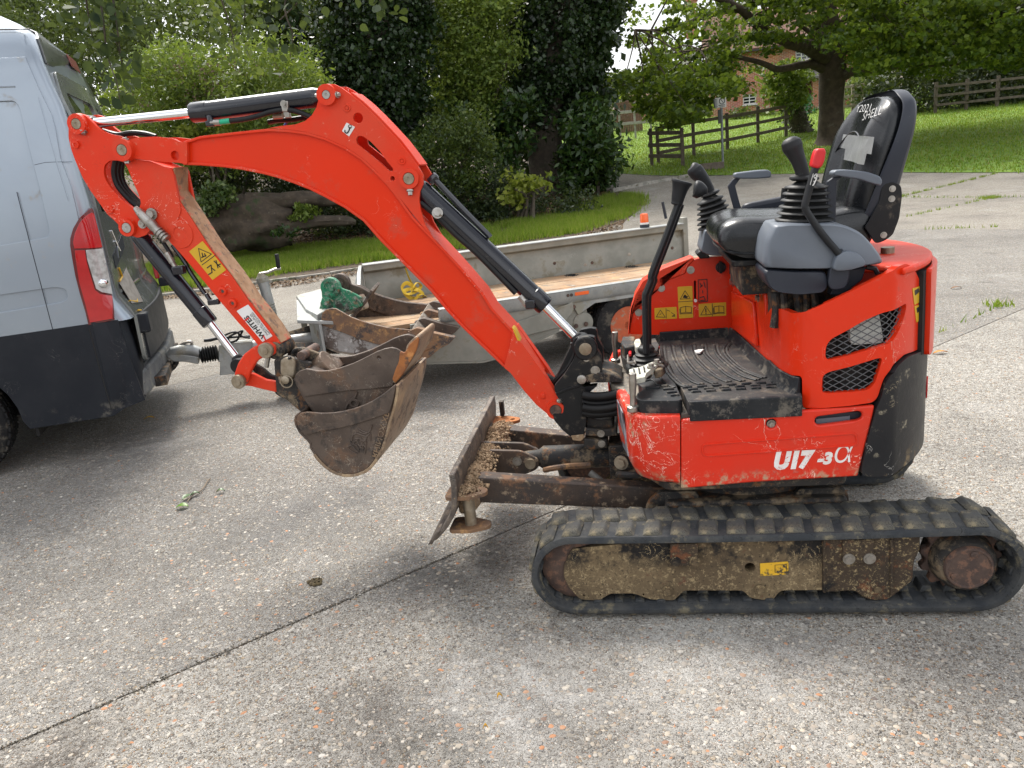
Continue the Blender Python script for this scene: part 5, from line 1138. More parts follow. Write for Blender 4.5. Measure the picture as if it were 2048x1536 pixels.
SILVER = M('silver_van_paint', (.27, .315, .37), (.29, .335, .385), 2, .30, .55, coat=.5, dirt=[((.30, .31, .31), .34, 9), ((.42, .42, .41), .30, 60)], rvar=.05)
VBLK = M('van_black_plastic', (.012, .0145, .020), (.017, .0195, .025), 5, .5, bump=.06, spec=.22, bsc=150, dirt=[((.14, .13, .11), .42, 7, (2, .42, .26)), ((.35, .35, .35), .235, 55)], scr=[((.09, .09, .09), .0025, 8, .44)])
GLASSV = M('van_tinted_glass', (.012, .014, .013), None, 5, .06, spec=.7, coat=.6, rvar=0)
def van_sec(z, a0=-2.6, inset=0):
    t = vt(z)+inset; e = ac(z)-inset*.5; r = .075; out = []
    for a in (a0, -1.2, -.6, 0, .5): out.append(VW(a, t, z))
    for k in range(6): th = math.pi/2*k/5; out.append(VW(e-r+r*math.sin(th), t+r-r*math.cos(th), z))
    for s in (.25, .5, .75): out.append(VW(e+.045*math.sin(math.pi*s), lerp(t+r, VWD-t-r, s), z))
    for k in range(6): th = math.pi/2*k/5; out.append(VW(e-r+r*math.cos(th), VWD-t-r+r*math.sin(th), z))
    for a in (0, -1.2, a0): out.append(VW(a, VWD-t, z))
    return out
zs_ = [.855, 1.0, 1.2, 1.4, 1.6, 1.8, 2.0, 2.15, 2.28, 2.38, 2.48, 2.56, 2.63, 2.68, 2.712, 2.725]
secs = [van_sec(z) for z in zs_]
top = [VW(-2.6, 1.0, 2.66)]
BODY = lofto('van_body', secs, SILVER, VAN, 0, 50)
def surf_panel(name, loops2, mapf, m, parent, th=.01, off=.01, bev=.003, step=.05, axis=1):
    loops = [[Vector((a, z, 0)) for a, z in l] for l in loops2]; flat = [p for l in loops for p in l]
    bm = bmesh.new(); bv = [bm.verts.new(p) for p in flat]
    for t in fill(loops):
        try: bm.faces.new([bv[i] for i in t])
        except ValueError: pass
    us = [v.co[axis] for v in bv]; u = math.floor(min(us)/step)*step+step
    no = Vector((0, 0, 0)); no[axis] = 1
    while u < max(us): bmesh.ops.bisect_plane(bm, geom=bm.verts[:]+bm.edges[:]+bm.faces[:], plane_co=no*u, plane_no=no, dist=1e-5); u += step
    bm.verts.index_update(); A_ = [mapf(v.co.x, v.co.y, off) for v in bm.verts]; B_ = [mapf(v.co.x, v.co.y, off-th) for v in bm.verts]; n = len(A_)
    Fs = [tuple(v.index for v in f.verts) for f in bm.faces]; side = [(e.verts[0].index, e.verts[1].index, e.verts[1].index+n, e.verts[0].index+n) for e in bm.edges if len(e.link_faces) == 1]
    bm.free(); o = mk(name, (A_+B_, Fs+[tuple(i+n for i in reversed(f)) for f in Fs]+side), m, parent, bev, 40, seg=3); recalc(o); o.data.set_sharp_from_angle(angle=math.radians(40)); return o
vside = lambda a, z, off: VW(a, vt(z)-off, z)
fl2 = lambda pts, r: [(p.x, p.y) for p in fillet([Vector((a, b, 0)) for a, b in pts], r, 4)]
vh = lambda pts: [vhit(*p) for p in pts]
ed = [(ac(z)-.075, z) for z in np.linspace(.865, 2.42, 20)]
win = vh([(0, 203), (30, 202), (40, 215), (60, 300), (82, 384), (100, 462), (98, 474), (0, 491)]); win = [(-.55, win[0][1])]+win+[(-.55, win[-1][1])]
swg = vh([(0, 590), (110, 574), (132, 577), (137, 595), (125, 604), (0, 625)]); swg = [(-.55, swg[0][1])]+swg+[(-.55, swg[-1][1])]
surf_panel('side_skin', [[(-2.5, .865)]+ed+[(-2.5, 2.42)], fl2(win, .04), fl2(swg, .03)], vside, SILVER, VAN, .016, .015, .008)
sm = vh([(35, 384), (107, 660)]); mk('panel_seam', tube([vside(*lerp(Vector(sm[0]), Vector(sm[1]), t).to_tuple(), .0152) for t in np.linspace(0, 1, 8)], .0022, 5), VBLK, VAN)
sm = vh([(0, 60), (60, 59)]); mk('roof_seam', tube([vside(-1.5, sm[0][1], .012)]+[vside(*s_, .012) for s_ in sm], .004, 5), VBLK, VAN)
sm = vh([(0, 175), (32, 174)]); mk('pressed_line', tube([vside(-.5, sm[0][1], .0152)]+[vside(*s_, .0152) for s_ in sm], .005, 5), SILVER, VAN)
sm = vh([(62, 70), (92, 200), (128, 330), (150, 400)]); mk('corner_crease', tube([vside(a-.03, z, .0145) for a, z in sm], .0045, 5), SILVER, VAN)
sm = vh([(70, 330), (92, 325), (116, 324), (146, 324)]); mk('scratch', tube([vside(a, z, .0155) for a, z in sm], .0012, 4), VBLK, VAN)
# lower black cladding with the wheel arch, and bumper
WC = Vector((0, .33)); arch = [(WC.x+.43*math.cos(t), WC.y+.43*math.sin(t)) for t in np.linspace(math.pi, 0, 16)]
skirt = [(-2.5, .27), (-.46, .27)]+arch+[(.455, .275), (.93, .262), (1.0, .30), (1.13, .33)]+[(1.10, .62), (1.085, .864), (-2.5, .864)]
surf_panel('side_cladding', [skirt], vside, VBLK, VAN, .03, .018, .008)
mk('under_body', slab([VW(a, l, .30) for a, l in ((-2.5, .05), (-.5, .05), (-.5, .32), (.5, .32), (.5, .05), (1.05, .06), (1.08, .3), (1.08, 1.75), (1.05, 1.98), (.5, 1.98), (.5, 1.7), (-.5, 1.7), (-.5, 1.98), (-2.5, 1.98))], (0, 0, .56)), DARKIN, VAN)
sm = vh([(179, 655), (200, 735), (224, 818)]); mk('panel_seam', tube([vside(a, z, .0185) for a, z in sm], .003, 5), INK, VAN)
def bsec(z, o): # bumper plan at height z
    e = 1.110+o; return [VW(.93, -.022, z), VW(e-.10, -.022-o*.2, z), VW(e-.03, .0, z), VW(e+.005, .06, z), VW(e+.01, .24, z), VW(e-.08, .24, z), VW(e-.09, .05, z), VW(.93, .02, z)]
lofto('bumper_corner', [bsec(.30, -.04), bsec(.34, .0), bsec(.5, .02), bsec(.7, .01), bsec(.86, -.005), bsec(.885, -.03)], VBLK, VAN, .01, 50)
mir = lambda q: VB+va*(q-VB).dot(va)+vl*(VWD-(q-VB).dot(vl))+ZV*q.z
lofto('bumper_corner', [[mir(q) for q in bsec(z, o)] for z, o in ((.30, -.04), (.34, .0), (.5, .02), (.7, .01), (.9, -.005), (1.0, -.03))], VBLK, VAN, .01, 50)
stp = [VW(1.0, .02, .50), VW(1.10, .04, .50), VW(1.145, .14, .50), VW(1.23, 1.0, .50), VW(1.21, 1.74, .50), VW(1.12, 1.88, .50), VW(1.02, 1.91, .50)]
STEPM = M('step_grey_plastic', (.10, .105, .11), (.14, .145, .145), 7, .6, bump=.15, bsc=90, dirt=[((.22, .21, .18), .42, 7), ((.05, .05, .055), .4, 22)])
slabo('rear_step', stp, (0, 0, -.17), STEPM, VAN, (), .02, seg=3)
for k in range(6): mk('step_rib', tube([VW(1.02+.02*k, .10, .503), VW(1.08+.022*k, 1.80, .503)], .006, 6), STEPM, VAN)
mk('step_side_cap', slab([VW(.92, -.02, .49), VW(1.09, .0, .49), VW(1.13, .12, .49), VW(1.05, .14, .49), VW(.92, .06, .49)], (0, 0, -.18)), VBLK, VAN, .02)
# rear doors
def vrear(l, z, off): t = vt(z); r = .075; s = min(max((l-t-r)/(VWD-2*t-2*r), 0), 1); return VW(ac(z)+.045*math.sin(math.pi*s)+off, l, z)
DOORM = M('rear_door_tree_reflection', (.17, .185, .18), (.19, .205, .20), 3, .26, .5, coat=.4, dirt=[((.20, .20, .17), .34, 3)], rvar=.03)  # van silver made darker and greenish: reflection of trees put into the colour
def rhit(px, py):
    v = ray(px, py); e = 1.15
    for _ in range(20):
        q = CAM+v*((VB+va*e-CAM).dot(va)/v.dot(va)); l = (q-VB).dot(vl); e = (vrear(min(max(l, .1), VWD-.1), min(q.z, 2.5), 0)-VB).dot(va)
    return l, q.z
for a0, a1 in ((.115, 1.012), (1.024, 1.925)):
    prt = [(a0, .56), (a1, .56), (a1, 2.36), (a0+.10 if a0 < .5 else a0, 2.36), (a0, 2.2)] if a0 < .5 else [(a0, .56), (a1, .56), (a1, 2.2), (a1-.10, 2.36), (a0, 2.36)]
    wn = [(a0+.09, 1.52), (a1-.06, 1.52), (a1-.06, 2.24), (a0+.13, 2.24)] if a0 < .5 else [(a0+.06, 1.52), (a1-.09, 1.52), (a1-.13, 2.24), (a0+.06, 2.24)]
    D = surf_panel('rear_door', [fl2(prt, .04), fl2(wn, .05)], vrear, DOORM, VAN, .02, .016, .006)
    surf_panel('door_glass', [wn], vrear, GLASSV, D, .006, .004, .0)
    mk('glass_heater_line', tube([vrear(l, 1.66, .006) for l in np.linspace(wn[0][0], wn[1][0], 6)], .004, 4), INK, D)
    mk('door_swage', tube([vrear(l, 1.02 if a0 < .5 else 1.02, .018) for l in np.linspace(a0+.1, a1-.1, 6)], .012, 6), DOORM, D)
mk('lower_door_trim', loft([[vrear(l, z, o) for z, o in ((.56, .03), (.86, .024), (.86, .0), (.56, 0))] for l in np.linspace(.2, 1.85, 9)]), VBLK, VAN, .004)
surf_panel('roof_spoiler', [[(.12, 2.39), (1.83, 2.39), (1.75, 2.54), (1.55, 2.63), (.40, 2.63), (.20, 2.54)]], vrear, M('spoiler_dark_paint', (.035, .04, .04), (.05, .055, .055), 4, .3, coat=.4), VAN, .012, .012, .004)
surf_panel('brake_light', [[(.82, 2.47), (1.14, 2.47), (1.14, 2.55), (.82, 2.55)]], vrear, M('brake_light_red', (.16, .03, .025), rough=.3), VAN, .008, .016, .003)
# tail lights: red lens wrapping the corner with a clear window
TLR = M('tail_light_red', (.50, .006, .010), (.42, .004, .008), 9, .12, coat=.8, rvar=.02); TLC = M('tail_light_clear', (.52, .52, .52), (.30, .29, .28), 22, .12, coat=.8); TLD = M('tail_light_dark_red', (.12, .004, .006), rough=.15, coat=.6)
C2b = lambda pts: crp(pts, 4, 0, 384)
tl = C2b([(722, 128), (690, 150), (640, 205), (590, 290), (566, 370), (566, 430), (580, 520), (605, 660), (640, 800), (685, 950), (712, 1062), (790, 1048), (920, 1020), (900, 900), (885, 830), (850, 700), (820, 560), (795, 420), (760, 260), (738, 150)])
def tlm(a, z, off):
    e = ac(z); t = vt(z); r = .07
    if a < e-r: return VW(a, t-off, z)
    th = min((a-(e-r))/r, 1.35); return VW(e-r+(r+off)*math.sin(th), t+r-(r+off)*math.cos(th), z)
TL = surf_panel('tail_light', [vh(tl)], tlm, TLD, VAN, .03, .020, .006, .02, 0)
def inset(pts, k): c = (sum(p[0] for p in pts)/len(pts), sum(p[1] for p in pts)/len(pts)); return [(c[0]+(p[0]-c[0])*k, c[1]+(p[1]-c[1])*k) for p in pts]
surf_panel('lens_red', [vh(C2b([(716, 165), (680, 190), (640, 250), (605, 330), (590, 400), (600, 450), (800, 446), (790, 400), (758, 270), (735, 180)]))], tlm, TLR, TL, .01, .027, .004, .02, 0)
surf_panel('lens_red', [vh(C2b([(605, 465), (685, 462), (700, 560), (740, 700), (765, 780), (800, 812), (880, 836), (895, 920), (905, 1008), (725, 1040), (690, 900), (640, 720), (615, 560)]))], tlm, TLR, TL, .01, .027, .004, .02, 0)
surf_panel('lens_clear', [vh(C2b([(693, 462), (802, 455), (828, 570), (855, 690), (880, 822), (810, 800), (775, 770), (735, 640), (705, 540)]))], tlm, TLC, TL, .012, .029, .004, .02, 0)
mk('bulb', join(lathe(vside(*vhit(207, 566), .03), -vl, [(-.02, .03), (0, .026), (.004, .018)], 16)), CHROME, TL)
# far tail light seen past the doors
ft = [(VWD-.10, .95), (VWD-.02, .95), (VWD-.02, 1.55), (VWD-.07, 1.55)]
TF = mk('tail_light', slab([VW(1.16, l, z) for l, z in ((VWD-.13, .93), (VWD+.012, .93), (VWD+.012, 1.60), (VWD-.03, 1.60), (VWD-.09, 1.42), (VWD-.13, 1.2))], va*.035), TLR, VAN, .008)
mk('lens_clear', slab([VW(1.198, l, z) for l, z in ((VWD-.10, 1.18), (VWD-.03, 1.18), (VWD-.03, 1.36), (VWD-.08, 1.36))], va*.004), TLC, TF)
# hinges and latch blocks
for z in (.90, 1.07): mk('door_hinge', box(VW(1.23, VWD-.10, z), (.09, .16, .07), (va, vl, ZV)), STEEL if z > 1 else VBLK, VAN, .01)
mk('door_stop', box(VW(1.26, VWD-.02, 1.03), (.09, .09, .13), (va, vl, ZV)), VBLK, VAN, .012)
mk('door_hinge', box(VW(1.20, .20, .80), (.08, .12, .13), (va, vl, ZV)), VBLK, VAN, .015)
mk('door_badge', join(*[tube([vrear(l, z, .02) for l, z in q], .006, 5) for q in ([(.32, 1.40), (.40, 1.30), (.36, 1.22)], [(.36, 1.33), (.44, 1.26)])]), CHROME, VAN)
mk('peeling_sticker', slab([vrear(l, z, .0185) for l, z in ((.22, 1.16), (.62, 1.27), (.62, 1.36), (.22, 1.25))], va*.002), GREYD, VAN)
mk('peeling_sticker', slab([vrear(l, z, .0185) for l, z in ((.22, .93), (.50, .90), (.62, 1.02), (.52, 1.14), (.22, 1.07))], va*.002), M('grey_sticker_residue', (.20, .18, .16), (.28, .26, .23), 20, .7), VAN)
for q in ([(.22, .95), (.36, .92), (.52, .99)], [(.24, 1.08), (.34, 1.10), (.30, 1.16)], [(.22, .88), (.28, .87)]): mk('sticker_remnant', tube([vrear(l, z, .021) for l, z in q], .006, 5), YEL, VAN)
# wheels
TYRE = M('tyre_rubber', (.013, .013, .014), (.022, .022, .022), 10, .8, spec=.2, bump=.2, bsc=60, dirt=[((.09, .08, .065), .42, 9)])
def tyre(name, c, ax, R, W_, parent, rim, rimr, tread=48, tm=None):
    c = Vector(c); ax = Vector(ax).normalized()
    prof = [(-W_*.5+.01, rimr), (-W_*.5, rimr+(R-rimr)*.45), (-W_*.46, R-.025), (-W_*.40, R-.006), (-W_*.30, R), (W_*.30, R), (W_*.40, R-.006), (W_*.46, R-.025), (W_*.5, rimr+(R-rimr)*.45), (W_*.5-.01, rimr)]
    t = mk('wheel', lathe(c, ax, prof, 56, False), tm or TYRE, parent, 0, 40); u = ax.orthogonal().normalized(); v = ax.cross(u); g = []
    for k in range(tread):
        for j, s in enumerate((-.36, -.12, .12, .36)):
            a = 2*math.pi*(k+.5*(j % 2))/tread; d = u*math.cos(a)+v*math.sin(a); tt = -u*math.sin(a)+v*math.cos(a)
            g.append(box(c+d*(R-.001-(0.006 if abs(s) > .3 else 0))+ax*(s*W_), (.012, W_*.18, 2*math.pi*R/tread*.7), (d, (ax+tt*.25).normalized(), tt)))
    mk('tread_blocks', join(*g), tm or TYRE, t); tag(bpy.data.objects[t.children[0].name], kind='stuff')
    mk('rim', lathe(c, ax, [(-W_*.42, rimr*1.02), (-W_*.40, rimr*.93), (-W_*.2, rimr*.85), (-W_*.2, rimr*.55), (-W_*.32, rimr*.45), (-W_*.33, rimr*.22), (-W_*.42, rimr*.20), (-W_*.42, .005)], 32), rim, t, 0, 40)
    for k in range(5):
        a = 2*math.pi*k/5; bolt(t, c-ax*(W_*.26)+(u*math.cos(a)+v*math.sin(a))*rimr*.42, -ax, .012, .018, STEEL, 'wheel_nut', False)
    return t
tyre('wheel', VW(0, .13, .345), vl, .345, .22, VAN, STEEL, .21)
tyre('wheel', VW(0, VWD-.13, .345), -vl, .345, .22, VAN, STEEL, .21)
mk('mud_flap', box(VW(.47, .16, .35), (.02, .2, .3), (va, vl, ZV)), DARKIN, VAN)
# tow bar
tb = [P(*q, d=1) for q in ((0, 0),)]
# ================================================================ PLANT TRAILER
TA = math.radians(24); ta = Vector((math.cos(TA), math.sin(TA), 0)); tl_ = Vector((-ta.y, ta.x, 0)); T0 = P(986, 604, z=.6); T0.z = 0
TR = thing('plant_trailer', T0+ta*.3+tl_*.7, 'galvanised plant trailer with wooden plank deck and one long raised side, hitched behind the van', 'trailer')
def TW(a, l, z): return T0+ta*a+tl_*l+ZV*z
def ST(px, py, off=0): return PP(px, py, T0+tl_*off, tl_)
WT = 1.42; DZ = .52; A0, A1 = -1.12, 2.45
# deck planks run lengthways
DECKM = M('worn_deck_plywood', (.28, .175, .10), (.36, .25, .15), 3, .85, bump=.3, bsc=30, dirt=[((.42, .24, .12), .42, 4), ((.17, .14, .11), .40, 7), ((.50, .44, .36), .36, 14)], scr=[((.14, .10, .07), .006, 9, .5)])
for k in range(7):
    l0 = .09+k*(WT-.12)/7; mk('deck_plank', box(TW((A0+A1)/2, l0+.09, DZ-.02+.002*(k % 2)), (A1-A0-.1, (WT-.12)/7-.006, .035), (ta, tl_, ZV)), DECKM, TR, .003)
# near side edge beam with flared lip, side skirt plates and wheel arch
SR0 = -.40
slabo('side_rail', [TW(SR0, l, z) for l, z in ((0, .60), (.07, .60), (.07, .585), (.10, .50), (.02, .50), (.0, .53))], ta*(A1-SR0), GALV, TR, (), .004)
mk('side_lip', loft([[TW(a, l, z) for l, z in ((-.004, .604), (.075, .604), (.075, .598), (-.004, .598))] for a in (SR0, A1)]), GALV, TR, .002)
sk1 = [(-.62, .52), (.62, .52), (.60, .46), (.50, .31), (.0, .175), (-.12, .165), (-.55, .225), (-.62, .24)]
slabo('side_skirt', [TW(a, .03, z) for a, z in sk1], tl_*.02, GALVO, TR, (), .004)
slabo('skirt_return', [TW(a, .03, z) for a, z in ((-.55, .225), (-.12, .165), (.0, .175), (.50, .31), (.50, .295), (0, .16), (-.12, .15), (-.55, .21))], tl_*.22, GALVO, TR, (), .003)
slabo('skirt_gusset', [TW(a, .012, z) for a, z in ((.05, .40), (.58, .50), (.62, .52), (.62, .44), (.50, .33), (.12, .30))], tl_*.02, GALVO, TR, (), .004)
slabo('arch_plate', [TW(a, .03, z) for a, z in ((.60, .52), (1.6, .52), (1.6, .36), (1.45, .47), (.80, .47), (.66, .40))], tl_*.02, GALV, TR, (), .004)
hb = ST(1165, 645, .06); mk('suspension_plate', lathe(hb, -tl_, [(0, .085), (.02, .08), (.024, .03)], 24), GALVO, TR, .002)
mk('suspension_arm', slab([ST(*q, .05) for q in ((1132, 580), (1168, 575), (1178, 650), (1160, 672), (1130, 665), (1118, 640))], tl_*.04), GALVO, TR, .006)
for q in ((1147, 614), (1152, 652), (1172, 648)): bolt(TR, ST(*q, .03), -tl_, .012, .01, HUB)
mk('side_marker', slab(fillet([ST(*q, -.004) for q in ((1150, 585), (1178, 581), (1178, 588), (1150, 592))], .003), tl_*.01), ORANGE, TR, .002)
for q in ((1143, 590), (1136, 591)): bolt(TR, ST(*q, -.002), -tl_, .008, .006, HUB)
for a_ in (1.07, 1.67):
    tyre('wheel', TW(a_, .13, .255), tl_, .265, .19, TR, M('orange_rim', (.52, .10, .03), (.40, .085, .03), 14, .6, dirt=[((.30, .22, .15), .40, 20)]), .150, 40)
    tyre('wheel', TW(a_, WT-.13, .255), -tl_, .265, .19, TR, HUB, .165, 40)
mk('axle_beam', join(box(TW(1.12, WT/2, .25), (.08, WT-.3, .08), (ta, tl_, ZV)), box(TW(1.72, WT/2, .25), (.08, WT-.3, .08), (ta, tl_, ZV)), box(TW(.6, .4, .40), (3.2, .06, .12), (ta, tl_, ZV)), box(TW(.6, WT-.4, .40), (3.2, .06, .12), (ta, tl_, ZV)), box(TW(.3, WT/2, .42), (.06, WT-.2, .1), (ta, tl_, ZV))), BLACKD, TR, .004)
# long raised far side
FZ = .84
rs_ = [(WT-.02, DZ-.05), (WT-.02, DZ+.17), (WT+.0, DZ+.20), (WT-.0, DZ+.25), (WT-.05, DZ+.27), (WT-.05, FZ-.03), (WT-.055, FZ), (WT+.07, FZ), (WT+.07, FZ-.03), (WT+.03, FZ-.03), (WT+.03, DZ-.05)]
RA0 = (ST(726, 540, WT)-T0).dot(ta); RA1 = (ST(1362, 440, WT)-T0).dot(ta)
slabo('raised_side', [TW(RA0, l, z) for l, z in rs_], ta*(RA1-RA0), GALVO, TR, (), .004)
mk('side_top_cap', box(TW((RA0+RA1)/2, WT+.008, FZ+.004), (RA1-RA0, .14, .012), (ta, tl_, ZV)), GALV, TR, .003)
mk('end_post', box(TW(RA1+.02, WT+.0, (FZ+DZ)/2), (.05, .10, FZ-DZ+.12), (ta, tl_, ZV)), GALVO, TR, .005)
for a_ in (.2, .55, .62, .95, 1.25, 1.32, 1.7, 2.05, 2.15): bolt(TR, TW(a_, WT-.02, DZ+.09+.03*math.sin(a_*9)), -tl_, .010, .004, HUB if a_*10 % 2 > 1 else STEEL, 'side_rivet')
mk('spring_handle', tube([ST(*q, WT+.05) for q in ((1332, 437), (1328, 418), (1325, 404)) ], .014, 8), GREYD, TR)
# front bulkhead, bucket rest box and its legs
slabo('front_panel', [TW(RA0, WT+.05, FZ), TW(RA0, WT+.05, DZ-.06), TW(A0+.08, .40, DZ-.06), TW(A0+.08, .40, .55), TW(RA0-.1, WT*.55, .64), TW(RA0-.04, WT*.8, FZ-.02)], -ta*.03, GALV, TR, (), .004)
slabo('front_tray', [TW(A0-.03, .06, .62), TW(A0-.27, .10, .66), TW(A0-.27, 1.15, .66), TW(RA0-.3, 1.25, .64), TW(RA0-.05, 1.2, .63)], (0, 0, -.025), GALV, TR, (), .004)
bp = [P(*q, z=.68) for q in ((592, 591), (644, 577), (676, 574), (668, 612), (634, 629), (611, 618))]
slabo('rest_box_top', bp, (0, 0, -.05), GALV, TR, (), .006)
f0, f1, f2, f3 = P(611, 620, z=.63), P(637, 630, z=.63), P(642, 698, z=.33), P(624, 697, z=.33)
mk('rest_box_leg', slab([bp[5]-ZV*.05, bp[4]-ZV*.05, Vector((bp[4].x, bp[4].y, .30)), Vector((bp[5].x+.02, bp[5].y, .30))], ta*.02), GALV, TR, .004)
mk('rest_box_leg', slab([bp[0]-ZV*.05, bp[0]-ZV*.05+tl_*-.05, Vector((bp[0].x, bp[0].y, .30))+tl_*-.05, Vector((bp[0].x, bp[0].y, .30))], ta*.05), GALVO, TR, .004)
# drawbar
DL = WT/2
mk('drawbar_tube', join(tube([ST(440, 706, DL), ST(520, 690, DL), TW(A0-.1, DL, .40)], [.045, .045, .05], 16)), M('drawbar_galv', (.36, .38, .39), (.28, .28, .27), 8, .5, .5, dirt=[((.20, .09, .04), .40, 9)]), TR, .003)
for l_ in (.18, WT-.18): beamA = mk('drawbar_arm', tube([TW(A0-.02, l_, .40), TW(-1.70, DL+(.05 if l_ > DL else -.05), .40)], .045, 4), BLACKD, TR, .004)
ch = [ST(*q, DL) for q in ((335, 712), (345, 704), (365, 700), (385, 700), (400, 706))]
mk('coupling_head', tube([ch[0]+ZV*.0, ch[1], ch[2], ch[3], ch[4]], [.022, .040, .044, .042, .044], 14), GALV, TR, .002)
slabo('coupling_skirt', [q-tl_*.035 for q in (ST(334, 712, DL), ST(348, 722, DL), ST(372, 722, DL), ST(398, 727, DL), ST(400, 712, DL), ST(345, 704, DL))], tl_*.07, GALV, TR, (), .008)
mk('coupling_lever', tube(cr([ST(*q, DL) for q in ((357, 696), (362, 690), (375, 684), (383, 684), (383, 690), (374, 695))], 4), .011, 8), STEEL, TR)
b0, b1 = ST(400, 711, DL), ST(436, 705, DL); prof = []
for k in range(7): prof += [((b1-b0).length*k/7, .042), ((b1-b0).length*(k+.4)/7, .062), ((b1-b0).length*(k+.6)/7, .062)]
mk('rubber_bellows', lathe(b0, b1-b0, prof+[((b1-b0).length, .04)], 20), BELL, TR, 0, 60)
mk('drawbar_box', slab([q-tl_*.05 for q in (ST(441, 719, DL), ST(505, 712, DL), ST(505, 742, DL), ST(441, 748, DL))], tl_*.10), GALV, TR, .004)
mk('drawbar_saddle', slab([q-tl_*.05 for q in (ST(438, 690, DL), ST(452, 684, DL), ST(505, 680, DL), ST(505, 715, DL), ST(438, 722, DL))], tl_*.10), GALV, TR, .006)
mk('handbrake_lever', tube([ST(*q, DL) for q in ((408, 681), (420, 680), (436, 676), (500, 672))], [.012, .014, .012, .008], 8), GRIP, TR)
mk('breakaway_cable', tube(cr([ST(*q, DL-.06) for q in ((440, 676), (455, 668), (468, 664), (478, 668), (474, 680), (460, 684), (458, 674), (478, 664), (485, 662), (482, 672), (500, 676))], 6), .008, 7), HOSE, TR)
jl = DL-.12
j = [ST(*q, jl) for q in ((524, 556), (538, 606), (549, 652), (556, 690))]
mk('jockey_tube', tube(j, [.040, .038, .034, .034], 16), GALV, TR, .002)
for k in range(9): c = lerp(j[1], j[2], k/9+.05); mk('jockey_thread', ring(c, j[2]-j[1], .036, .006, 18, 6), GALVO, TR)
mk('jockey_collar', lathe(j[0], j[0]-j[1], [(-.03, .045), (.0, .045), (.02, .03), (.04, .018)], 16), GALVO, TR, .002)
mk('jockey_crank', tube([ST(*q, jl) for q in ((524, 556), (521, 547), (535, 545), (551, 538), (562, 537))], .010, 8), STEEL, TR)
mk('crank_grip', tube([ST(*q, jl) for q in ((557, 536), (555, 520), (553, 508))], .016, 10), GRIP, TR, .003)
jw = j[3].copy(); jw.z = .09; tyre('jockey_wheel', jw, tl_, .09, .06, TR, GALVO, .055, 20)
mk('jockey_fork', cyl(j[3], jw, .022, 10), GALVO, TR)
# tow ball neck on the van
nk = [VW(1.25, 1.0, .36), VW(1.40, 1.0, .33)]
ballp = ST(352, 716, DL)
mk('tow_neck', tube(cr([nk[0], ST(306, 755, DL), ST(322, 748, DL), ST(342, 738, DL), ST(352, 726, DL), ballp], 5), .020, 10), BLACK, VAN)
mk('tow_socket', join(box(ST(310, 752, DL), (.10, .10, .09), (va, vl, ZV)), box(ST(318, 742, DL)-tl_*.02, (.05, .03, .05), (va, vl, ZV))), BLACKD, VAN, .008)
mk('tow_bar', join(box(VW(1.20, 1.0, .36), (.08, 1.3, .07), (va, vl, ZV))), BLACKD, VAN, .005)
# ================================================================ things lying on the trailer
TB_ = thing('digging_bucket', P(740, 700, y=3.0), 'rusty wide digging bucket with green hanger ears lying on the front of the trailer', 'digger bucket')
Q0, Q1 = 2.75, 3.42
nb = C9([(965, 560), (975, 510), (1000, 482), (1050, 466), (1085, 470), (1125, 492), (1200, 535), (1300, 572), (1400, 600), (1500, 622), (1600, 632), (1690, 640), (1740, 690), (1800, 800), (1700, 830), (1500, 850), (1300, 840), (1100, 810), (1000, 770), (950, 690)])
nbp = PL(nb, Q0)
CONC = M('cement_splashed_steel', (.27, .26, .25), (.09, .07, .06), 13, .9, bump=.5, bsc=40, lo=.46, hi=.56, dirt=[((.42, .41, .40), .42, 26), ((.10, .07, .055), .38, 9)])
slabo('bucket_side', nbp, (0, .02, 0), CONC, TB_, (), .004)
band = C9([(965, 590), (975, 510), (1000, 482), (1050, 466), (1085, 470), (1125, 492), (1200, 535), (1300, 572), (1400, 600), (1500, 622), (1600, 632), (1690, 640), (1730, 700), (1715, 740), (1600, 745), (1480, 768), (1400, 752), (1250, 705), (1100, 645), (970, 602)])
slabo('side_wear_plate', PL(band, Q0-.014), (0, .014, 0), RUSTB, TB_, (), .004)
BV = Vector((-.03, .62, .07)); fx = 1
slabo('bucket_side', [p+BV for p in nbp], (0, .02, 0), BKT, TB_, (), .004)
slabo('side_wear_plate', [p+BV-YV*.02 for p in PL(band, Q0)], (0, .014, 0), BKT, TB_, (), .004)
for yy, mm in ((-.05, RUSTB), (.30, BKT), (.62, RUSTB), (.97, BKT)):
    th_ = [p+BV*yy for p in PL(C9([(1675, 640), (1740, 612), (1800, 628), (1870, 652), (1960, 672), (2045, 690), (2000, 738), (1920, 780), (1840, 850), (1790, 868), (1705, 860), (1735, 780)]), Q0)]
    slabo('bucket_tooth', fillet(th_, .012), (0, .055, 0), mm, TB_, (), .008)
    slabo('tooth_strap', [p+BV*yy-YV*.006 for p in PL(C9([(1670, 638), (1740, 660), (1922, 742), (1800, 800), (1740, 800), (1710, 720)]), Q0)], (0, .067, 0), mm, TB_, (), .004)
def sheet3(name, pts, y0, y1, th, m, flip=1):
    n = len(pts); secs = []
    for i in range(n):
        t = (pts[min(i+1, n-1)]-pts[max(i-1, 0)]).normalized(); nr = Vector((t.z, 0, -t.x))*flip
        t0, t1 = (y0-Q0)/.62, (y1-Q0)/.62; q_ = pts[i]+YV*(Q0-pts[i].y); a = q_+BV*t0; b = q_+BV*t1; secs.append([a, b, b+nr*th, a+nr*th])
    return lofto(name, secs, m, TB_, .002)
sheet3('bucket_shell', nbp[11:]+[nbp[0]], Q0+.006, Q0+.62, .016, M('bucket_inside_dusty', (.24, .20, .16), (.15, .12, .095), 7, .85, bump=.3, bsc=60, dirt=[((.33, .30, .26), .42, 20), ((.07, .055, .045), .38, 12)]), -1)
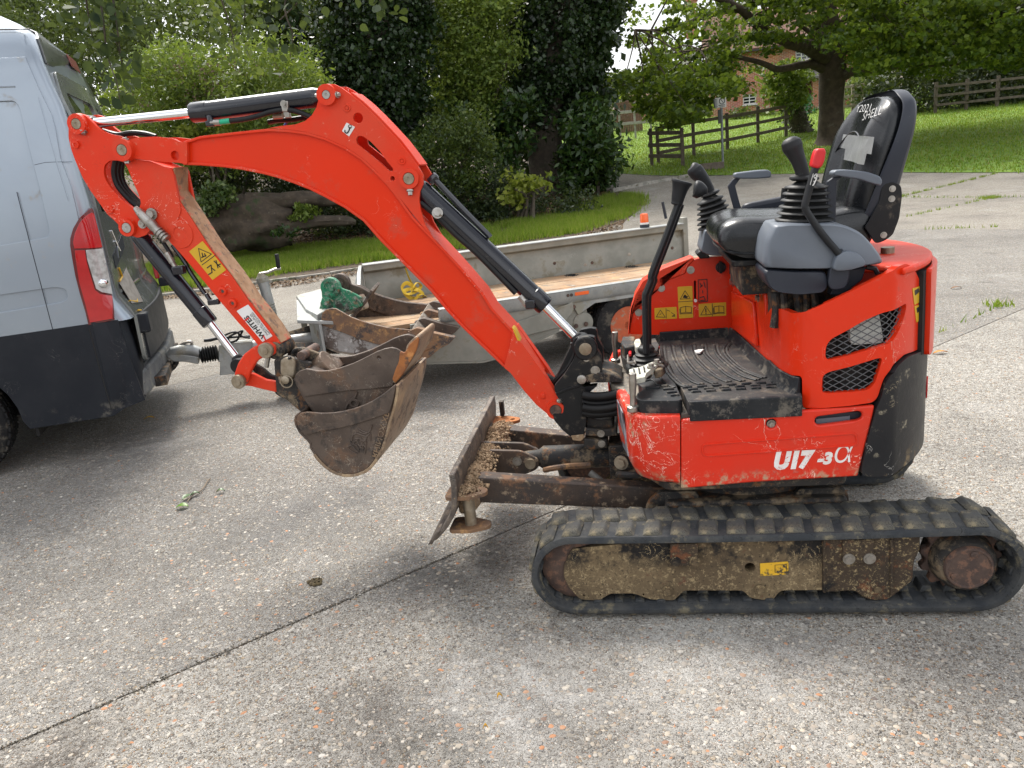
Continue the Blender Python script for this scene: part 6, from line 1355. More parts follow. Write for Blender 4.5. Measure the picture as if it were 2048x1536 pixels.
GRN = M('green_painted_steel', (.012, .21, .10), (.015, .15, .075), 10, .5, bump=.15, bsc=60, dirt=[((.30, .31, .27), .43, 17), ((.03, .035, .025), .42, 9), ((.22, .12, .07), .38, 26)], scr=[((.32, .33, .29), .008, 14, .5)])
ge = C9([(938, 545), (945, 490), (965, 430), (975, 390), (970, 330), (972, 290), (990, 252), (1035, 235), (1075, 245), (1105, 280), (1135, 310), (1200, 330), (1290, 380), (1300, 450), (1150, 500), (1060, 520), (970, 570)])
E1 = Q0+.20; gp = PL(ge, E1)
slabo('hanger_ear', fillet(gp, .012), (0, .025, 0), GRN, TB_, (), .006)
E2 = E1+.20; slabo('hanger_ear', fillet([p+YV*.20+Vector((0, 0, 0)) for p in gp], .012), (0, .025, 0), BKT, TB_, (), .006)
for yy in (E1, E1+.20):
    c = P(*C9([(1043, 303)])[0], y=E1)+YV*(yy-E1); mk('hanger_boss', lathe(c, (0, -1, 0), [(-.03, .075), (.008, .072), (.012, .062), (.012, .045), (.004, .040), (.004, .03), (.012, .026), (.012, .002)], 24), GRN if yy == E1 else BKT, TB_, 0, 40)
c = P(*C9([(1018, 400)])[0], y=E1); mk('locking_pin', join(cyl(c-YV*.04, c+YV*.25, .03, 18), ring(c-YV*.03+Vector((.01, 0, -.03)), (0, 1, .1), .05, .006, 20, 6)), GRN, TB_, .002)
c0 = P(*C9([(1130, 470)])[0], y=E1+.1); mk('crosstube', tube([c0-Vector((.1, .02, .02)), c0+Vector((.02, 0, .0)), c0+Vector((.16, .10, .03))], [.055, .058, .058], 18), M('whitewashed_tube', (.55, .52, .47), (.20, .14, .10), 9, .85, bump=.3, bsc=40, lo=.5, hi=.62, dirt=[((.10, .14, .10), .38, 14), ((.45, .22, .10), .35, 20)]), TB_, .004)
sheet3('ear_gusset', PL(C9([(1230, 560), (1330, 440), (1390, 340)]), E1+.05), E1+.02, E1+.24, .02, BKT)
# yellow ratchet strap tumbled on the deck
SP = P(825, 580, z=DZ)
STR = thing('ratchet_strap', (SP.x, SP.y, DZ), 'tangled yellow ratchet strap lying on the trailer deck', 'strap')
YST = M('yellow_webbing', (.62, .43, .03), (.50, .33, .03), 30, .8, bump=.2, bsc=300)
pts = [ST(811, 536, WT-.06), ST(818, 556, WT-.10), ST(826, 570, WT-.13)]
for q in ((835, 580), (815, 566), (804, 575), (812, 588), (830, 584), (842, 572), (832, 566), (822, 590), (838, 596), (848, 590), (836, 580), (820, 578), (808, 584), (824, 598), (842, 602), (852, 594), (840, 588), (828, 606), (850, 600)): pts.append(ST(q[0], q[1], WT-.16-.10*random.random()))
mk('webbing', tube(cr(pts, 6), .017, 8, True, None, .16), YST, STR)
# amber beacon on the raised side
bq = P(1289, 446, z=FZ+.012); bq = ST(1289, 447, WT+.01)
BE = thing('amber_beacon', (bq.x, bq.y, FZ+.01), 'orange flashing beacon standing on the raised trailer side', 'beacon light')
b_ = Vector((bq.x, bq.y, FZ+.011))
mk('beacon_base', lathe(b_, ZV, [(0, .046), (.028, .046), (.03, .036)], 20), GREYD, BE, .002); mk('white_band', lathe(b_+ZV*.029, ZV, [(0, .041), (.018, .041)], 20), WHT, BE)
mk('amber_lens', lathe(b_+ZV*.045, ZV, [(0, .040), (.07, .038), (.082, .034), (.086, .02)], 20), ORANGE, BE, 0)
# ================================================================ GROUND
def concrete(name, tint, dark, spots=()):
    m = bpy.data.materials.new(name); m.use_nodes = True; t = m.node_tree; t.nodes.clear(); N = t.nodes.new; K = t.links.new
    out = N('ShaderNodeOutputMaterial'); b = N('ShaderNodeBsdfPrincipled'); K(b.outputs[0], out.inputs[0]); b.inputs['Roughness'].default_value = .88; b.inputs['Specular IOR Level'].default_value = .3
    co = N('ShaderNodeTexCoord').outputs['Object']
    def vor(s, jit=1): v = N('ShaderNodeTexVoronoi'); v.inputs['Scale'].default_value = s; K(co, v.inputs['Vector']); return v
    def noise(s, d=8, r=.6): n = N('ShaderNodeTexNoise'); n.inputs['Scale'].default_value = s; n.inputs['Detail'].default_value = d; n.inputs['Roughness'].default_value = r; K(co, n.inputs['Vector']); return n.outputs['Fac']
    def mr(s, a, c, lo=0, hi=1): r = N('ShaderNodeMapRange'); r.inputs['From Min'].default_value = a; r.inputs['From Max'].default_value = c; r.inputs['To Min'].default_value = lo; r.inputs['To Max'].default_value = hi; K(s, r.inputs['Value']); return r.outputs['Result']
    def mix(f, a, c, mode='MIX'):
        q = N('ShaderNodeMixRGB'); q.blend_type = mode
        if isinstance(f, (int, float)): q.inputs[0].default_value = f
        else: K(f, q.inputs[0])
        for i, s in ((1, a), (2, c)):
            if isinstance(s, tuple): q.inputs[i].default_value = (*s, 1)
            else: K(s, q.inputs[i])
        return q.outputs[0]
    def mul(a, c):
        q = N('ShaderNodeMath'); q.operation = 'MULTIPLY'; K(a, q.inputs[0])
        if isinstance(c, (int, float)): q.inputs[1].default_value = c
        else: K(c, q.inputs[1])
        return q.outputs[0]
    cem = mix(mr(noise(.9, 6), .36, .64), tint, tuple(c*dark for c in tint))
    cem = mix(mr(noise(5, 8, .7), .40, .66, 0, .55), cem, tuple(c*.62 for c in tint)); cem = mix(mr(noise(34, 5, .75), .44, .58, 0, .75), cem, tuple(c*.50 for c in tint)); cem = mix(mr(noise(27, 4, .7), .54, .66, 0, .6), cem, tuple(min(.8, c*1.35) for c in tint))
    h = None
    for s, lo, amt in ((46, .30, .9), (95, .36, .95), (210, .40, .85)):
        v = vor(s); sp = N('ShaderNodeSeparateColor'); K(v.outputs['Color'], sp.inputs[0])
        r = N('ShaderNodeValToRGB'); r.color_ramp.interpolation = 'CONSTANT'; K(sp.outputs[0], r.inputs['Fac']); e = r.color_ramp.elements
        cols = [(0, (.14, .12, .10)), (.16, (.30, .26, .21)), (.36, (.50, .46, .39)), (.55, (.22, .20, .18)), (.70, (.58, .55, .50)), (.84, (.36, .27, .17)), (.945, (.38, .18, .08)), (.965, (.07, .065, .065))]
        e[0].position, e[0].color = 0, (*cols[0][1], 1); e[1].position, e[1].color = cols[1][0], (*cols[1][1], 1)
        for p_, c in cols[2:]: x = e.new(p_); x.color = (*c, 1)
        f = mr(v.outputs['Distance'], lo+.12, lo, 0, amt)
        f = mul(f, mr(sp.outputs[1], .60 if s < 60 else .42 if s < 100 else .25, .64 if s < 60 else .46 if s < 100 else .30))       # only some cells hold a stone
        cem = mix(f, cem, r.outputs['Color']); hh = mul(f, 1.0 if s < 100 else .7)
        if h is None: h = hh
        else: q = N('ShaderNodeMath'); q.operation = 'MAXIMUM'; K(h, q.inputs[0]); K(hh, q.inputs[1]); h = q.outputs[0]
    # blotchy weathering: dark damp patches and pale scoured ones
    cem = mix(mr(noise(.55, 8, .65), .50, .66, 0, .42), cem, (.115, .108, .10))
    cem = mix(mr(noise(1.7, 8, .7), .575, .72, 0, .55), cem, (.075, .068, .060))
    cem = mix(mr(noise(.8, 9, .7), .56, .70, 0, .35), cem, (.58, .56, .53))
    geo = N('ShaderNodeNewGeometry').outputs['Position']
    for (sx, sy), r_, dk, am in spots:  # dark and pale spots mixed into the colour round set ground points
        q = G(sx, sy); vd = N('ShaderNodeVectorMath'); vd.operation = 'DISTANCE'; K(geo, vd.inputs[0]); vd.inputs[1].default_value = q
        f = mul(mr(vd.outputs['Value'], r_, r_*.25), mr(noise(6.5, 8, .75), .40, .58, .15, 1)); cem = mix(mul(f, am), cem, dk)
    K(cem, b.inputs['Base Color'])
    ad = N('ShaderNodeMath'); K(h, ad.inputs[0]); K(mul(noise(90, 6, .7), .9), ad.inputs[1])
    bn = N('ShaderNodeBump'); bn.inputs['Strength'].default_value = 1.0; bn.inputs['Distance'].default_value = .011; K(ad.outputs[0], bn.inputs['Height']); K(bn.outputs[0], b.inputs['Normal'])
    return m
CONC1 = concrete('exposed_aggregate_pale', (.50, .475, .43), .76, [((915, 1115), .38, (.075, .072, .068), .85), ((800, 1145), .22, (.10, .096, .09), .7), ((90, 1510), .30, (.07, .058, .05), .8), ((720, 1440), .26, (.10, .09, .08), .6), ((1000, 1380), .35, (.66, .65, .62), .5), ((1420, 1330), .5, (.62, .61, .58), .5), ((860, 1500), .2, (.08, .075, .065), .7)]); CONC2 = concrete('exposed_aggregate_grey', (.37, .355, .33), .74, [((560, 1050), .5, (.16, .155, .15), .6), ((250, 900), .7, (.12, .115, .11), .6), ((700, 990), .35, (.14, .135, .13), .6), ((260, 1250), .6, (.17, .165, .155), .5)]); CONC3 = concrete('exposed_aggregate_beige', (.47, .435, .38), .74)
SOIL = M('leafy_soil', (.060, .042, .030), (.11, .080, .055), 3, .95, bump=.6, bsc=30, dirt=[((.16, .11, .06), .42, 14), ((.03, .023, .017), .42, 5), ((.05, .075, .02), .36, 2)])
# base terrain sheet
gx = list(np.arange(-70, -16, 6.0))+list(np.arange(-16, 20.1, 1.0))+list(np.arange(26, 90, 6.0)); gy = list(np.arange(-40, -8, 6.0))+list(np.arange(-8, 40.1, 1.0))+list(np.arange(46, 150, 8.0))
V = [(x, y, terr(x, y)-.009) for y in gy for x in gx]; nx = len(gx)
Fc = [(j*nx+i, j*nx+i+1, (j+1)*nx+i+1, (j+1)*nx+i) for j in range(len(gy)-1) for i in range(nx-1)]
tag(mk('ground', (V, Fc), SOIL), kind='structure')
def sheet_over(name, poly, m, off, cuts=(), step=1.0, skirt=.0, parent=None):
    "polygon in plan laid over the terrain; cuts = half planes (point, normal) whose outer side is removed"
    pl = [Vector((p[0], p[1], 0)) for p in poly]; bm = bmesh.new(); bv = [bm.verts.new(p) for p in pl]
    for t in fill([pl]):
        try: bm.faces.new([bv[i] for i in t])
        except ValueError: pass
    for p, n in cuts:
        bmesh.ops.bisect_plane(bm, geom=bm.verts[:]+bm.edges[:]+bm.faces[:], plane_co=(p[0], p[1], 0), plane_no=(n[0], n[1], 0), clear_outer=True, dist=1e-5)
    if not bm.faces: bm.free(); return None
    for ax in (0, 1):
        cs = [v.co[ax] for v in bm.verts]; u = math.ceil(min(cs)/step)*step
        while u < max(cs):
            no = [0, 0, 0]; no[ax] = 1; co_ = [0, 0, 0]; co_[ax] = u
            bmesh.ops.bisect_plane(bm, geom=bm.verts[:]+bm.edges[:]+bm.faces[:], plane_co=co_, plane_no=no, dist=1e-5); u += step
    bmesh.ops.recalc_face_normals(bm, faces=bm.faces[:])
    if sum(f.normal.z for f in bm.faces) < 0: bmesh.ops.reverse_faces(bm, faces=bm.faces[:])
    bm.verts.index_update(); Vs = [Vector((v.co.x, v.co.y, terr(v.co.x, v.co.y)+off)) for v in bm.verts]; Fs = [tuple(v.index for v in f.verts) for f in bm.faces]
    if skirt:
        n = len(Vs); Vs += [v-ZV*skirt for v in Vs]
        for e in bm.edges:
            if len(e.link_faces) == 1: a, b = e.verts[0].index, e.verts[1].index; Fs.append((a, b, b+n, a+n))
    bm.free(); o = mk(name, (Vs, Fs), m, parent, 0, 30); return o
edge_px = [(300, 600), (450, 583), (575, 565), (700, 545), (860, 522), (1000, 497), (1150, 474), (1250, 443), (1292, 404), (1277, 389), (1225, 379)]
drive = [G(*p) for p in edge_px]
far_px = [(1235, 347), (1300, 351), (1400, 352), (1520, 349), (1640, 347), (1800, 345), (2048, 345)]
farp = [G(*p) for p in far_px]
poly = [Vector((-30, 4.5, 0)), Vector((-13, 8.9, 0))]+drive+[drive[-1]+Vector((-7, 2.5, 0)), farp[0]+Vector((-7, 2.5, 0))]+farp+[farp[-1]+Vector((14, -9.5, 0)), Vector((30, -12, 0)), Vector((-30, -12, 0))]
DRV = thing('driveway', (0, 0, 0), None, None); DRV['kind'] = 'structure'
s2 = math.sqrt(.5); e1 = Vector((s2, s2)); e2 = Vector((-s2, s2)); gap = .0045
nof = [-22, -13, -4.2, .62, 5.15, 6.93, 12, 20, 40]
sof = {0: [-40, 0, 40], 1: [-40, -8, 8, 40], 2: [-40, -10.5, -1.9+8, 14, 40], 3: [-40, -9.2, 10.55, 15.3, 40], 4: [-40, -12, 3.2, 9.2, 15.45, 40], 5: [-40, -9, 4, 15.5, 40], 6: [-40, 0, 8, 16, 40], 7: [-60, 60]}
k = 0
for i in range(len(nof)-1):
    ss = sof[i]
    for j in range(len(ss)-1):
        cuts = [(e2*(nof[i]+gap), -e2), (e2*(nof[i+1]-gap), e2), (e1*(ss[j]+gap), -e1), (e1*(ss[j+1]-gap), e1)]
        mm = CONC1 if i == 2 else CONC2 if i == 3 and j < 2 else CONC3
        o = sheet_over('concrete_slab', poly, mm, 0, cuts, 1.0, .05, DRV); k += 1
# kerbs
KERB = M('kerb_concrete', (.33, .31, .27), (.20, .19, .165), 6, .9, bump=.3, bsc=60, dirt=[((.10, .09, .06), .42, 8), ((.07, .09, .03), .38, 4)])
def kerb(name, px, wd, ht, seglen=.9):
    pts = [G(*p) for p in px]; K_ = thing(name, pts[0], None, None); K_['kind'] = 'structure'
    for a, b in zip(pts, pts[1:]):
        n = max(1, int((b-a).length/seglen))
        for q in range(n):
            p0, p1 = lerp(a, b, q/n+.006), lerp(a, b, (q+1)/n-.006); p0.z, p1.z = terr(p0.x, p0.y), terr(p1.x, p1.y); d = (p1-p0); t = d.normalized(); sd_ = ZV.cross(t)
            mk('kerb_stone', box((p0+p1)/2+ZV*(ht/2-.06+random.uniform(-.006, .006)), (d.length, wd, ht+.1), (t, sd_, ZV)), KERB, K_, .01)
    return K_
kerb('kerb', [(280, 597), (450, 577), (575, 559), (660, 548), (760, 533)], .10, .05)
kerb('edging_kerb', [(1222, 384), (1300, 368), (1388, 352)], .16, .10)
# grass: base sheets in green soil colour plus many blades
GRB = M('turf_base', (.11, .20, .018), (.16, .25, .032), 1.2, .95, bump=.5, bsc=30, dirt=[((.13, .12, .04), .38, 2.5), ((.03, .05, .01), .42, 5)])
GR1 = M('grass_blades', (.06, .13, .012), rough=.55, transl=.5, isl=[(.075, .15, .012), (.125, .225, .018), (.185, .30, .024), (.255, .32, .045), (.31, .28, .11)], rvar=0, spec=.3)
verge_px = [(285, 590), (450, 566), (560, 548), (700, 528), (860, 508), (1000, 487), (1150, 466), (1245, 434), (1286, 404), (1268, 392), (1225, 392), (1160, 418), (1040, 443), (930, 460), (800, 480), (660, 492), (560, 500), (470, 500), (380, 520), (285, 535)]
verge = [G(*p) for p in verge_px]+[]
lawn = farp+[farp[-1]+Vector((14, -9.5, 0)), GD(2400, 26), GD(2400, 60), GD(1100, 60), GD(1130, 32), farp[0]+Vector((-5.5, 2.8, 0))]
lawn = [Vector((p.x, p.y, 0)) for p in lawn]
tag(sheet_over('lawn', lawn, GRB, .012, step=1.0), kind='structure')
def sample_poly(poly, n, yfilter=None):
    tr = fill([[Vector((p[0], p[1], 0)) for p in poly]]); P2 = np.array([(p[0], p[1]) for p in poly]); T = np.array(tr)
    A, B, C_ = P2[T[:, 0]], P2[T[:, 1]], P2[T[:, 2]]; ar = np.abs((B[:, 0]-A[:, 0])*(C_[:, 1]-A[:, 1])-(B[:, 1]-A[:, 1])*(C_[:, 0]-A[:, 0]))
    k = rng.choice(len(T), n, p=ar/ar.sum()); u = np.sqrt(rng.random(n))[:, None]; v = rng.random(n)[:, None]
    return A[k]*(1-u)+B[k]*(u*(1-v))+C_[k]*(u*v)
def terr_np(xy):
    D = (xy[:, 0]-CAM.x)*HF.x+(xy[:, 1]-CAM.y)*HF.y
    return np.where(D < 15, 0, np.where(D < 21, (D-15)**2*.1/12, .3+(D-21)*.1))
def npmesh(name, V, Fidx, m, kind=None, parent=None, org=None):
    "V (N,3) world, Fidx (M,k)"
    V = np.asarray(V, dtype=np.float32); og = ORG[parent.name] if parent is not None else (org or Vector((0, 0, 0))); V = V-np.array(og, dtype=np.float32)
    me = bpy.data.meshes.new(name); M_, k = Fidx.shape
    me.vertices.add(len(V)); me.vertices.foreach_set('co', V.ravel()); me.loops.add(M_*k); me.loops.foreach_set('vertex_index', Fidx.ravel().astype(np.int32))
    me.polygons.add(M_); me.polygons.foreach_set('loop_start', np.arange(0, M_*k, k, dtype=np.int32)); me.polygons.foreach_set('loop_total', np.full(M_, k, dtype=np.int32))
    me.update(calc_edges=True); me.materials.append(m)
    o = bpy.data.objects.new(name, me); COL.objects.link(o); ORG[o.name] = og
    if parent is not None: o.parent = parent
    else: o.location = og
    if kind: o['kind'] = kind
    return o
def blades(name, xy, h, w_, m, lean=.45, kind='stuff', parent=None, z=None):
    n = len(xy); z0 = terr_np(xy)+.008 if z is None else z; hh = h*(.5+rng.random(n)); a = rng.random(n)*2*np.pi; b = rng.random(n)*2*np.pi
    le = lean*hh*rng.random(n); ww = w_*(.6+.8*rng.random(n))
    base = np.stack([xy[:, 0], xy[:, 1], z0], 1); s = np.stack([np.cos(a)*ww, np.sin(a)*ww, 0*a], 1)
    tip = base+np.stack([np.cos(b)*le, np.sin(b)*le, hh], 1)
    V = np.empty((n*3, 3)); V[0::3] = base-s; V[1::3] = base+s; V[2::3] = tip
    return npmesh(name, V, np.arange(n*3).reshape(n, 3), m, kind, parent)
def vnoise(xy, s, seed=1):
    r_ = np.random.default_rng(seed); g = r_.random((64, 64)); p = xy*s; i = np.floor(p).astype(int); f = p-i; f = f*f*(3-2*f); h = lambda a, b: g[a % 64, b % 64]
    return (h(i[:, 0], i[:, 1])*(1-f[:, 0])+h(i[:, 0]+1, i[:, 1])*f[:, 0])*(1-f[:, 1])+(h(i[:, 0], i[:, 1]+1)*(1-f[:, 0])+h(i[:, 0]+1, i[:, 1]+1)*f[:, 0])*f[:, 1]
vx = sample_poly(verge, 190000); vx = vx+rng.normal(size=vx.shape)*.16; n1 = vnoise(vx, .9)*.6+vnoise(vx, 3.1, 2)*.4
dl = (vx[:, 0]-CAM.x)*HF.x+(vx[:, 1]-CAM.y)*HF.y; vx = vx[rng.random(len(vx)) < np.clip((n1-.22)*3.2, .06, 1)]
blades('verge_grass', vx, .12, .008, GR1, .6)
LG = [p for p in lawn]
lx = sample_poly(LG, 270000); lx = lx+rng.normal(size=lx.shape)*.10; lx = lx[rng.random(len(lx)) < np.clip(.35+1.1*vnoise(lx, .45, 7)*.6+.5*vnoise(lx, 2.2, 8), .3, 1)]; D_ = (lx[:, 0]-CAM.x)*HF.x+(lx[:, 1]-CAM.y)*HF.y; keep = rng.random(len(lx)) < np.clip(1.9-D_/32, .25, 1)
blades('lawn_grass', lx[keep], .07, .016, GR1, .8)
# tufts of grass in the joints of the concrete
def joint_tufts(a, b, n, sp, h=.05):
    a, b = G(*a), G(*b); t = rng.random(n)*.999; t = np.floor(t*9)/9+rng.random(n)**2*.07
    xy = np.stack([a.x+(b.x-a.x)*t+rng.normal(0, sp, n), a.y+(b.y-a.y)*t+rng.normal(0, sp, n)], 1); return xy
xy = np.concatenate([joint_tufts((1801, 395), (2048, 395), 160, .03), joint_tufts((1801, 394), (2003, 345), 520, .025), joint_tufts((1812, 435), (1985, 397), 160, .02), joint_tufts((1850, 460), (2000, 455), 60, .02),
                     np.random.default_rng(3).normal(0, .10, (300, 2))+np.array(G(1982, 397)[:2]), np.random.default_rng(4).normal(0, .05, (70, 2))+np.array(G(1998, 614)[:2]), joint_tufts((1880, 668), (2048, 594), 24, .008, .03)])
blades('joint_grass', xy, .05, .006, GR1, .8)
# leaf litter on the soil bank and loose stones on the concrete
LITM = M('leaf_litter', (.14, .08, .04), rough=.8, isl=[(.05, .03, .018), (.12, .07, .035), (.20, .12, .05), (.10, .055, .03), (.26, .19, .10)], rvar=0)
def leaves(name, C, size, m, aspect=.55, up=None, kind=None, parent=None, fold=.25, flat=0.0, droop=0.0, big=False):
    C = np.asarray(C, dtype=np.float64); n = len(C); s = size*(.6+.8*rng.random(n))[:, None]
    u = rng.normal(size=(n, 3)); u[:, 2] = u[:, 2]*(1-flat)-droop; u /= np.linalg.norm(u, axis=1)[:, None]
    w_ = rng.normal(size=(n, 3)); w_[:, 2] += flat*3; v = np.cross(w_, u); v /= np.linalg.norm(v, axis=1)[:, None]; w_ = np.cross(u, v)
    if big:
        V = np.empty((n*7, 3)); a5 = aspect*.5
        for i, (p, q, r_) in enumerate(((-.5, 0, 0), (-.36, .72, .15), (-.05, 1, .2), (.28, .55, .05), (.55, 0, -.25), (.28, -.55, .05), (-.05, -1, .2))): V[i::7] = C+u*s*p+v*s*a5*q+w_*s*fold*r_
        V7 = np.empty((n*8, 3)); 
        for i in range(7): V7[i::8] = V[i::7]
        V7[7::8] = C-u*s*.36-v*s*a5*.72+w_*s*fold*.15
        return npmesh(name, V7, np.arange(n*8).reshape(n, 8), m, kind, parent)
    V = np.empty((n*4, 3)); V[0::4] = C-u*s*.5; V[1::4] = C+v*s*aspect*.5+w_*s*fold*.3-u*s*.08; V[2::4] = C+u*s*.5-w_*s*fold*.25; V[3::4] = C-v*s*aspect*.5+w_*s*fold*.3-u*s*.08
    return npmesh(name, V, np.arange(n*4).reshape(n, 4), m, kind, parent)
bank = [G(*p) for p in ((285, 535), (380, 520), (470, 500), (660, 492), (800, 480), (930, 460), (1040, 443), (1160, 418), (1225, 392))]
bank_poly = bank+[bank[-1]+Vector((-1, 4, 0)), bank[0]+Vector((-2, 9, 0))]
bp2 = sample_poly(bank_poly, 26000); C = np.column_stack([bp2, terr_np(bp2)+.0+.03*rng.random(len(bp2))]); leaves('leaf_litter', C, .075, LITM, kind='stuff', flat=.75)
st_px = [(285, 600), (575, 562), (860, 520), (1000, 495), (1150, 472), (1250, 440), (1240, 470), (1000, 520), (760, 545), (575, 575), (285, 606)]
sp2 = sample_poly([G(*p) for p in st_px], 6000); C = np.column_stack([sp2, terr_np(sp2)+.012+.01*rng.random(len(sp2))]); leaves('leaf_litter', C, .05, LITM, kind='stuff', flat=.8)
PEBM = M('pebbles', (.3, .27, .22), rough=.7, isl=[(.13, .115, .10), (.30, .26, .21), (.46, .42, .36), (.22, .19, .16), (.44, .42, .38), (.30, .25, .19), (.20, .17, .145), (.40, .35, .28), (.27, .235, .19), (.42, .19, .085), (.10, .095, .09), (.36, .31, .24), (.24, .21, .18), (.48, .44, .37)], rvar=0)
def pebbles(n):
    r = 1.2+rng.random(n)**1.3*5.0; a = rng.uniform(-.75, .75, n)
    d = np.outer(np.cos(a), [HF.x, HF.y])+np.outer(np.sin(a), [HR.x, HR.y]); xy = np.array([CAM.x, CAM.y])+d*r[:, None]
    base = np.array([(1, 0, 0), (.3, .9, 0), (-.7, .7, 0), (-.95, -.2, 0), (-.2, -.9, 0), (.7, -.6, 0), (.1, .05, .62)])
    s = .0030+.0085*rng.random(n)**2.4; th = rng.random(n)*6.28; el = .55+.5*rng.random(n); f = np.array([(0, 1, 6), (1, 2, 6), (2, 3, 6), (3, 4, 6), (4, 5, 6), (5, 0, 6)])
    B = base[None]*(.75+.5*rng.random((n, 7, 1))); x = B[:, :, 0]; y = B[:, :, 1]*el[:, None]
    V = np.stack([x*np.cos(th)[:, None]-y*np.sin(th)[:, None], x*np.sin(th)[:, None]+y*np.cos(th)[:, None], B[:, :, 2]*.8], 2)*s[:, None, None]+np.concatenate([xy, np.full((n, 1), -.0004)], 1)[:, None, :]
    return npmesh('pebbles', V.reshape(-1, 3), (f[None]+7*np.arange(n)[:, None, None]).reshape(-1, 3), PEBM, 'stuff')
pebbles(22000)
jl_ = lambda px, py: (lambda q: Vector((s2*(q.x*s2+q.y*s2)-s2*.62, s2*(q.x*s2+q.y*s2)+s2*.62, 0)))(G(px, py))
a, b = jl_(-60, 1500), jl_(960, 1085); n = 1000; t = rng.random(n); j = np.outer(1-t, np.array(a))+np.outer(t, np.array(b)); nn = np.array((-s2, s2, 0)); wv = .003+.016*vnoise(np.stack([t*40, t*0], 1), 1.0, 5)**2
C = j+nn*(rng.normal(size=n)*wv)[:, None]; C[:, 2] = .0015
leaves('joint_grit', C, .007, M('joint_grit', (.06, .05, .04), rough=.95, isl=[(.05, .042, .034), (.10, .085, .065), (.17, .145, .115), (.07, .07, .045)], rvar=0), .9, kind='stuff', flat=.5)
# ================================================================ HOUSE, FENCES, SIGN, BINS
def at(px, py, D):
    v = ray(px, py); return CAM+v*(D/v.dot(HF))
def up_m(px, py, D): return at(px, py, D).z
HD = 50.0
h0, h1 = GD(1440, HD), GD(1735, HD-2.5); hx = (h1-h0); hx.z = 0; HL = hx.length; hx.normalize(); hn = Vector((hx.y, -hx.x, 0)); hz = min(h0.z, h1.z)-.3
HO = thing('brick_house', (h0+h1)/2, 'red brick cottage with tiled roof and white windows behind the lawn tree', 'house')
def HP(px, py, off=0): return PP(px, py, h0+hn*off, hn)
BRICK = bpy.data.materials.new('red_brick'); BRICK.use_nodes = True
_t = BRICK.node_tree; _b = _t.nodes['Principled BSDF']; _b.inputs['Roughness'].default_value = .9
_k = _t.nodes.new('ShaderNodeTexBrick'); _c = _t.nodes.new('ShaderNodeTexCoord'); _m = _t.nodes.new('ShaderNodeMapping')
_m.inputs['Rotation'].default_value = (math.radians(90), 0, math.atan2(hx.y, hx.x)*0)
_k.inputs['Color1'].default_value = (.42, .13, .06, 1); _k.inputs['Color2'].default_value = (.30, .085, .05, 1); _k.inputs['Mortar'].default_value = (.42, .36, .29, 1)
_k.inputs['Scale'].default_value = 1; _k.inputs['Brick Width'].default_value = .225; _k.inputs['Row Height'].default_value = .075; _k.inputs['Mortar Size'].default_value = .010
_s = _t.nodes.new('ShaderNodeSeparateXYZ'); _x = _t.nodes.new('ShaderNodeCombineXYZ'); _a = _t.nodes.new('ShaderNodeMath'); _a.operation = 'ADD'
L_ = _t.links.new; L_(_c.outputs['Object'], _s.inputs[0]); L_(_s.outputs[0], _a.inputs[0]); L_(_s.outputs[1], _a.inputs[1]); L_(_a.outputs[0], _x.inputs[0]); L_(_s.outputs[2], _x.inputs[1]); L_(_x.outputs[0], _k.inputs['Vector'])
_n = _t.nodes.new('ShaderNodeTexNoise'); _n.inputs['Scale'].default_value = 1.3; _n.inputs['Detail'].default_value = 6; L_(_c.outputs['Object'], _n.inputs['Vector'])
_q = _t.nodes.new('ShaderNodeMixRGB'); _q.blend_type = 'MULTIPLY'; _q.inputs[0].default_value = .5; L_(_k.outputs['Color'], _q.inputs[1]); L_(_n.outputs['Color'], _q.inputs[2]); _q2 = _t.nodes.new('ShaderNodeMixRGB'); _q2.blend_type = 'MULTIPLY'; _q2.inputs[0].default_value = 1; _q2.inputs[2].default_value = (1.5, 1.5, 1.5, 1); L_(_q.outputs[0], _q2.inputs[1]); L_(_q2.outputs[0], _b.inputs['Base Color'])
TILE = M('clay_roof_tile', (.17, .075, .05), (.10, .055, .042), 9, .9, bump=.5, bsc=14, dirt=[((.22, .16, .11), .40, 5), ((.05, .05, .03), .38, 3)])
WHITEP = M('white_joinery', (.72, .72, .70), (.62, .62, .60), 6, .5); PANE = M('window_pane', (.02, .025, .03), None, rough=.05, spec=.8, rvar=0)
wt = HP(1500, 100).z; LW = [h0+ZV*0, h1]
def wallp(u, z, off=0): q = h0+hx*u+hn*off; return Vector((q.x, q.y, z))
def hu(px, py): q = HP(px, py); return (q-h0).dot(hx), q.z
wins = [((1591, 122), (1626, 94)), ((1533, 190), (1549, 169)), ((1486, 210), (1512, 186))]
holes = []
for a, b in wins: (u0, z0), (u1, z1) = hu(*a), hu(*b); holes.append((u0, z0, u1, z1))
dor = (hu(1607, 214), hu(1624, 162))
outer = [wallp(-.5, hz), wallp(HL+.6, hz), wallp(HL+.6, wt), wallp(-.5, wt)]
hl = [[wallp(u0, z0), wallp(u1, z0), wallp(u1, z1), wallp(u0, z1)] for u0, z0, u1, z1 in holes]+[[wallp(dor[0][0], hz+.35), wallp(dor[1][0], hz+.35), wallp(dor[1][0], dor[1][1]), wallp(dor[0][0], dor[1][1])]]
slabo('wall', outer, -hn*.3, BRICK, HO, hl, 0)
mk('wall', slab([wallp(-.5, hz, -.3), wallp(-.5, hz, -6.5), wallp(-.5, wt+2.2, -3.4), wallp(-.5, wt, -.3)], hx*.3), BRICK, HO)
mk('wall', slab([wallp(HL+.3, hz, -.3), wallp(HL+.3, hz, -6.5), wallp(HL+.3, wt+2.2, -3.4), wallp(HL+.3, wt, -.3)], hx*.3), BRICK, HO)
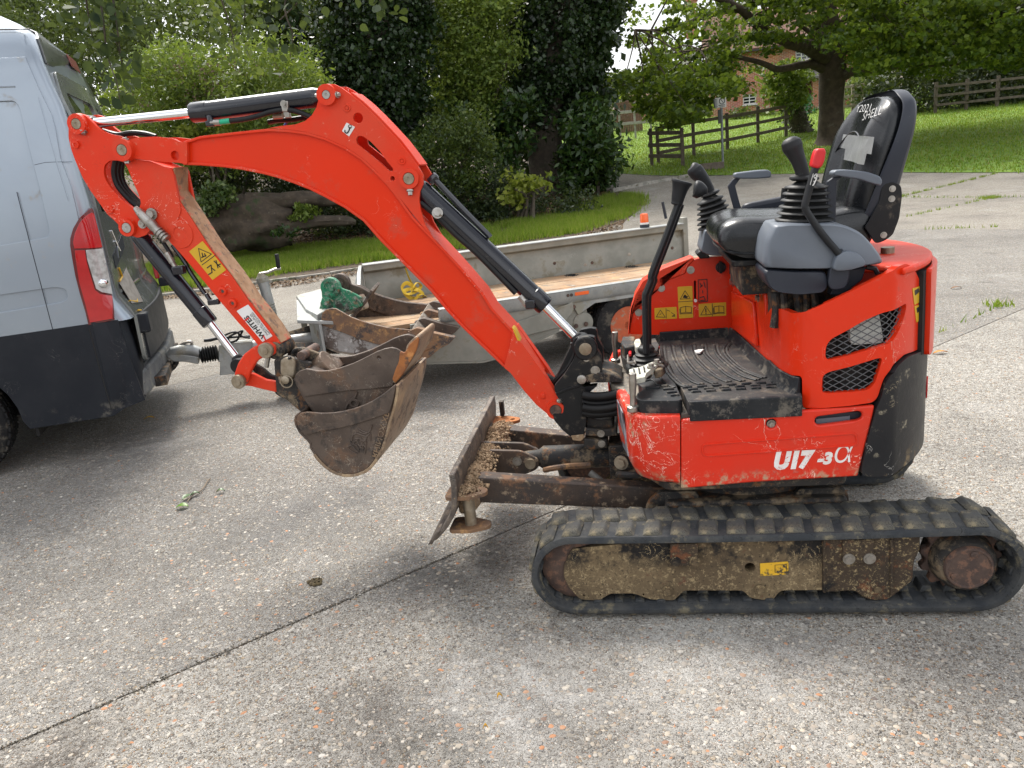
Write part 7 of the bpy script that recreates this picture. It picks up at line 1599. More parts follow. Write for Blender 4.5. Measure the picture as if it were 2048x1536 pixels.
for u0, z0, u1, z1 in holes:
    n = 3 if (u1-u0) > .8 else 2; fr_ = []
    for k in range(n+1): u = lerp(u0+.03, u1-.03, k/n); fr_.append(box(wallp(u, (z0+z1)/2, -.10), (.06, .06, z1-z0), (hx, hn, ZV)))
    for k in range(4): z = lerp(z0+.03, z1-.03, k/3); fr_.append(box(wallp((u0+u1)/2, z, -.10), (u1-u0, .05, .05 if 0 < k < 3 else .07), (hx, hn, ZV)))
    w_ = mk('window', join(*fr_), WHITEP, HO); mk('pane', slab([wallp(u0, z0, -.14), wallp(u1, z0, -.14), wallp(u1, z1, -.14), wallp(u0, z1, -.14)], -hn*.01), PANE, w_); mk('sill', box(wallp((u0+u1)/2, z0-.04, .03), (u1-u0+.15, .12, .07), (hx, hn, ZV)), WHITEP, w_)
mk('door', slab([wallp(dor[0][0], hz+.3, -.2), wallp(dor[1][0], hz+.3, -.2), wallp(dor[1][0], dor[1][1], -.2), wallp(dor[0][0], dor[1][1], -.2)], -hn*.05), M('dark_red_door', (.12, .035, .03), rough=.5), HO)
p0, p1 = hu(1623, 214), hu(1640, 158); mk('porch_pillar', slab([wallp(p0[0], hz, .9), wallp(p1[0], hz, .9), wallp(p1[0], p1[1], .9), wallp(p0[0], p1[1], .9)], -hn*.9), BRICK, HO)
mk('porch_post', box(wallp(p1[0]+.12, (hz+p1[1])/2+.5, .95), (.12, .12, p1[1]-hz-1), (hx, hn, ZV)), WHITEP, HO)
mk('porch_roof', slab([wallp(dor[0][0]-.3, p1[1]+.45, .0), wallp(p1[0]+.4, p1[1]+.45, .0), wallp(p1[0]+.4, p1[1], 1.25), wallp(dor[0][0]-.3, p1[1], 1.25)], ZV*.12), M('lead_porch_roof', (.20, .19, .18), (.12, .11, .10), 5, .8), HO)
rf = mk('roof', join(slab([wallp(-.9, wt-.12, .45), wallp(HL+1, wt-.12, .45), wallp(HL+1, wt+2.5, -3.4), wallp(-.9, wt+2.5, -3.4)], ZV*.14), slab([wallp(-.9, wt-.12, -7.2), wallp(HL+1, wt-.12, -7.2), wallp(HL+1, wt+2.5, -3.4), wallp(-.9, wt+2.5, -3.4)], ZV*.14)), TILE, HO)
rows = [box(lerp(wallp(HL/2, wt-.12, .45), wallp(HL/2, wt+2.5, -3.4), (k+.5)/16)+ZV*.15, (HL+1.8, .34, .02), (hx, (wallp(0, wt+2.5, -3.4)-wallp(0, wt-.12, .45)).normalized(), ZV)) for k in range(16)]
mk('tile_course', join(*rows), TILE, rf)
for q, d_ in (((1383, 42), -3.0), ((1700, 20), -3.2)):
    c = HP(*q, d_); mk('chimney', join(box((c.x, c.y, wt+2.6), (.7, .55, 2.2), (hx, hn, ZV)), box((c.x, c.y, wt+3.7), (.85, .7, .14), (hx, hn, ZV)), lathe((c.x, c.y, wt+3.7), ZV, [(0, .14), (.4, .11)], 10)), BRICK, rf)
mk('gutter', box(wallp(HL/2, wt-.1, .5), (HL+1.8, .1, .09), (hx, hn, ZV)), M('dark_gutter', (.03, .03, .03)), HO)
# low brick outbuilding at the left
o0, o1 = GD(1268, 52), GD(1350, 51); ox = (o1-o0); ox.z = 0; OL = ox.length; ox.normalize(); on = Vector((ox.y, -ox.x, 0))
OU = thing('brick_outbuilding', (o0+o1)/2, 'low brick outbuilding with a pale window left of the cottage', 'outbuilding')
def OP(px, py, off=0): return PP(px, py, o0+on*off, on)
ou = lambda q: ((q-o0).dot(ox), q.z); ot = OP(1310, 196).z; ob_ = o0.z-.4
W0, W1 = ou(OP(1303, 236)), ou(OP(1321, 211)); opt = lambda u, z, f=0: Vector(((o0+ox*u+on*f).x, (o0+ox*u+on*f).y, z))
slabo('wall', [opt(0, ob_), opt(OL, ob_), opt(OL, ot), opt(0, ot)], -on*.25, BRICK, OU, [[opt(W0[0], W0[1]), opt(W1[0], W0[1]), opt(W1[0], W1[1]), opt(W0[0], W1[1])]], 0)
w_ = mk('window', join(*[box(opt(lerp(W0[0], W1[0], k/2), (W0[1]+W1[1])/2, -.06), (.09, .06, W1[1]-W0[1]), (ox, on, ZV)) for k in range(3)], *[box(opt((W0[0]+W1[0])/2, lerp(W0[1], W1[1], k/2), -.06), (W1[0]-W0[0], .06, .09), (ox, on, ZV)) for k in range(3)]), WHITEP, OU)
mk('pane', slab([opt(W0[0], W0[1], -.1), opt(W1[0], W0[1], -.1), opt(W1[0], W1[1], -.1), opt(W0[0], W1[1], -.1)], -on*.01), M('pale_curtained_pane', (.45, .52, .60), rough=.2), w_)
mk('roof', join(slab([opt(-.3, ot-.1, .3), opt(OL+.3, ot-.1, .3), opt(OL+.3, ot+1.3, -2.5), opt(-.3, ot+1.3, -2.5)], ZV*.12)), TILE, OU)
mk('wall', box(opt(OL/2, (ob_+ot)/2, -2.6), (OL, .25, ot-ob_), (ox, on, ZV)), BRICK, OU)
# fences
WOOD = M('dark_fence_timber', (.095, .074, .058), (.14, .112, .088), 8, .85, bump=.3, bsc=30, dirt=[((.16, .14, .11), .38, 10), ((.05, .06, .025), .36, 6)])
WOODP = M('pale_fence_timber', (.34, .29, .22), (.25, .21, .16), 8, .85, bump=.3, bsc=30)
WOODW = M('weathered_white_rail', (.42, .40, .37), (.30, .28, .25), 8, .8)
def rail_fence(name, label, posts, tops, m, nr, hs, w_=.12, rt=.045, rh=.10, cat='fence', group=None):
    F_ = thing(name, posts[0], label, cat, group)
    for p, h_ in zip(posts, tops): mk('post', box((p.x, p.y, p.z+h_/2-.1), (w_, w_, h_+.2)), m, F_, .008)
    for a, b in zip(posts, posts[1:]):
        for f in hs:
            p0 = Vector((a.x, a.y, a.z+f)); p1 = Vector((b.x, b.y, b.z+f)); d = p1-p0; t = d.normalized(); sd_ = ZV.cross(t).normalized()
            mk('rail', box((p0+p1)/2-sd_*(w_/2+rt/2), (d.length+.10, rt, rh), (t, sd_, t.cross(sd_))), m, F_, .006)
    return F_
fp0 = G(1304, 332); fp1 = G(1366, 333)
rail_fence('rail_fence', 'short brown rail fence panel beside the driveway corner', [fp0, fp1], [1.28, 1.28], WOOD, 3, (.35, .72, 1.12), rt=.05, rh=.13)
lp_ = [fp0+Vector((.25, .5, .04))]+[G(*q) for q in ((1388, 312), (1455, 300), (1516, 287), (1572, 274))]
lp_[0].z = terr(lp_[0].x, lp_[0].y)
rail_fence('rail_fence', 'long brown post and rail fence climbing the lawn towards the ivy stump', lp_, [1.25, 1.36, 1.36, 1.42, 1.5], WOOD, 3, (.38, .80, 1.22), rt=.06, rh=.12)
wp_ = [GD(x, 41-.006*(x-1190)) for x in (1190, 1218, 1245, 1275, 1306)]
rail_fence('rail_fence', 'pale two rail fence by the wheelie bin at the far edge of the lawn', wp_, [1.5]*5, WOODW, 2, (.75, 1.30), .10, .05, .14)
bp_ = [GD(x, 45) for x in (1236, 1262, 1290)]
BF = thing('board_fence', bp_[0], 'brown close boarded fence panel in front of the outbuilding', 'fence')
for a, b in zip(bp_, bp_[1:]):
    for k in range(8): p = lerp(a, b, (k+.5)/8); mk('fence_board', box((p.x, p.y, p.z+.75), (((b-a).length)/8-.01, .03, 1.7+.02*(k % 3)), ((b-a).normalized(), ZV.cross((b-a).normalized()), ZV)), M('board_timber', (.16, .085, .055), (.11, .06, .04), 6, .85) if k == 0 and a is bp_[0] else bpy.data.materials['board_timber'], BF)
rp_ = [GD(x, 37) for x in (1865, 1925, 1985, 2046, 2110, 2180)]
rail_fence('rail_fence', 'dark post and rail fence in front of the hedge right of the seat', rp_, [1.35]*6, WOOD, 3, (.35, .75, 1.15), .13, .05, .11)
pp_ = [GD(x, 40) for x in (1684, 1703, 1722)]
rail_fence('rail_fence', 'pale new timber fence seen between the lawn tree and the digger seat', pp_, [1.5]*3, WOODP, 3, (.5, .95, 1.4), .14, .05, .12)
# sign on its post with the timber block at its foot
sb = G(1446, 338); SG = thing('parking_sign', sb, 'small white no parking sign on a slim grey metal post by the rail fence', 'sign')
st_ = at(1441, 197, (sb-CAM).dot(HF)).z
GPOST = M('grey_post_paint', (.20, .22, .23), (.15, .165, .17), 6, .5, .3)
mk('post', cyl(sb-ZV*.1, Vector((sb.x, sb.y, st_)), .038, 12), GPOST, SG)
sgx = HR; Dsg = (sb-CAM).dot(HF)
def SP_(px, py, off=0): return at(px, py, Dsg-.06-off)
slabo('plate', fillet([SP_(1430, 196), SP_(1452, 194), SP_(1453, 214), SP_(1432, 216)], .02), HF*.01, M('sign_white', (.60, .60, .58), (.50, .50, .48), 8, .5), SG, (), 0)
mk('plate_print', join(ring(SP_(1444, 202, .004), HF, .085, .012, 20, 4), tube([SP_(1441, 198, .004), SP_(1447, 206, .004)], .010, 4), tube([SP_(1437, 211, .004), SP_(1450, 209.5, .004)], .012, 4), tube([SP_(1438, 214, .004), SP_(1450, 212.5, .004)], .008, 4)), M('sign_grey_print', (.10, .10, .10)), SG)
slabo('side_box', [SP_(1428, 198), SP_(1434, 197), SP_(1436, 215), SP_(1430, 216)], HF*.12, GPOST, SG, (), .004)
mk('lower_box', box(at(1439.5, 233, Dsg-.03), (.11, .09, .42)), M('dark_box', (.05, .055, .05), rough=.6), SG, .01)
tbp = G(1424, 340); tag(mk('timber_block', box((tbp.x, tbp.y, tbp.z+.10), (.75, .22, .26), (HR, HF, ZV)), WOOD, None, .02, org=tbp), 'squat old timber block lying at the foot of the sign post', 'timber block')
# wheelie bin
wb = G(1215, 292); WBN = thing('wheelie_bin', wb, 'grey wheelie bin with pale lid standing at the far end of the drive', 'bin')
wz = wb.z; wh = at(1215, 250, (wb-CAM).dot(HF)).z-wz
sec_ = lambda z, w, d: [Vector((wb.x, wb.y, wz+z))+HR*(w*i)+HF*(d*j) for i, j in ((-1, -1), (1, -1), (1, 1), (-1, 1))]
lofto('bin_body', [sec_(.06, .24, .26), sec_(wh*.86, .30, .34)], M('bin_charcoal', (.05, .055, .06), (.07, .075, .08), 5, .55), WBN, .02)
lofto('bin_lid', [sec_(wh*.86, .32, .37), sec_(wh*.93, .32, .37), sec_(wh, .22, .30)], M('bin_lid_grey', (.42, .45, .46), rough=.5), WBN, .02)
for s in (-.22, .22): mk('bin_wheel', cyl(wb+HR*(s-.03)+HF*.22+ZV*.1, wb+HR*(s+.03)+HF*.22+ZV*.1, .1, 14), BLACK, WBN)
tag(mk('gate_post', box((*(GD(1203, 33.5)+ZV*.6)[:2], GD(1203, 33.5).z+.75), (.14, .14, 1.6)), WOOD, None, .01, org=GD(1203, 33.5)), 'single dark timber gate post beside the wheelie bin', 'gate post')

# ================================================================ TREES AND SHRUBS
def leafmat(name, cols, rough=.45, tr=.35, spec=.4): return M(name, cols[0], rough=rough, transl=tr, isl=cols, rvar=0, spec=spec)
L_MAPLE = leafmat('maple_leaves', [(.030, .062, .010), (.06, .11, .012), (.115, .18, .016), (.19, .25, .024)], .45, .5)
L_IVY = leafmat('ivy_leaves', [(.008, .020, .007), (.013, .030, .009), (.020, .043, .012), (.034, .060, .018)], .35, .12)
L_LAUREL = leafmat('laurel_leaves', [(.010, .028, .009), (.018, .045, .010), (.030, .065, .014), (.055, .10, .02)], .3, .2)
L_LIGHT = leafmat('light_shrub_leaves', [(.06, .10, .015), (.10, .16, .022), (.15, .21, .035), (.20, .25, .05)], .5, .4)
L_MID = leafmat('mixed_shrub_leaves', [(.025, .048, .012), (.045, .078, .014), (.075, .11, .02), (.11, .14, .03)], .45, .3)
L_FAR = leafmat('far_tree_leaves', [(.045, .075, .022), (.07, .105, .03), (.10, .14, .045), (.14, .175, .06)], .6, .35)
L_POP = leafmat('poplar_leaves', [(.012, .024, .014), (.020, .036, .020), (.034, .052, .030), (.055, .08, .03)], .65, .2, .12)  # leaf colours darkened so the sprays look backlit and in shade
L_YEL = leafmat('yellow_green_leaves', [(.14, .18, .02), (.20, .24, .03), (.28, .30, .05)], .5, .45)
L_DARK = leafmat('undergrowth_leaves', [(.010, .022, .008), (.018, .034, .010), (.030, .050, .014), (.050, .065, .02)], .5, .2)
BARK = M('grey_brown_bark', (.085, .068, .050), (.050, .040, .031), 6, .95, bump=.8, bsc=18, dirt=[((.13, .12, .085), .42, 3), ((.04, .05, .025), .40, 5)])
BARKM = M('maple_bark', (.090, .066, .046), (.055, .040, .030), 5, .95, bump=.6, bsc=22, dirt=[((.12, .11, .08), .38, 3)])
def clumps(centres, n, r, sq=(1, 1, .75)):
    C = np.asarray(centres); k = np.repeat(np.arange(len(C)), n); d = rng.normal(size=(len(k), 3)); d /= np.linalg.norm(d, axis=1)[:, None]
    rr = (rng.random(len(k))**.45)[:, None]*(r*(.6+.8*rng.random(len(C))))[k][:, None]
    return C[k]+d*rr*np.array(sq)
def inpoly(P_, q):
    c = np.zeros(len(q), bool); n = len(P_)
    for i in range(n):
        a, b = P_[i-1], P_[i]; m = (a[1] > q[:, 1]) != (b[1] > q[:, 1])
        with np.errstate(divide='ignore', invalid='ignore'): x = (b[0]-a[0])*(q[:, 1]-a[1])/(b[1]-a[1])+a[0]
        c ^= m & (q[:, 0] < x)
    return c
def region(polyp, n, D, dD, dens=None):
    "points in the volume seen through an outline, spread in real depth"
    P_ = np.array(polyp, float); lo, hi = P_.min(0), P_.max(0); q = lo+(hi-lo)*rng.random((n*6, 2)); k = inpoly(P_, q)
    if dens is not None: k &= rng.random(len(q)) < dens(q[:, 0], q[:, 1])
    q = q[k][:n]; d = D+dD*(rng.random(len(q))*2-1)
    v = np.array(FW)[None]+np.outer((q[:, 0]-1024)/FPX, np.array(RT))+np.outer((768-q[:, 1])/FPX, np.array(UP))
    return np.array(CAM)[None]+v*(d/(v @ np.array(HF)))[:, None]
def limb(pts, r0, r1, D, dD=0, n=10):
    c = cr([at(x, y, D+dD*i/(len(pts)-1)) for i, (x, y) in enumerate(pts)], 5); rr = [lerp(r0, r1, (i/(len(c)-1))**.7) for i in range(len(c))]
    c = [p+Vector((random.uniform(-1, 1), random.uniform(-1, 1), random.uniform(-1, 1)))*rr[i]*.12 for i, p in enumerate(c)]
    return tube(c, rr, n)
# --- the spreading lawn tree
mb = G(1662, 288); MD = (mb-CAM).dot(HF)
MT = thing('maple_tree', mb, 'spreading broadleaf tree with thick brown trunk on the lawn in front of the cottage', 'tree')
tr_ = [(1664, 294), (1663, 275), (1662, 240), (1662, 200), (1664, 160), (1666, 120), (1664, 80), (1659, 40), (1655, 0), (1650, -60), (1648, -140)]
c = cr([at(x, y, MD) for x, y in tr_], 4); px_r = np.interp(np.linspace(0, 1, len(c)), [0, .05, .11, .25, .45, .62, .8, 1], [.92, .68, .50, .41, .47, .33, .26, .13])
mk('trunk', tube(c, [float(v) for v in px_r], 20), BARKM, MT, 0, 80)
for pts, r0, r1, dd in (([(1655, 122), (1630, 100), (1590, 88), (1540, 68), (1510, 45), (1480, 18), (1455, 5), (1425, -5)], .34, .07, -3), ([(1480, 20), (1440, 25), (1390, 40), (1330, 58), (1270, 62)], .12, .03, -3.5), ([(1652, 140), (1620, 128), (1560, 138), (1520, 125), (1450, 108), (1400, 102)], .20, .04, -2),
                        ([(1560, 75), (1520, 72), (1470, 78), (1440, 88)], .12, .03, 2), ([(1672, 168), (1690, 150), (1720, 142), (1790, 132), (1850, 118), (1920, 85), (1980, 70)], .22, .05, -2), ([(1672, 118), (1700, 90), (1735, 60), (1760, 20), (1775, -20)], .24, .07, 2), ([(1660, 100), (1640, 60), (1610, 40), (1570, 0)], .20, .06, 1.5), ([(1670, 60), (1700, 30), (1730, 5)], .16, .05, -2), ([(1740, 60), (1720, 110), (1725, 140)], .08, .04, 1), ([(1656, 130), (1640, 100), (1618, 65), (1590, 45)], .16, .05, 0), ([(1790, 132), (1850, 130), (1920, 128), (1990, 120)], .10, .03, -2)):
    mk('branch', limb(pts, r0, r1, MD, dd), BARKM, MT, 0, 80)
crown_px = [(1205, -40), (1245, 120), (1225, 180), (1290, 225), (1335, 258), (1395, 245), (1425, 200), (1480, 185), (1505, 150), (1560, 120), (1590, 120), (1620, 110), (1660, 90), (1700, 110), (1730, 150), (1800, 135), (1870, 155), (1960, 125), (2060, 135), (2200, 120), (2200, -60)]
def dm(x, y):
    d = np.full(len(x), .85)
    d = np.where((x < 1300) & (y < 150), .10, d); d = np.where((x >= 1300) & (x < 1420) & (y < 135), .12, d); d = np.where((x > 1420) & (x < 1560) & (y < 90), .55, d)
    d = np.where((x > 1575) & (x < 1640) & (y > 85) & (y < 215), .12, d); d = np.where((x > 1450) & (x < 1660) & (y > 85) & (y < 235), .06, d); d = np.where((x > 1430) & (x < 1660) & (y > 20) & (y <= 85), .22, d)
    d = np.where((x > 1330) & (x < 1480) & (y > 150), .7, d); d = np.where((x > 1640) & (x < 1700), .35, d); d = np.where((x > 1700) & (y > 90), .6, d); return d
cc = region(crown_px, 1050, MD-1, 4.5, dm)
top_ = region([(1000, -60), (2400, -60), (2400, -620), (1900, -900), (1400, -800), (1050, -400)], 260, MD, 6.5)
vis = cc; cc = np.concatenate([cc, top_]); leaves('crown', clumps(cc, 60, .40, (1.35, 1.35, .5)), .165, L_MAPLE, .8, parent=MT, flat=.35, droop=.3)
bp_t = np.array([tuple(Vector(v.co)+ORG[o.name]) for o in bpy.data.objects if o.parent is MT and o.name.startswith('branch') for v in list(o.data.vertices)[::10]])
tw = []
for p in vis[::6]:
    q = bp_t[np.argmin(((bp_t-p)**2).sum(1))]; a, b = Vector(q), Vector(p)
    if (a-b).length < 6: tw.append(tube(cr([a, lerp(a, b, .5)+Vector((random.uniform(-.3, .3), random.uniform(-.3, .3), .25)), b], 3), [.035, .03, .026, .022, .018, .014, .01], 4, False))
tag(mk('twigs', join(*tw), BARKM, MT), kind='stuff')
# --- ivy-clad stump with its bushy top
sbp = G(1592, 266); IS = thing('ivy_stump', sbp, 'leaning ivy covered stump with a leafy top at the end of the rail fence', 'tree stump'); SD = (sbp-CAM).dot(HF)
c = cr([at(x, y, SD) for x, y in ((1604, 268), (1596, 240), (1585, 205), (1578, 175))], 5)
mk('trunk', tube(c, [.55, .45, .42, .40, .40, .40, .40, .38, .38, .36, .36, .34, .32, .3, .28, .25][:len(c)], 14), BARK, IS)
ivc = np.array([c[i] for i in rng.integers(0, len(c), 1500)])+rng.normal(size=(1500, 3))*np.array([.24, .24, .3]); leaves('ivy', ivc, .14, leafmat('variegated_ivy', [(.02, .035, .012), (.05, .07, .03), (.16, .18, .10)], .5, .1), .8, parent=IS)
leaves('crown', clumps(region([(1530, 150), (1560, 128), (1600, 130), (1615, 165), (1605, 210), (1560, 222), (1535, 195)], 34, SD-1, .8), 60, .55), .20, L_LIGHT, .7, parent=IS, droop=.2)
GN = thing('netted_shrub', GD(1606, 44), 'shrub under green netting by the cottage porch', 'shrub'); leaves('foliage', clumps(region([(1592, 235), (1596, 195), (1612, 188), (1622, 220), (1622, 240)], 26, 45, .5), 36, .5), .16, leafmat('blue_green_leaves', [(.02, .16, .07), (.03, .22, .10), (.05, .14, .04)], .5, .3), .6, parent=GN)
GN = thing('climbing_shrub', GD(1650, 48), 'climber growing up the cottage wall beside the trunk of the lawn tree', 'shrub'); leaves('foliage', clumps(region([(1638, 235), (1640, 165), (1652, 150), (1662, 200), (1662, 240)], 24, 48, .4), 34, .5), .18, L_LIGHT, .6, parent=GN)
BD = thing('flower_border', GD(1500, 46), 'low mixed border of shrubs along the cottage wall', 'shrubs'); leaves('foliage', clumps(region([(1440, 250), (1460, 222), (1530, 215), (1600, 222), (1640, 225), (1640, 245), (1560, 250)], 46, 46.5, .7), 36, .5), .18, L_MID, .6, parent=BD)
# --- ivy covered trees of the left wood edge
def ivy_tree(base_px, D, cols, r, label, n, trunk_r, group, lo=.25):
    b = GD(base_px, D); T = thing('ivy_tree', b, label, 'tree', group)
    c = [at(x, y, D) for x, y in cols]; c[0] = b-ZV*.2; pth = cr(c, 5)
    mk('trunk', tube(pth, [float(v) for v in np.interp(np.linspace(0, 1, len(pth)), [0, .06, .3, 1], [trunk_r*1.7, trunk_r*1.15, trunk_r, trunk_r*.7])], 16), BARK, T, 0, 80)
    pa = np.array(pth); t = lo+(1-lo)*rng.random(n//70)**.85; idx = t*(len(pa)-1); i0 = np.clip(idx.astype(int), 0, len(pa)-2); f = (idx-i0)[:, None]
    pc = pa[i0]*(1-f)+pa[i0+1]*f; a = rng.random(len(pc))*6.283; rr = r*(.55+.45*rng.random(len(pc)))*(.55+.45*np.clip((t-lo)/.2, 0, 1))
    pc = pc+np.stack([np.cos(a)*rr, np.sin(a)*rr, rng.normal(size=len(pc))*.15], 1)
    leaves('ivy', clumps(pc, 120, .42, (1, 1, 1.1)), .115, L_IVY, .85, parent=T, droop=.5); return T
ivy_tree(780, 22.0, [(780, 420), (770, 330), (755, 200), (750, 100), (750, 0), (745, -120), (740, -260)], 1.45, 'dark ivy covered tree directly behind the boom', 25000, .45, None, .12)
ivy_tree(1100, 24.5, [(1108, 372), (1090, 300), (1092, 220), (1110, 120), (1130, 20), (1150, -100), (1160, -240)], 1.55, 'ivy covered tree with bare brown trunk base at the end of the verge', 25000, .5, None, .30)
def shrub(name, label, px, n, D, dD, leaf, m, per=60, r=.5, asp=.55, droop=.1, dens=None, cat='shrub', sq=(1, 1, .8), stems=None, group=None):
    x0 = sum(p[0] for p in px)/len(px); b = GD(x0, D); T = thing(name, b, label, cat, group)
    c = region(px, n, D, dD, dens)
    leaves('foliage', clumps(c, per, r, sq), leaf, m, asp, parent=T, droop=droop)
    for k in range(stems or 0):
        e = Vector(c[rng.integers(0, len(c))]); s0 = b+Vector((random.uniform(-.4, .4), random.uniform(-.3, .3), -.05)); mk('stem', tube(cr([s0, lerp(s0, e, .5)+Vector((random.uniform(-.2, .2), 0, .2)), e], 4), [.05, .045, .04, .035, .03, .028, .025, .02, .015], 6), BARK, T)
    return T
shrub('light_shrub', 'yellow green tree growing between the two ivy covered trees', [(810, -40), (1010, -60), (1030, 60), (1000, 200), (930, 270), (870, 260), (850, 180), (870, 60)], 170, 23.5, 1.2, .12, L_LIGHT, 130, .6, stems=5, cat='tree')
shrub('mixed_shrub', 'olive green bush right of the boom pin in front of the ivy', [(815, 300), (840, 250), (930, 225), (985, 260), (990, 330), (930, 390), (860, 400)], 75, 20.5, .8, .09, L_MID, 120, .45, stems=3)
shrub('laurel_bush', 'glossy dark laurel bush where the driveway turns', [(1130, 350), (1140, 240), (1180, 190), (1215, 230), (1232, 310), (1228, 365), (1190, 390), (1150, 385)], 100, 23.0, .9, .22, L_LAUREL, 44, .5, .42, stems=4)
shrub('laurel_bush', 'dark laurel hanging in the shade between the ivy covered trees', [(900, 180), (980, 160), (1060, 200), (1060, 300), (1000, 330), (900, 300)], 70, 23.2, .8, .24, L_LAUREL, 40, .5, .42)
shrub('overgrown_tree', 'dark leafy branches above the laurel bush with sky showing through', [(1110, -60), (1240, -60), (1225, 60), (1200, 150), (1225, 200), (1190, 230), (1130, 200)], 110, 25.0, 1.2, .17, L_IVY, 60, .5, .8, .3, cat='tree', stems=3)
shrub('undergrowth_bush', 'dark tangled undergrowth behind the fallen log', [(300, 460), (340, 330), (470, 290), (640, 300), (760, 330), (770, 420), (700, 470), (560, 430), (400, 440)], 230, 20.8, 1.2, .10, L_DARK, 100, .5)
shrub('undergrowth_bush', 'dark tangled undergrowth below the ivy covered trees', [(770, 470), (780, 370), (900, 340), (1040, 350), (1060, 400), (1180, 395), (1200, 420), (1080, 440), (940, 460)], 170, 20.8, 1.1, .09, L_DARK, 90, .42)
shrub('flowering_bush', 'sunlit buddleia bush with faded flower spikes behind the van roof', [(205, 340), (225, 200), (260, 130), (330, 95), (420, 110), (520, 85), (620, 120), (650, 200), (640, 290), (560, 330), (420, 330), (300, 350)], 340, 19.5, 1.7, .12, L_LIGHT, 120, .52, .34, stems=6)
fl_ = region([(230, 200), (330, 110), (450, 120), (600, 130), (600, 220), (400, 240)], 90, 18.4, .5); F2 = thing('flower_spikes', GD(420, 18.5), 'brown faded flower spikes standing out of the sunlit bush', 'flower spikes')
leaves('foliage', np.repeat(fl_, 14, 0)+rng.normal(size=(90*14, 3))*np.array([.05, .05, .11]), .05, leafmat('faded_flowers', [(.16, .10, .08), (.22, .15, .11), (.14, .09, .09)], .8, .1), .8, parent=F2)
shrub('far_tree', 'pale green trees rising behind the sunlit bush', [(-60, 200), (-60, -80), (300, -120), (660, -100), (680, 60), (520, 110), (330, 110), (200, 180)], 260, 31, 3.5, .15, L_FAR, 130, .9, cat='tree', stems=5)
shrub('far_tree', 'soft green trees beyond the white rail fence left of the cottage', [(1195, 235), (1200, 170), (1235, 150), (1290, 165), (1350, 150), (1420, 160), (1440, 215), (1380, 235), (1290, 215), (1240, 240)], 120, 56, 3, .26, L_FAR, 80, 1.0, cat='tree')
shrub('far_tree', 'tall trees closing the view right of the cottage roof', [(1715, 190), (1720, 60), (1800, -20), (2150, -60), (2200, 180), (1900, 190)], 200, 48, 4, .32, L_MID, 64, 1.2, cat='tree', stems=4)
shrub('hedge', 'dark hedge behind the rail fence at the right edge of the lawn', [(1735, 230), (1745, 150), (1830, 105), (1960, 90), (2120, 85), (2220, 90), (2220, 212), (2000, 222), (1850, 228)], 230, 39, 1.4, .22, L_DARK, 64, .8, cat='hedge')
shrub('pale_shrub', 'pale green shrub between the trunk and the far hedge', [(1690, 200), (1700, 165), (1770, 150), (1800, 185), (1760, 215)], 40, 41, 1, .2, L_FAR, 56, .7)
shrub('sapling', 'bright green sapling sprouting at the foot of the ivy covered trees', [(1008, 400), (1015, 340), (1035, 335), (1055, 365), (1085, 345), (1092, 372), (1060, 400), (1030, 412)], 26, 19.6, .3, .13, L_YEL, 18, .22, .8, stems=5)
shrub('yellow_shrub', 'small yellow green shrub showing above the boom elbow', [(355, 275), (380, 252), (440, 246), (472, 262), (470, 290), (380, 300)], 30, 18.2, .3, .10, L_YEL, 40, .25, stems=2)
shrub('far_tree', 'woodland filling the gap behind the ivy covered trees', [(560, 330), (560, -80), (1150, -100), (1180, 200), (1150, 330)], 260, 30, 2.5, .34, L_IVY, 60, 1.2, cat='woodland')
tag(leaves('woodland', clumps(region([(-300, 330), (-300, -200), (700, -200), (700, 330)], 240, 37, 3), 100, 1.6), .34, L_MID, .7), kind='stuff')
# --- branches hanging into the picture at the top left
def spray(label, paths, D, n, leaf, m, sp, asp=.85):
    T = thing('hanging_branch', at(*paths[0][0], D), label, 'branch')
    C = []
    for pts in paths:
        c = cr([at(x, y, D+random.uniform(-.25, .25)) for x, y in pts], 6); mk('twig', tube(c, [lerp(.016, .004, i/(len(c)-1)) for i in range(len(c))], 6), BARK, T)
        a = np.array(c); k = rng.integers(0, len(a), n//len(paths)); C.append(a[k]+rng.normal(size=(len(k), 3))*sp*np.array([1, 1, 1.1]))
    leaves('foliage', np.concatenate(C), leaf, m, asp, parent=T, droop=.9, fold=.3, big=True); return T
spray('poplar branch with blue green leaves hanging beside the van roof', [[(170, -160), (190, -60), (205, 30), (215, 110), (235, 170), (240, 210)], [(230, -120), (225, -20), (235, 60), (245, 140)], [(140, -140), (165, -50), (175, 20), (185, 75)]], 8.5, 260, .10, L_POP, .14)
spray('olive leafy branch hanging over the sunlit bush at the top', [[(380, -160), (420, -60), (450, 20), (465, 70), (470, 110)], [(500, -150), (480, -50), (490, 30), (455, 90)], [(300, -140), (330, -60), (390, -10), (430, 40)]], 11, 620, .08, L_MID, .22)
spray('pale poplar sprig hanging in front of the ivy covered tree', [[(560, -140), (575, -50), (570, 20), (585, 70), (580, 115)], [(640, -140), (650, -60), (600, 0), (560, 40)], [(760, -100), (756, -30), (762, 10), (757, 30)]], 9, 170, .095, L_POP, .15)
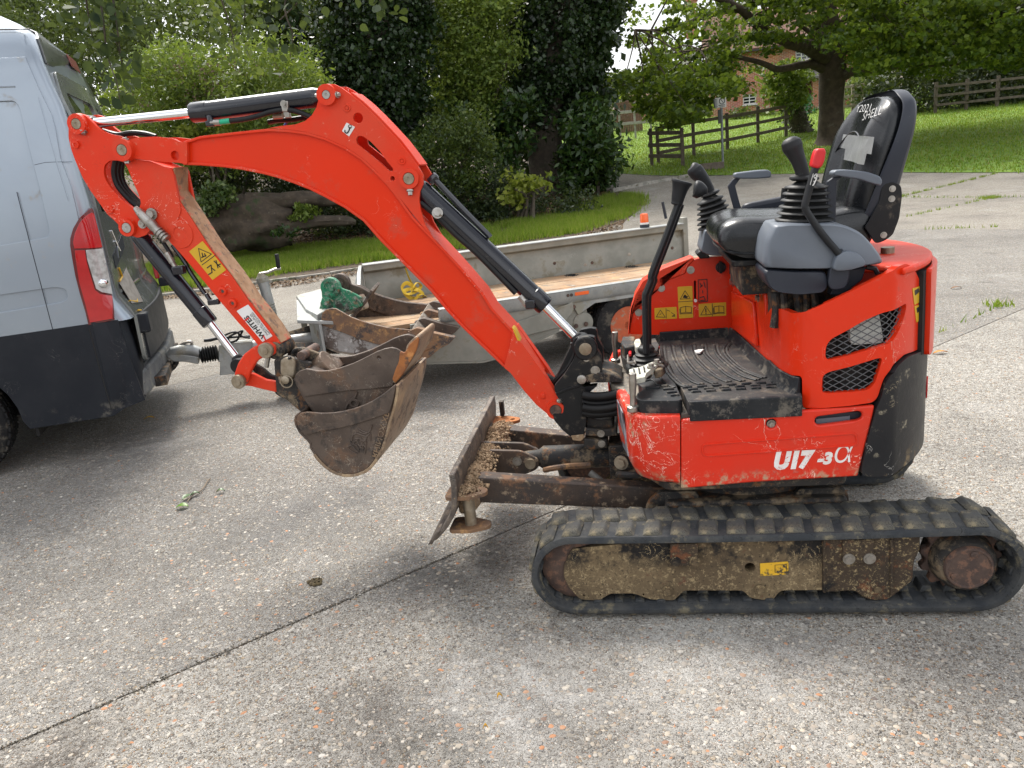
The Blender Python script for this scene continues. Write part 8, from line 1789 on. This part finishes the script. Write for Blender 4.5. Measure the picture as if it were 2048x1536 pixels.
# --- the fallen log
LD = 18.2
LG_ = thing('fallen_log', GD(560, LD), 'large fallen hollow log with ivy at its root end on the bank', 'log')
LOGM = M('weathered_log_wood', (.072, .053, .037), (.040, .030, .021), 5, .95, bump=.8, bsc=26, dirt=[((.05, .038, .028), .42, 7), ((.15, .13, .10), .36, 12), ((.03, .045, .015), .40, 3)])
def logpart(pts, rads, sq=1.0, seed=0, n=44):
    r_ = random.Random(seed); c = cr([at(x, y, LD+d) for x, y, d in pts], 14); rr = np.interp(np.linspace(0, 1, len(c)), np.linspace(0, 1, len(rads)), rads)
    V, Fc = tube(c, [float(v) for v in rr], n); ph = [r_.uniform(.95, 1.04)+.03*math.sin(k*1.3)+.06*math.sin(k*.45+seed) for k in range(n)]
    for i in range(len(c)):
        for k in range(n): p = V[i*n+k]; f = ph[k]*(1+.07*math.sin(i*.31+k*.7)+.03*r_.uniform(-1, 1)); q = c[i]+(p-c[i])*f; V[i*n+k] = Vector((q.x, q.y, c[i].z+(q.z-c[i].z)*sq))
    return V, Fc
mk('trunk', logpart([(395, 440, .1), (430, 445, 0), (480, 448, 0), (540, 450, 0), (585, 452, .1)], [.50, .62, .66, .60, .45], .95, 1), LOGM, LG_, 0, 60)
mk('upper_limb', logpart([(500, 412, 0), (560, 402, 0), (620, 398, 0), (670, 400, .1), (700, 405, .2)], [.34, .22, .20, .17, .12], .8, 2, 30), LOGM, LG_, 0, 60)
mk('lower_limb', logpart([(520, 470, -.2), (580, 452, -.2), (640, 443, -.2), (690, 442, -.1), (710, 445, 0)], [.32, .20, .17, .14, .08], .8, 3, 30), LOGM, LG_, 0, 60)
leaves('ivy', clumps(region([(385, 420), (400, 385), (430, 370), (460, 380), (455, 410), (420, 430)], 30, LD-.6, .25), 40, .2), .09, leafmat('sunlit_ivy', [(.03, .06, .015), (.06, .10, .025), (.14, .18, .06)], .4, .25), .8, parent=LG_)
leaves('fern', clumps(region([(575, 430), (600, 410), (640, 420), (640, 435), (590, 440)], 12, LD-.3, .2), 30, .16), .11, L_LIGHT, .5, parent=LG_)
leaves('weeds', clumps(region([(540, 470), (560, 455), (600, 460), (580, 475)], 8, LD-.8, .15), 26, .12), .09, L_LAUREL, .6, parent=LG_)
for q in ((690, 468), (640, 472), (780, 470), (890, 452), (1130, 410)):
    W_ = thing('weed', G(*q), {690: 'small weed on the soil right of the log', 640: 'small weed on the soil below the log', 780: 'small weed hidden under the boom curve', 890: 'low weed on the bank beside the boom cylinder', 1130: 'low weed on the bank below the sapling'}[q[0]], 'weed'); leaves('foliage', np.array(G(*q))+rng.normal(size=(50, 3))*np.array([.14, .14, .05])+np.array([0, 0, .08]), .10, L_LIGHT, .5, parent=W_, flat=.5)
# ================================================================ small things on the concrete
def leaf_thing(name, label, px, L0, m, ang, wid=.5, grp=None, curl=.012):
    p = G(*px); p.z += .004; d = Vector((math.cos(ang), math.sin(ang), 0)); s = Vector((-d.y, d.x, 0)); n = 7; V, Fc = [], []
    for i in range(n):
        t = i/(n-1); w_ = L0*wid*.5*math.sin(math.pi*min(1, t*.96+.02))**.8; z = curl*(.2+math.sin(t*3.1))
        for j in (-1, 0, 1): V.append(p+d*(L0*(t-.5))+s*(w_*j)+ZV*(z+abs(j)*curl*.5))
    for i in range(n-1):
        for j in (0, 1): a = i*3+j; Fc.append((a, a+1, a+4, a+3))
    o = mk(name, (V, Fc), m, None, 0, 60, org=p); return tag(o, label, 'leaf', grp)
LG1 = M('fresh_leaf', (.13, .26, .03), (.10, .20, .025), 30, .4, transl=.2); LG2 = M('dark_fresh_leaf', (.035, .09, .015), (.05, .11, .02), 30, .4); LY = M('yellow_leaf', (.62, .36, .03), (.50, .26, .02), 40, .5); LB = M('brown_leaf', (.24, .12, .05), (.16, .08, .04), 30, .7); LO = M('orange_leaf', (.50, .20, .03), None, rough=.6)
TW1 = thing('fallen_twig', G(385, 990), 'broken green twig with two leaves lying on the concrete in front of the van', 'twig')
mk('stem', tube(cr([G(375, 1006)+ZV*.008, G(388, 993)+ZV*.012, G(405, 982)+ZV*.010, G(416, 966)+ZV*.012, G(421, 959)+ZV*.006], 4), .0035, 6), M('twig_bark', (.20, .15, .10)), TW1)
for q, l_, a, m_, w_ in (((365, 1017), .065, .2, LG1, .7), ((376, 998), .070, 1.2, LG2, .6), ((391, 992), .05, .6, LG2, .5)):
    o = leaf_thing('leaf', None, q, l_, m_, a, w_); wm = o.location.copy(); o.parent = TW1; o.location = wm-ORG[TW1.name]
    if 'category' in o: del o['category']
leaf_thing('fallen_leaf', 'small dark green leaf lying right of the broken twig', (442, 986), .045, LG2, .3, .6)
leaf_thing('fallen_leaf', 'yellow leaf lying on the concrete behind the van step', (299, 839), .075, LY, .3, .45)
leaf_thing('fallen_leaf', 'orange brown leaf lying on the concrete behind the digger counterweight', (1880, 708), .10, LO, .2, .35)
leaf_thing('fallen_leaf', 'brown curled leaf lying far right on the concrete', (1912, 578), .11, LB, .3, .3)
leaf_thing('fallen_leaf', 'small yellow leaf at the bottom centre of the concrete', (1000, 1400), .018, LY, .6, .6)
leaf_thing('fallen_leaf', 'tiny yellow leaf just below the other one at the bottom centre', (972, 1462), .015, LY, .1, .5)
cl = G(630, 1166); CL = mk('dirt_clod', join(*[lathe(cl+Vector((random.uniform(-.028, .028), random.uniform(-.02, .02), 0)), ZV, [(0, .012), (.006, .012), (.011, .006)], 7) for _ in range(16)]), M('moss_clod', (.06, .045, .025), (.10, .075, .035), 60, .95, bump=.5), None, 0, 30, org=cl); tag(CL, 'brown clod of moss lying alone on the concrete left of the blade', 'clod')
for k, q in enumerate(((1565, 1012), )):
    pass
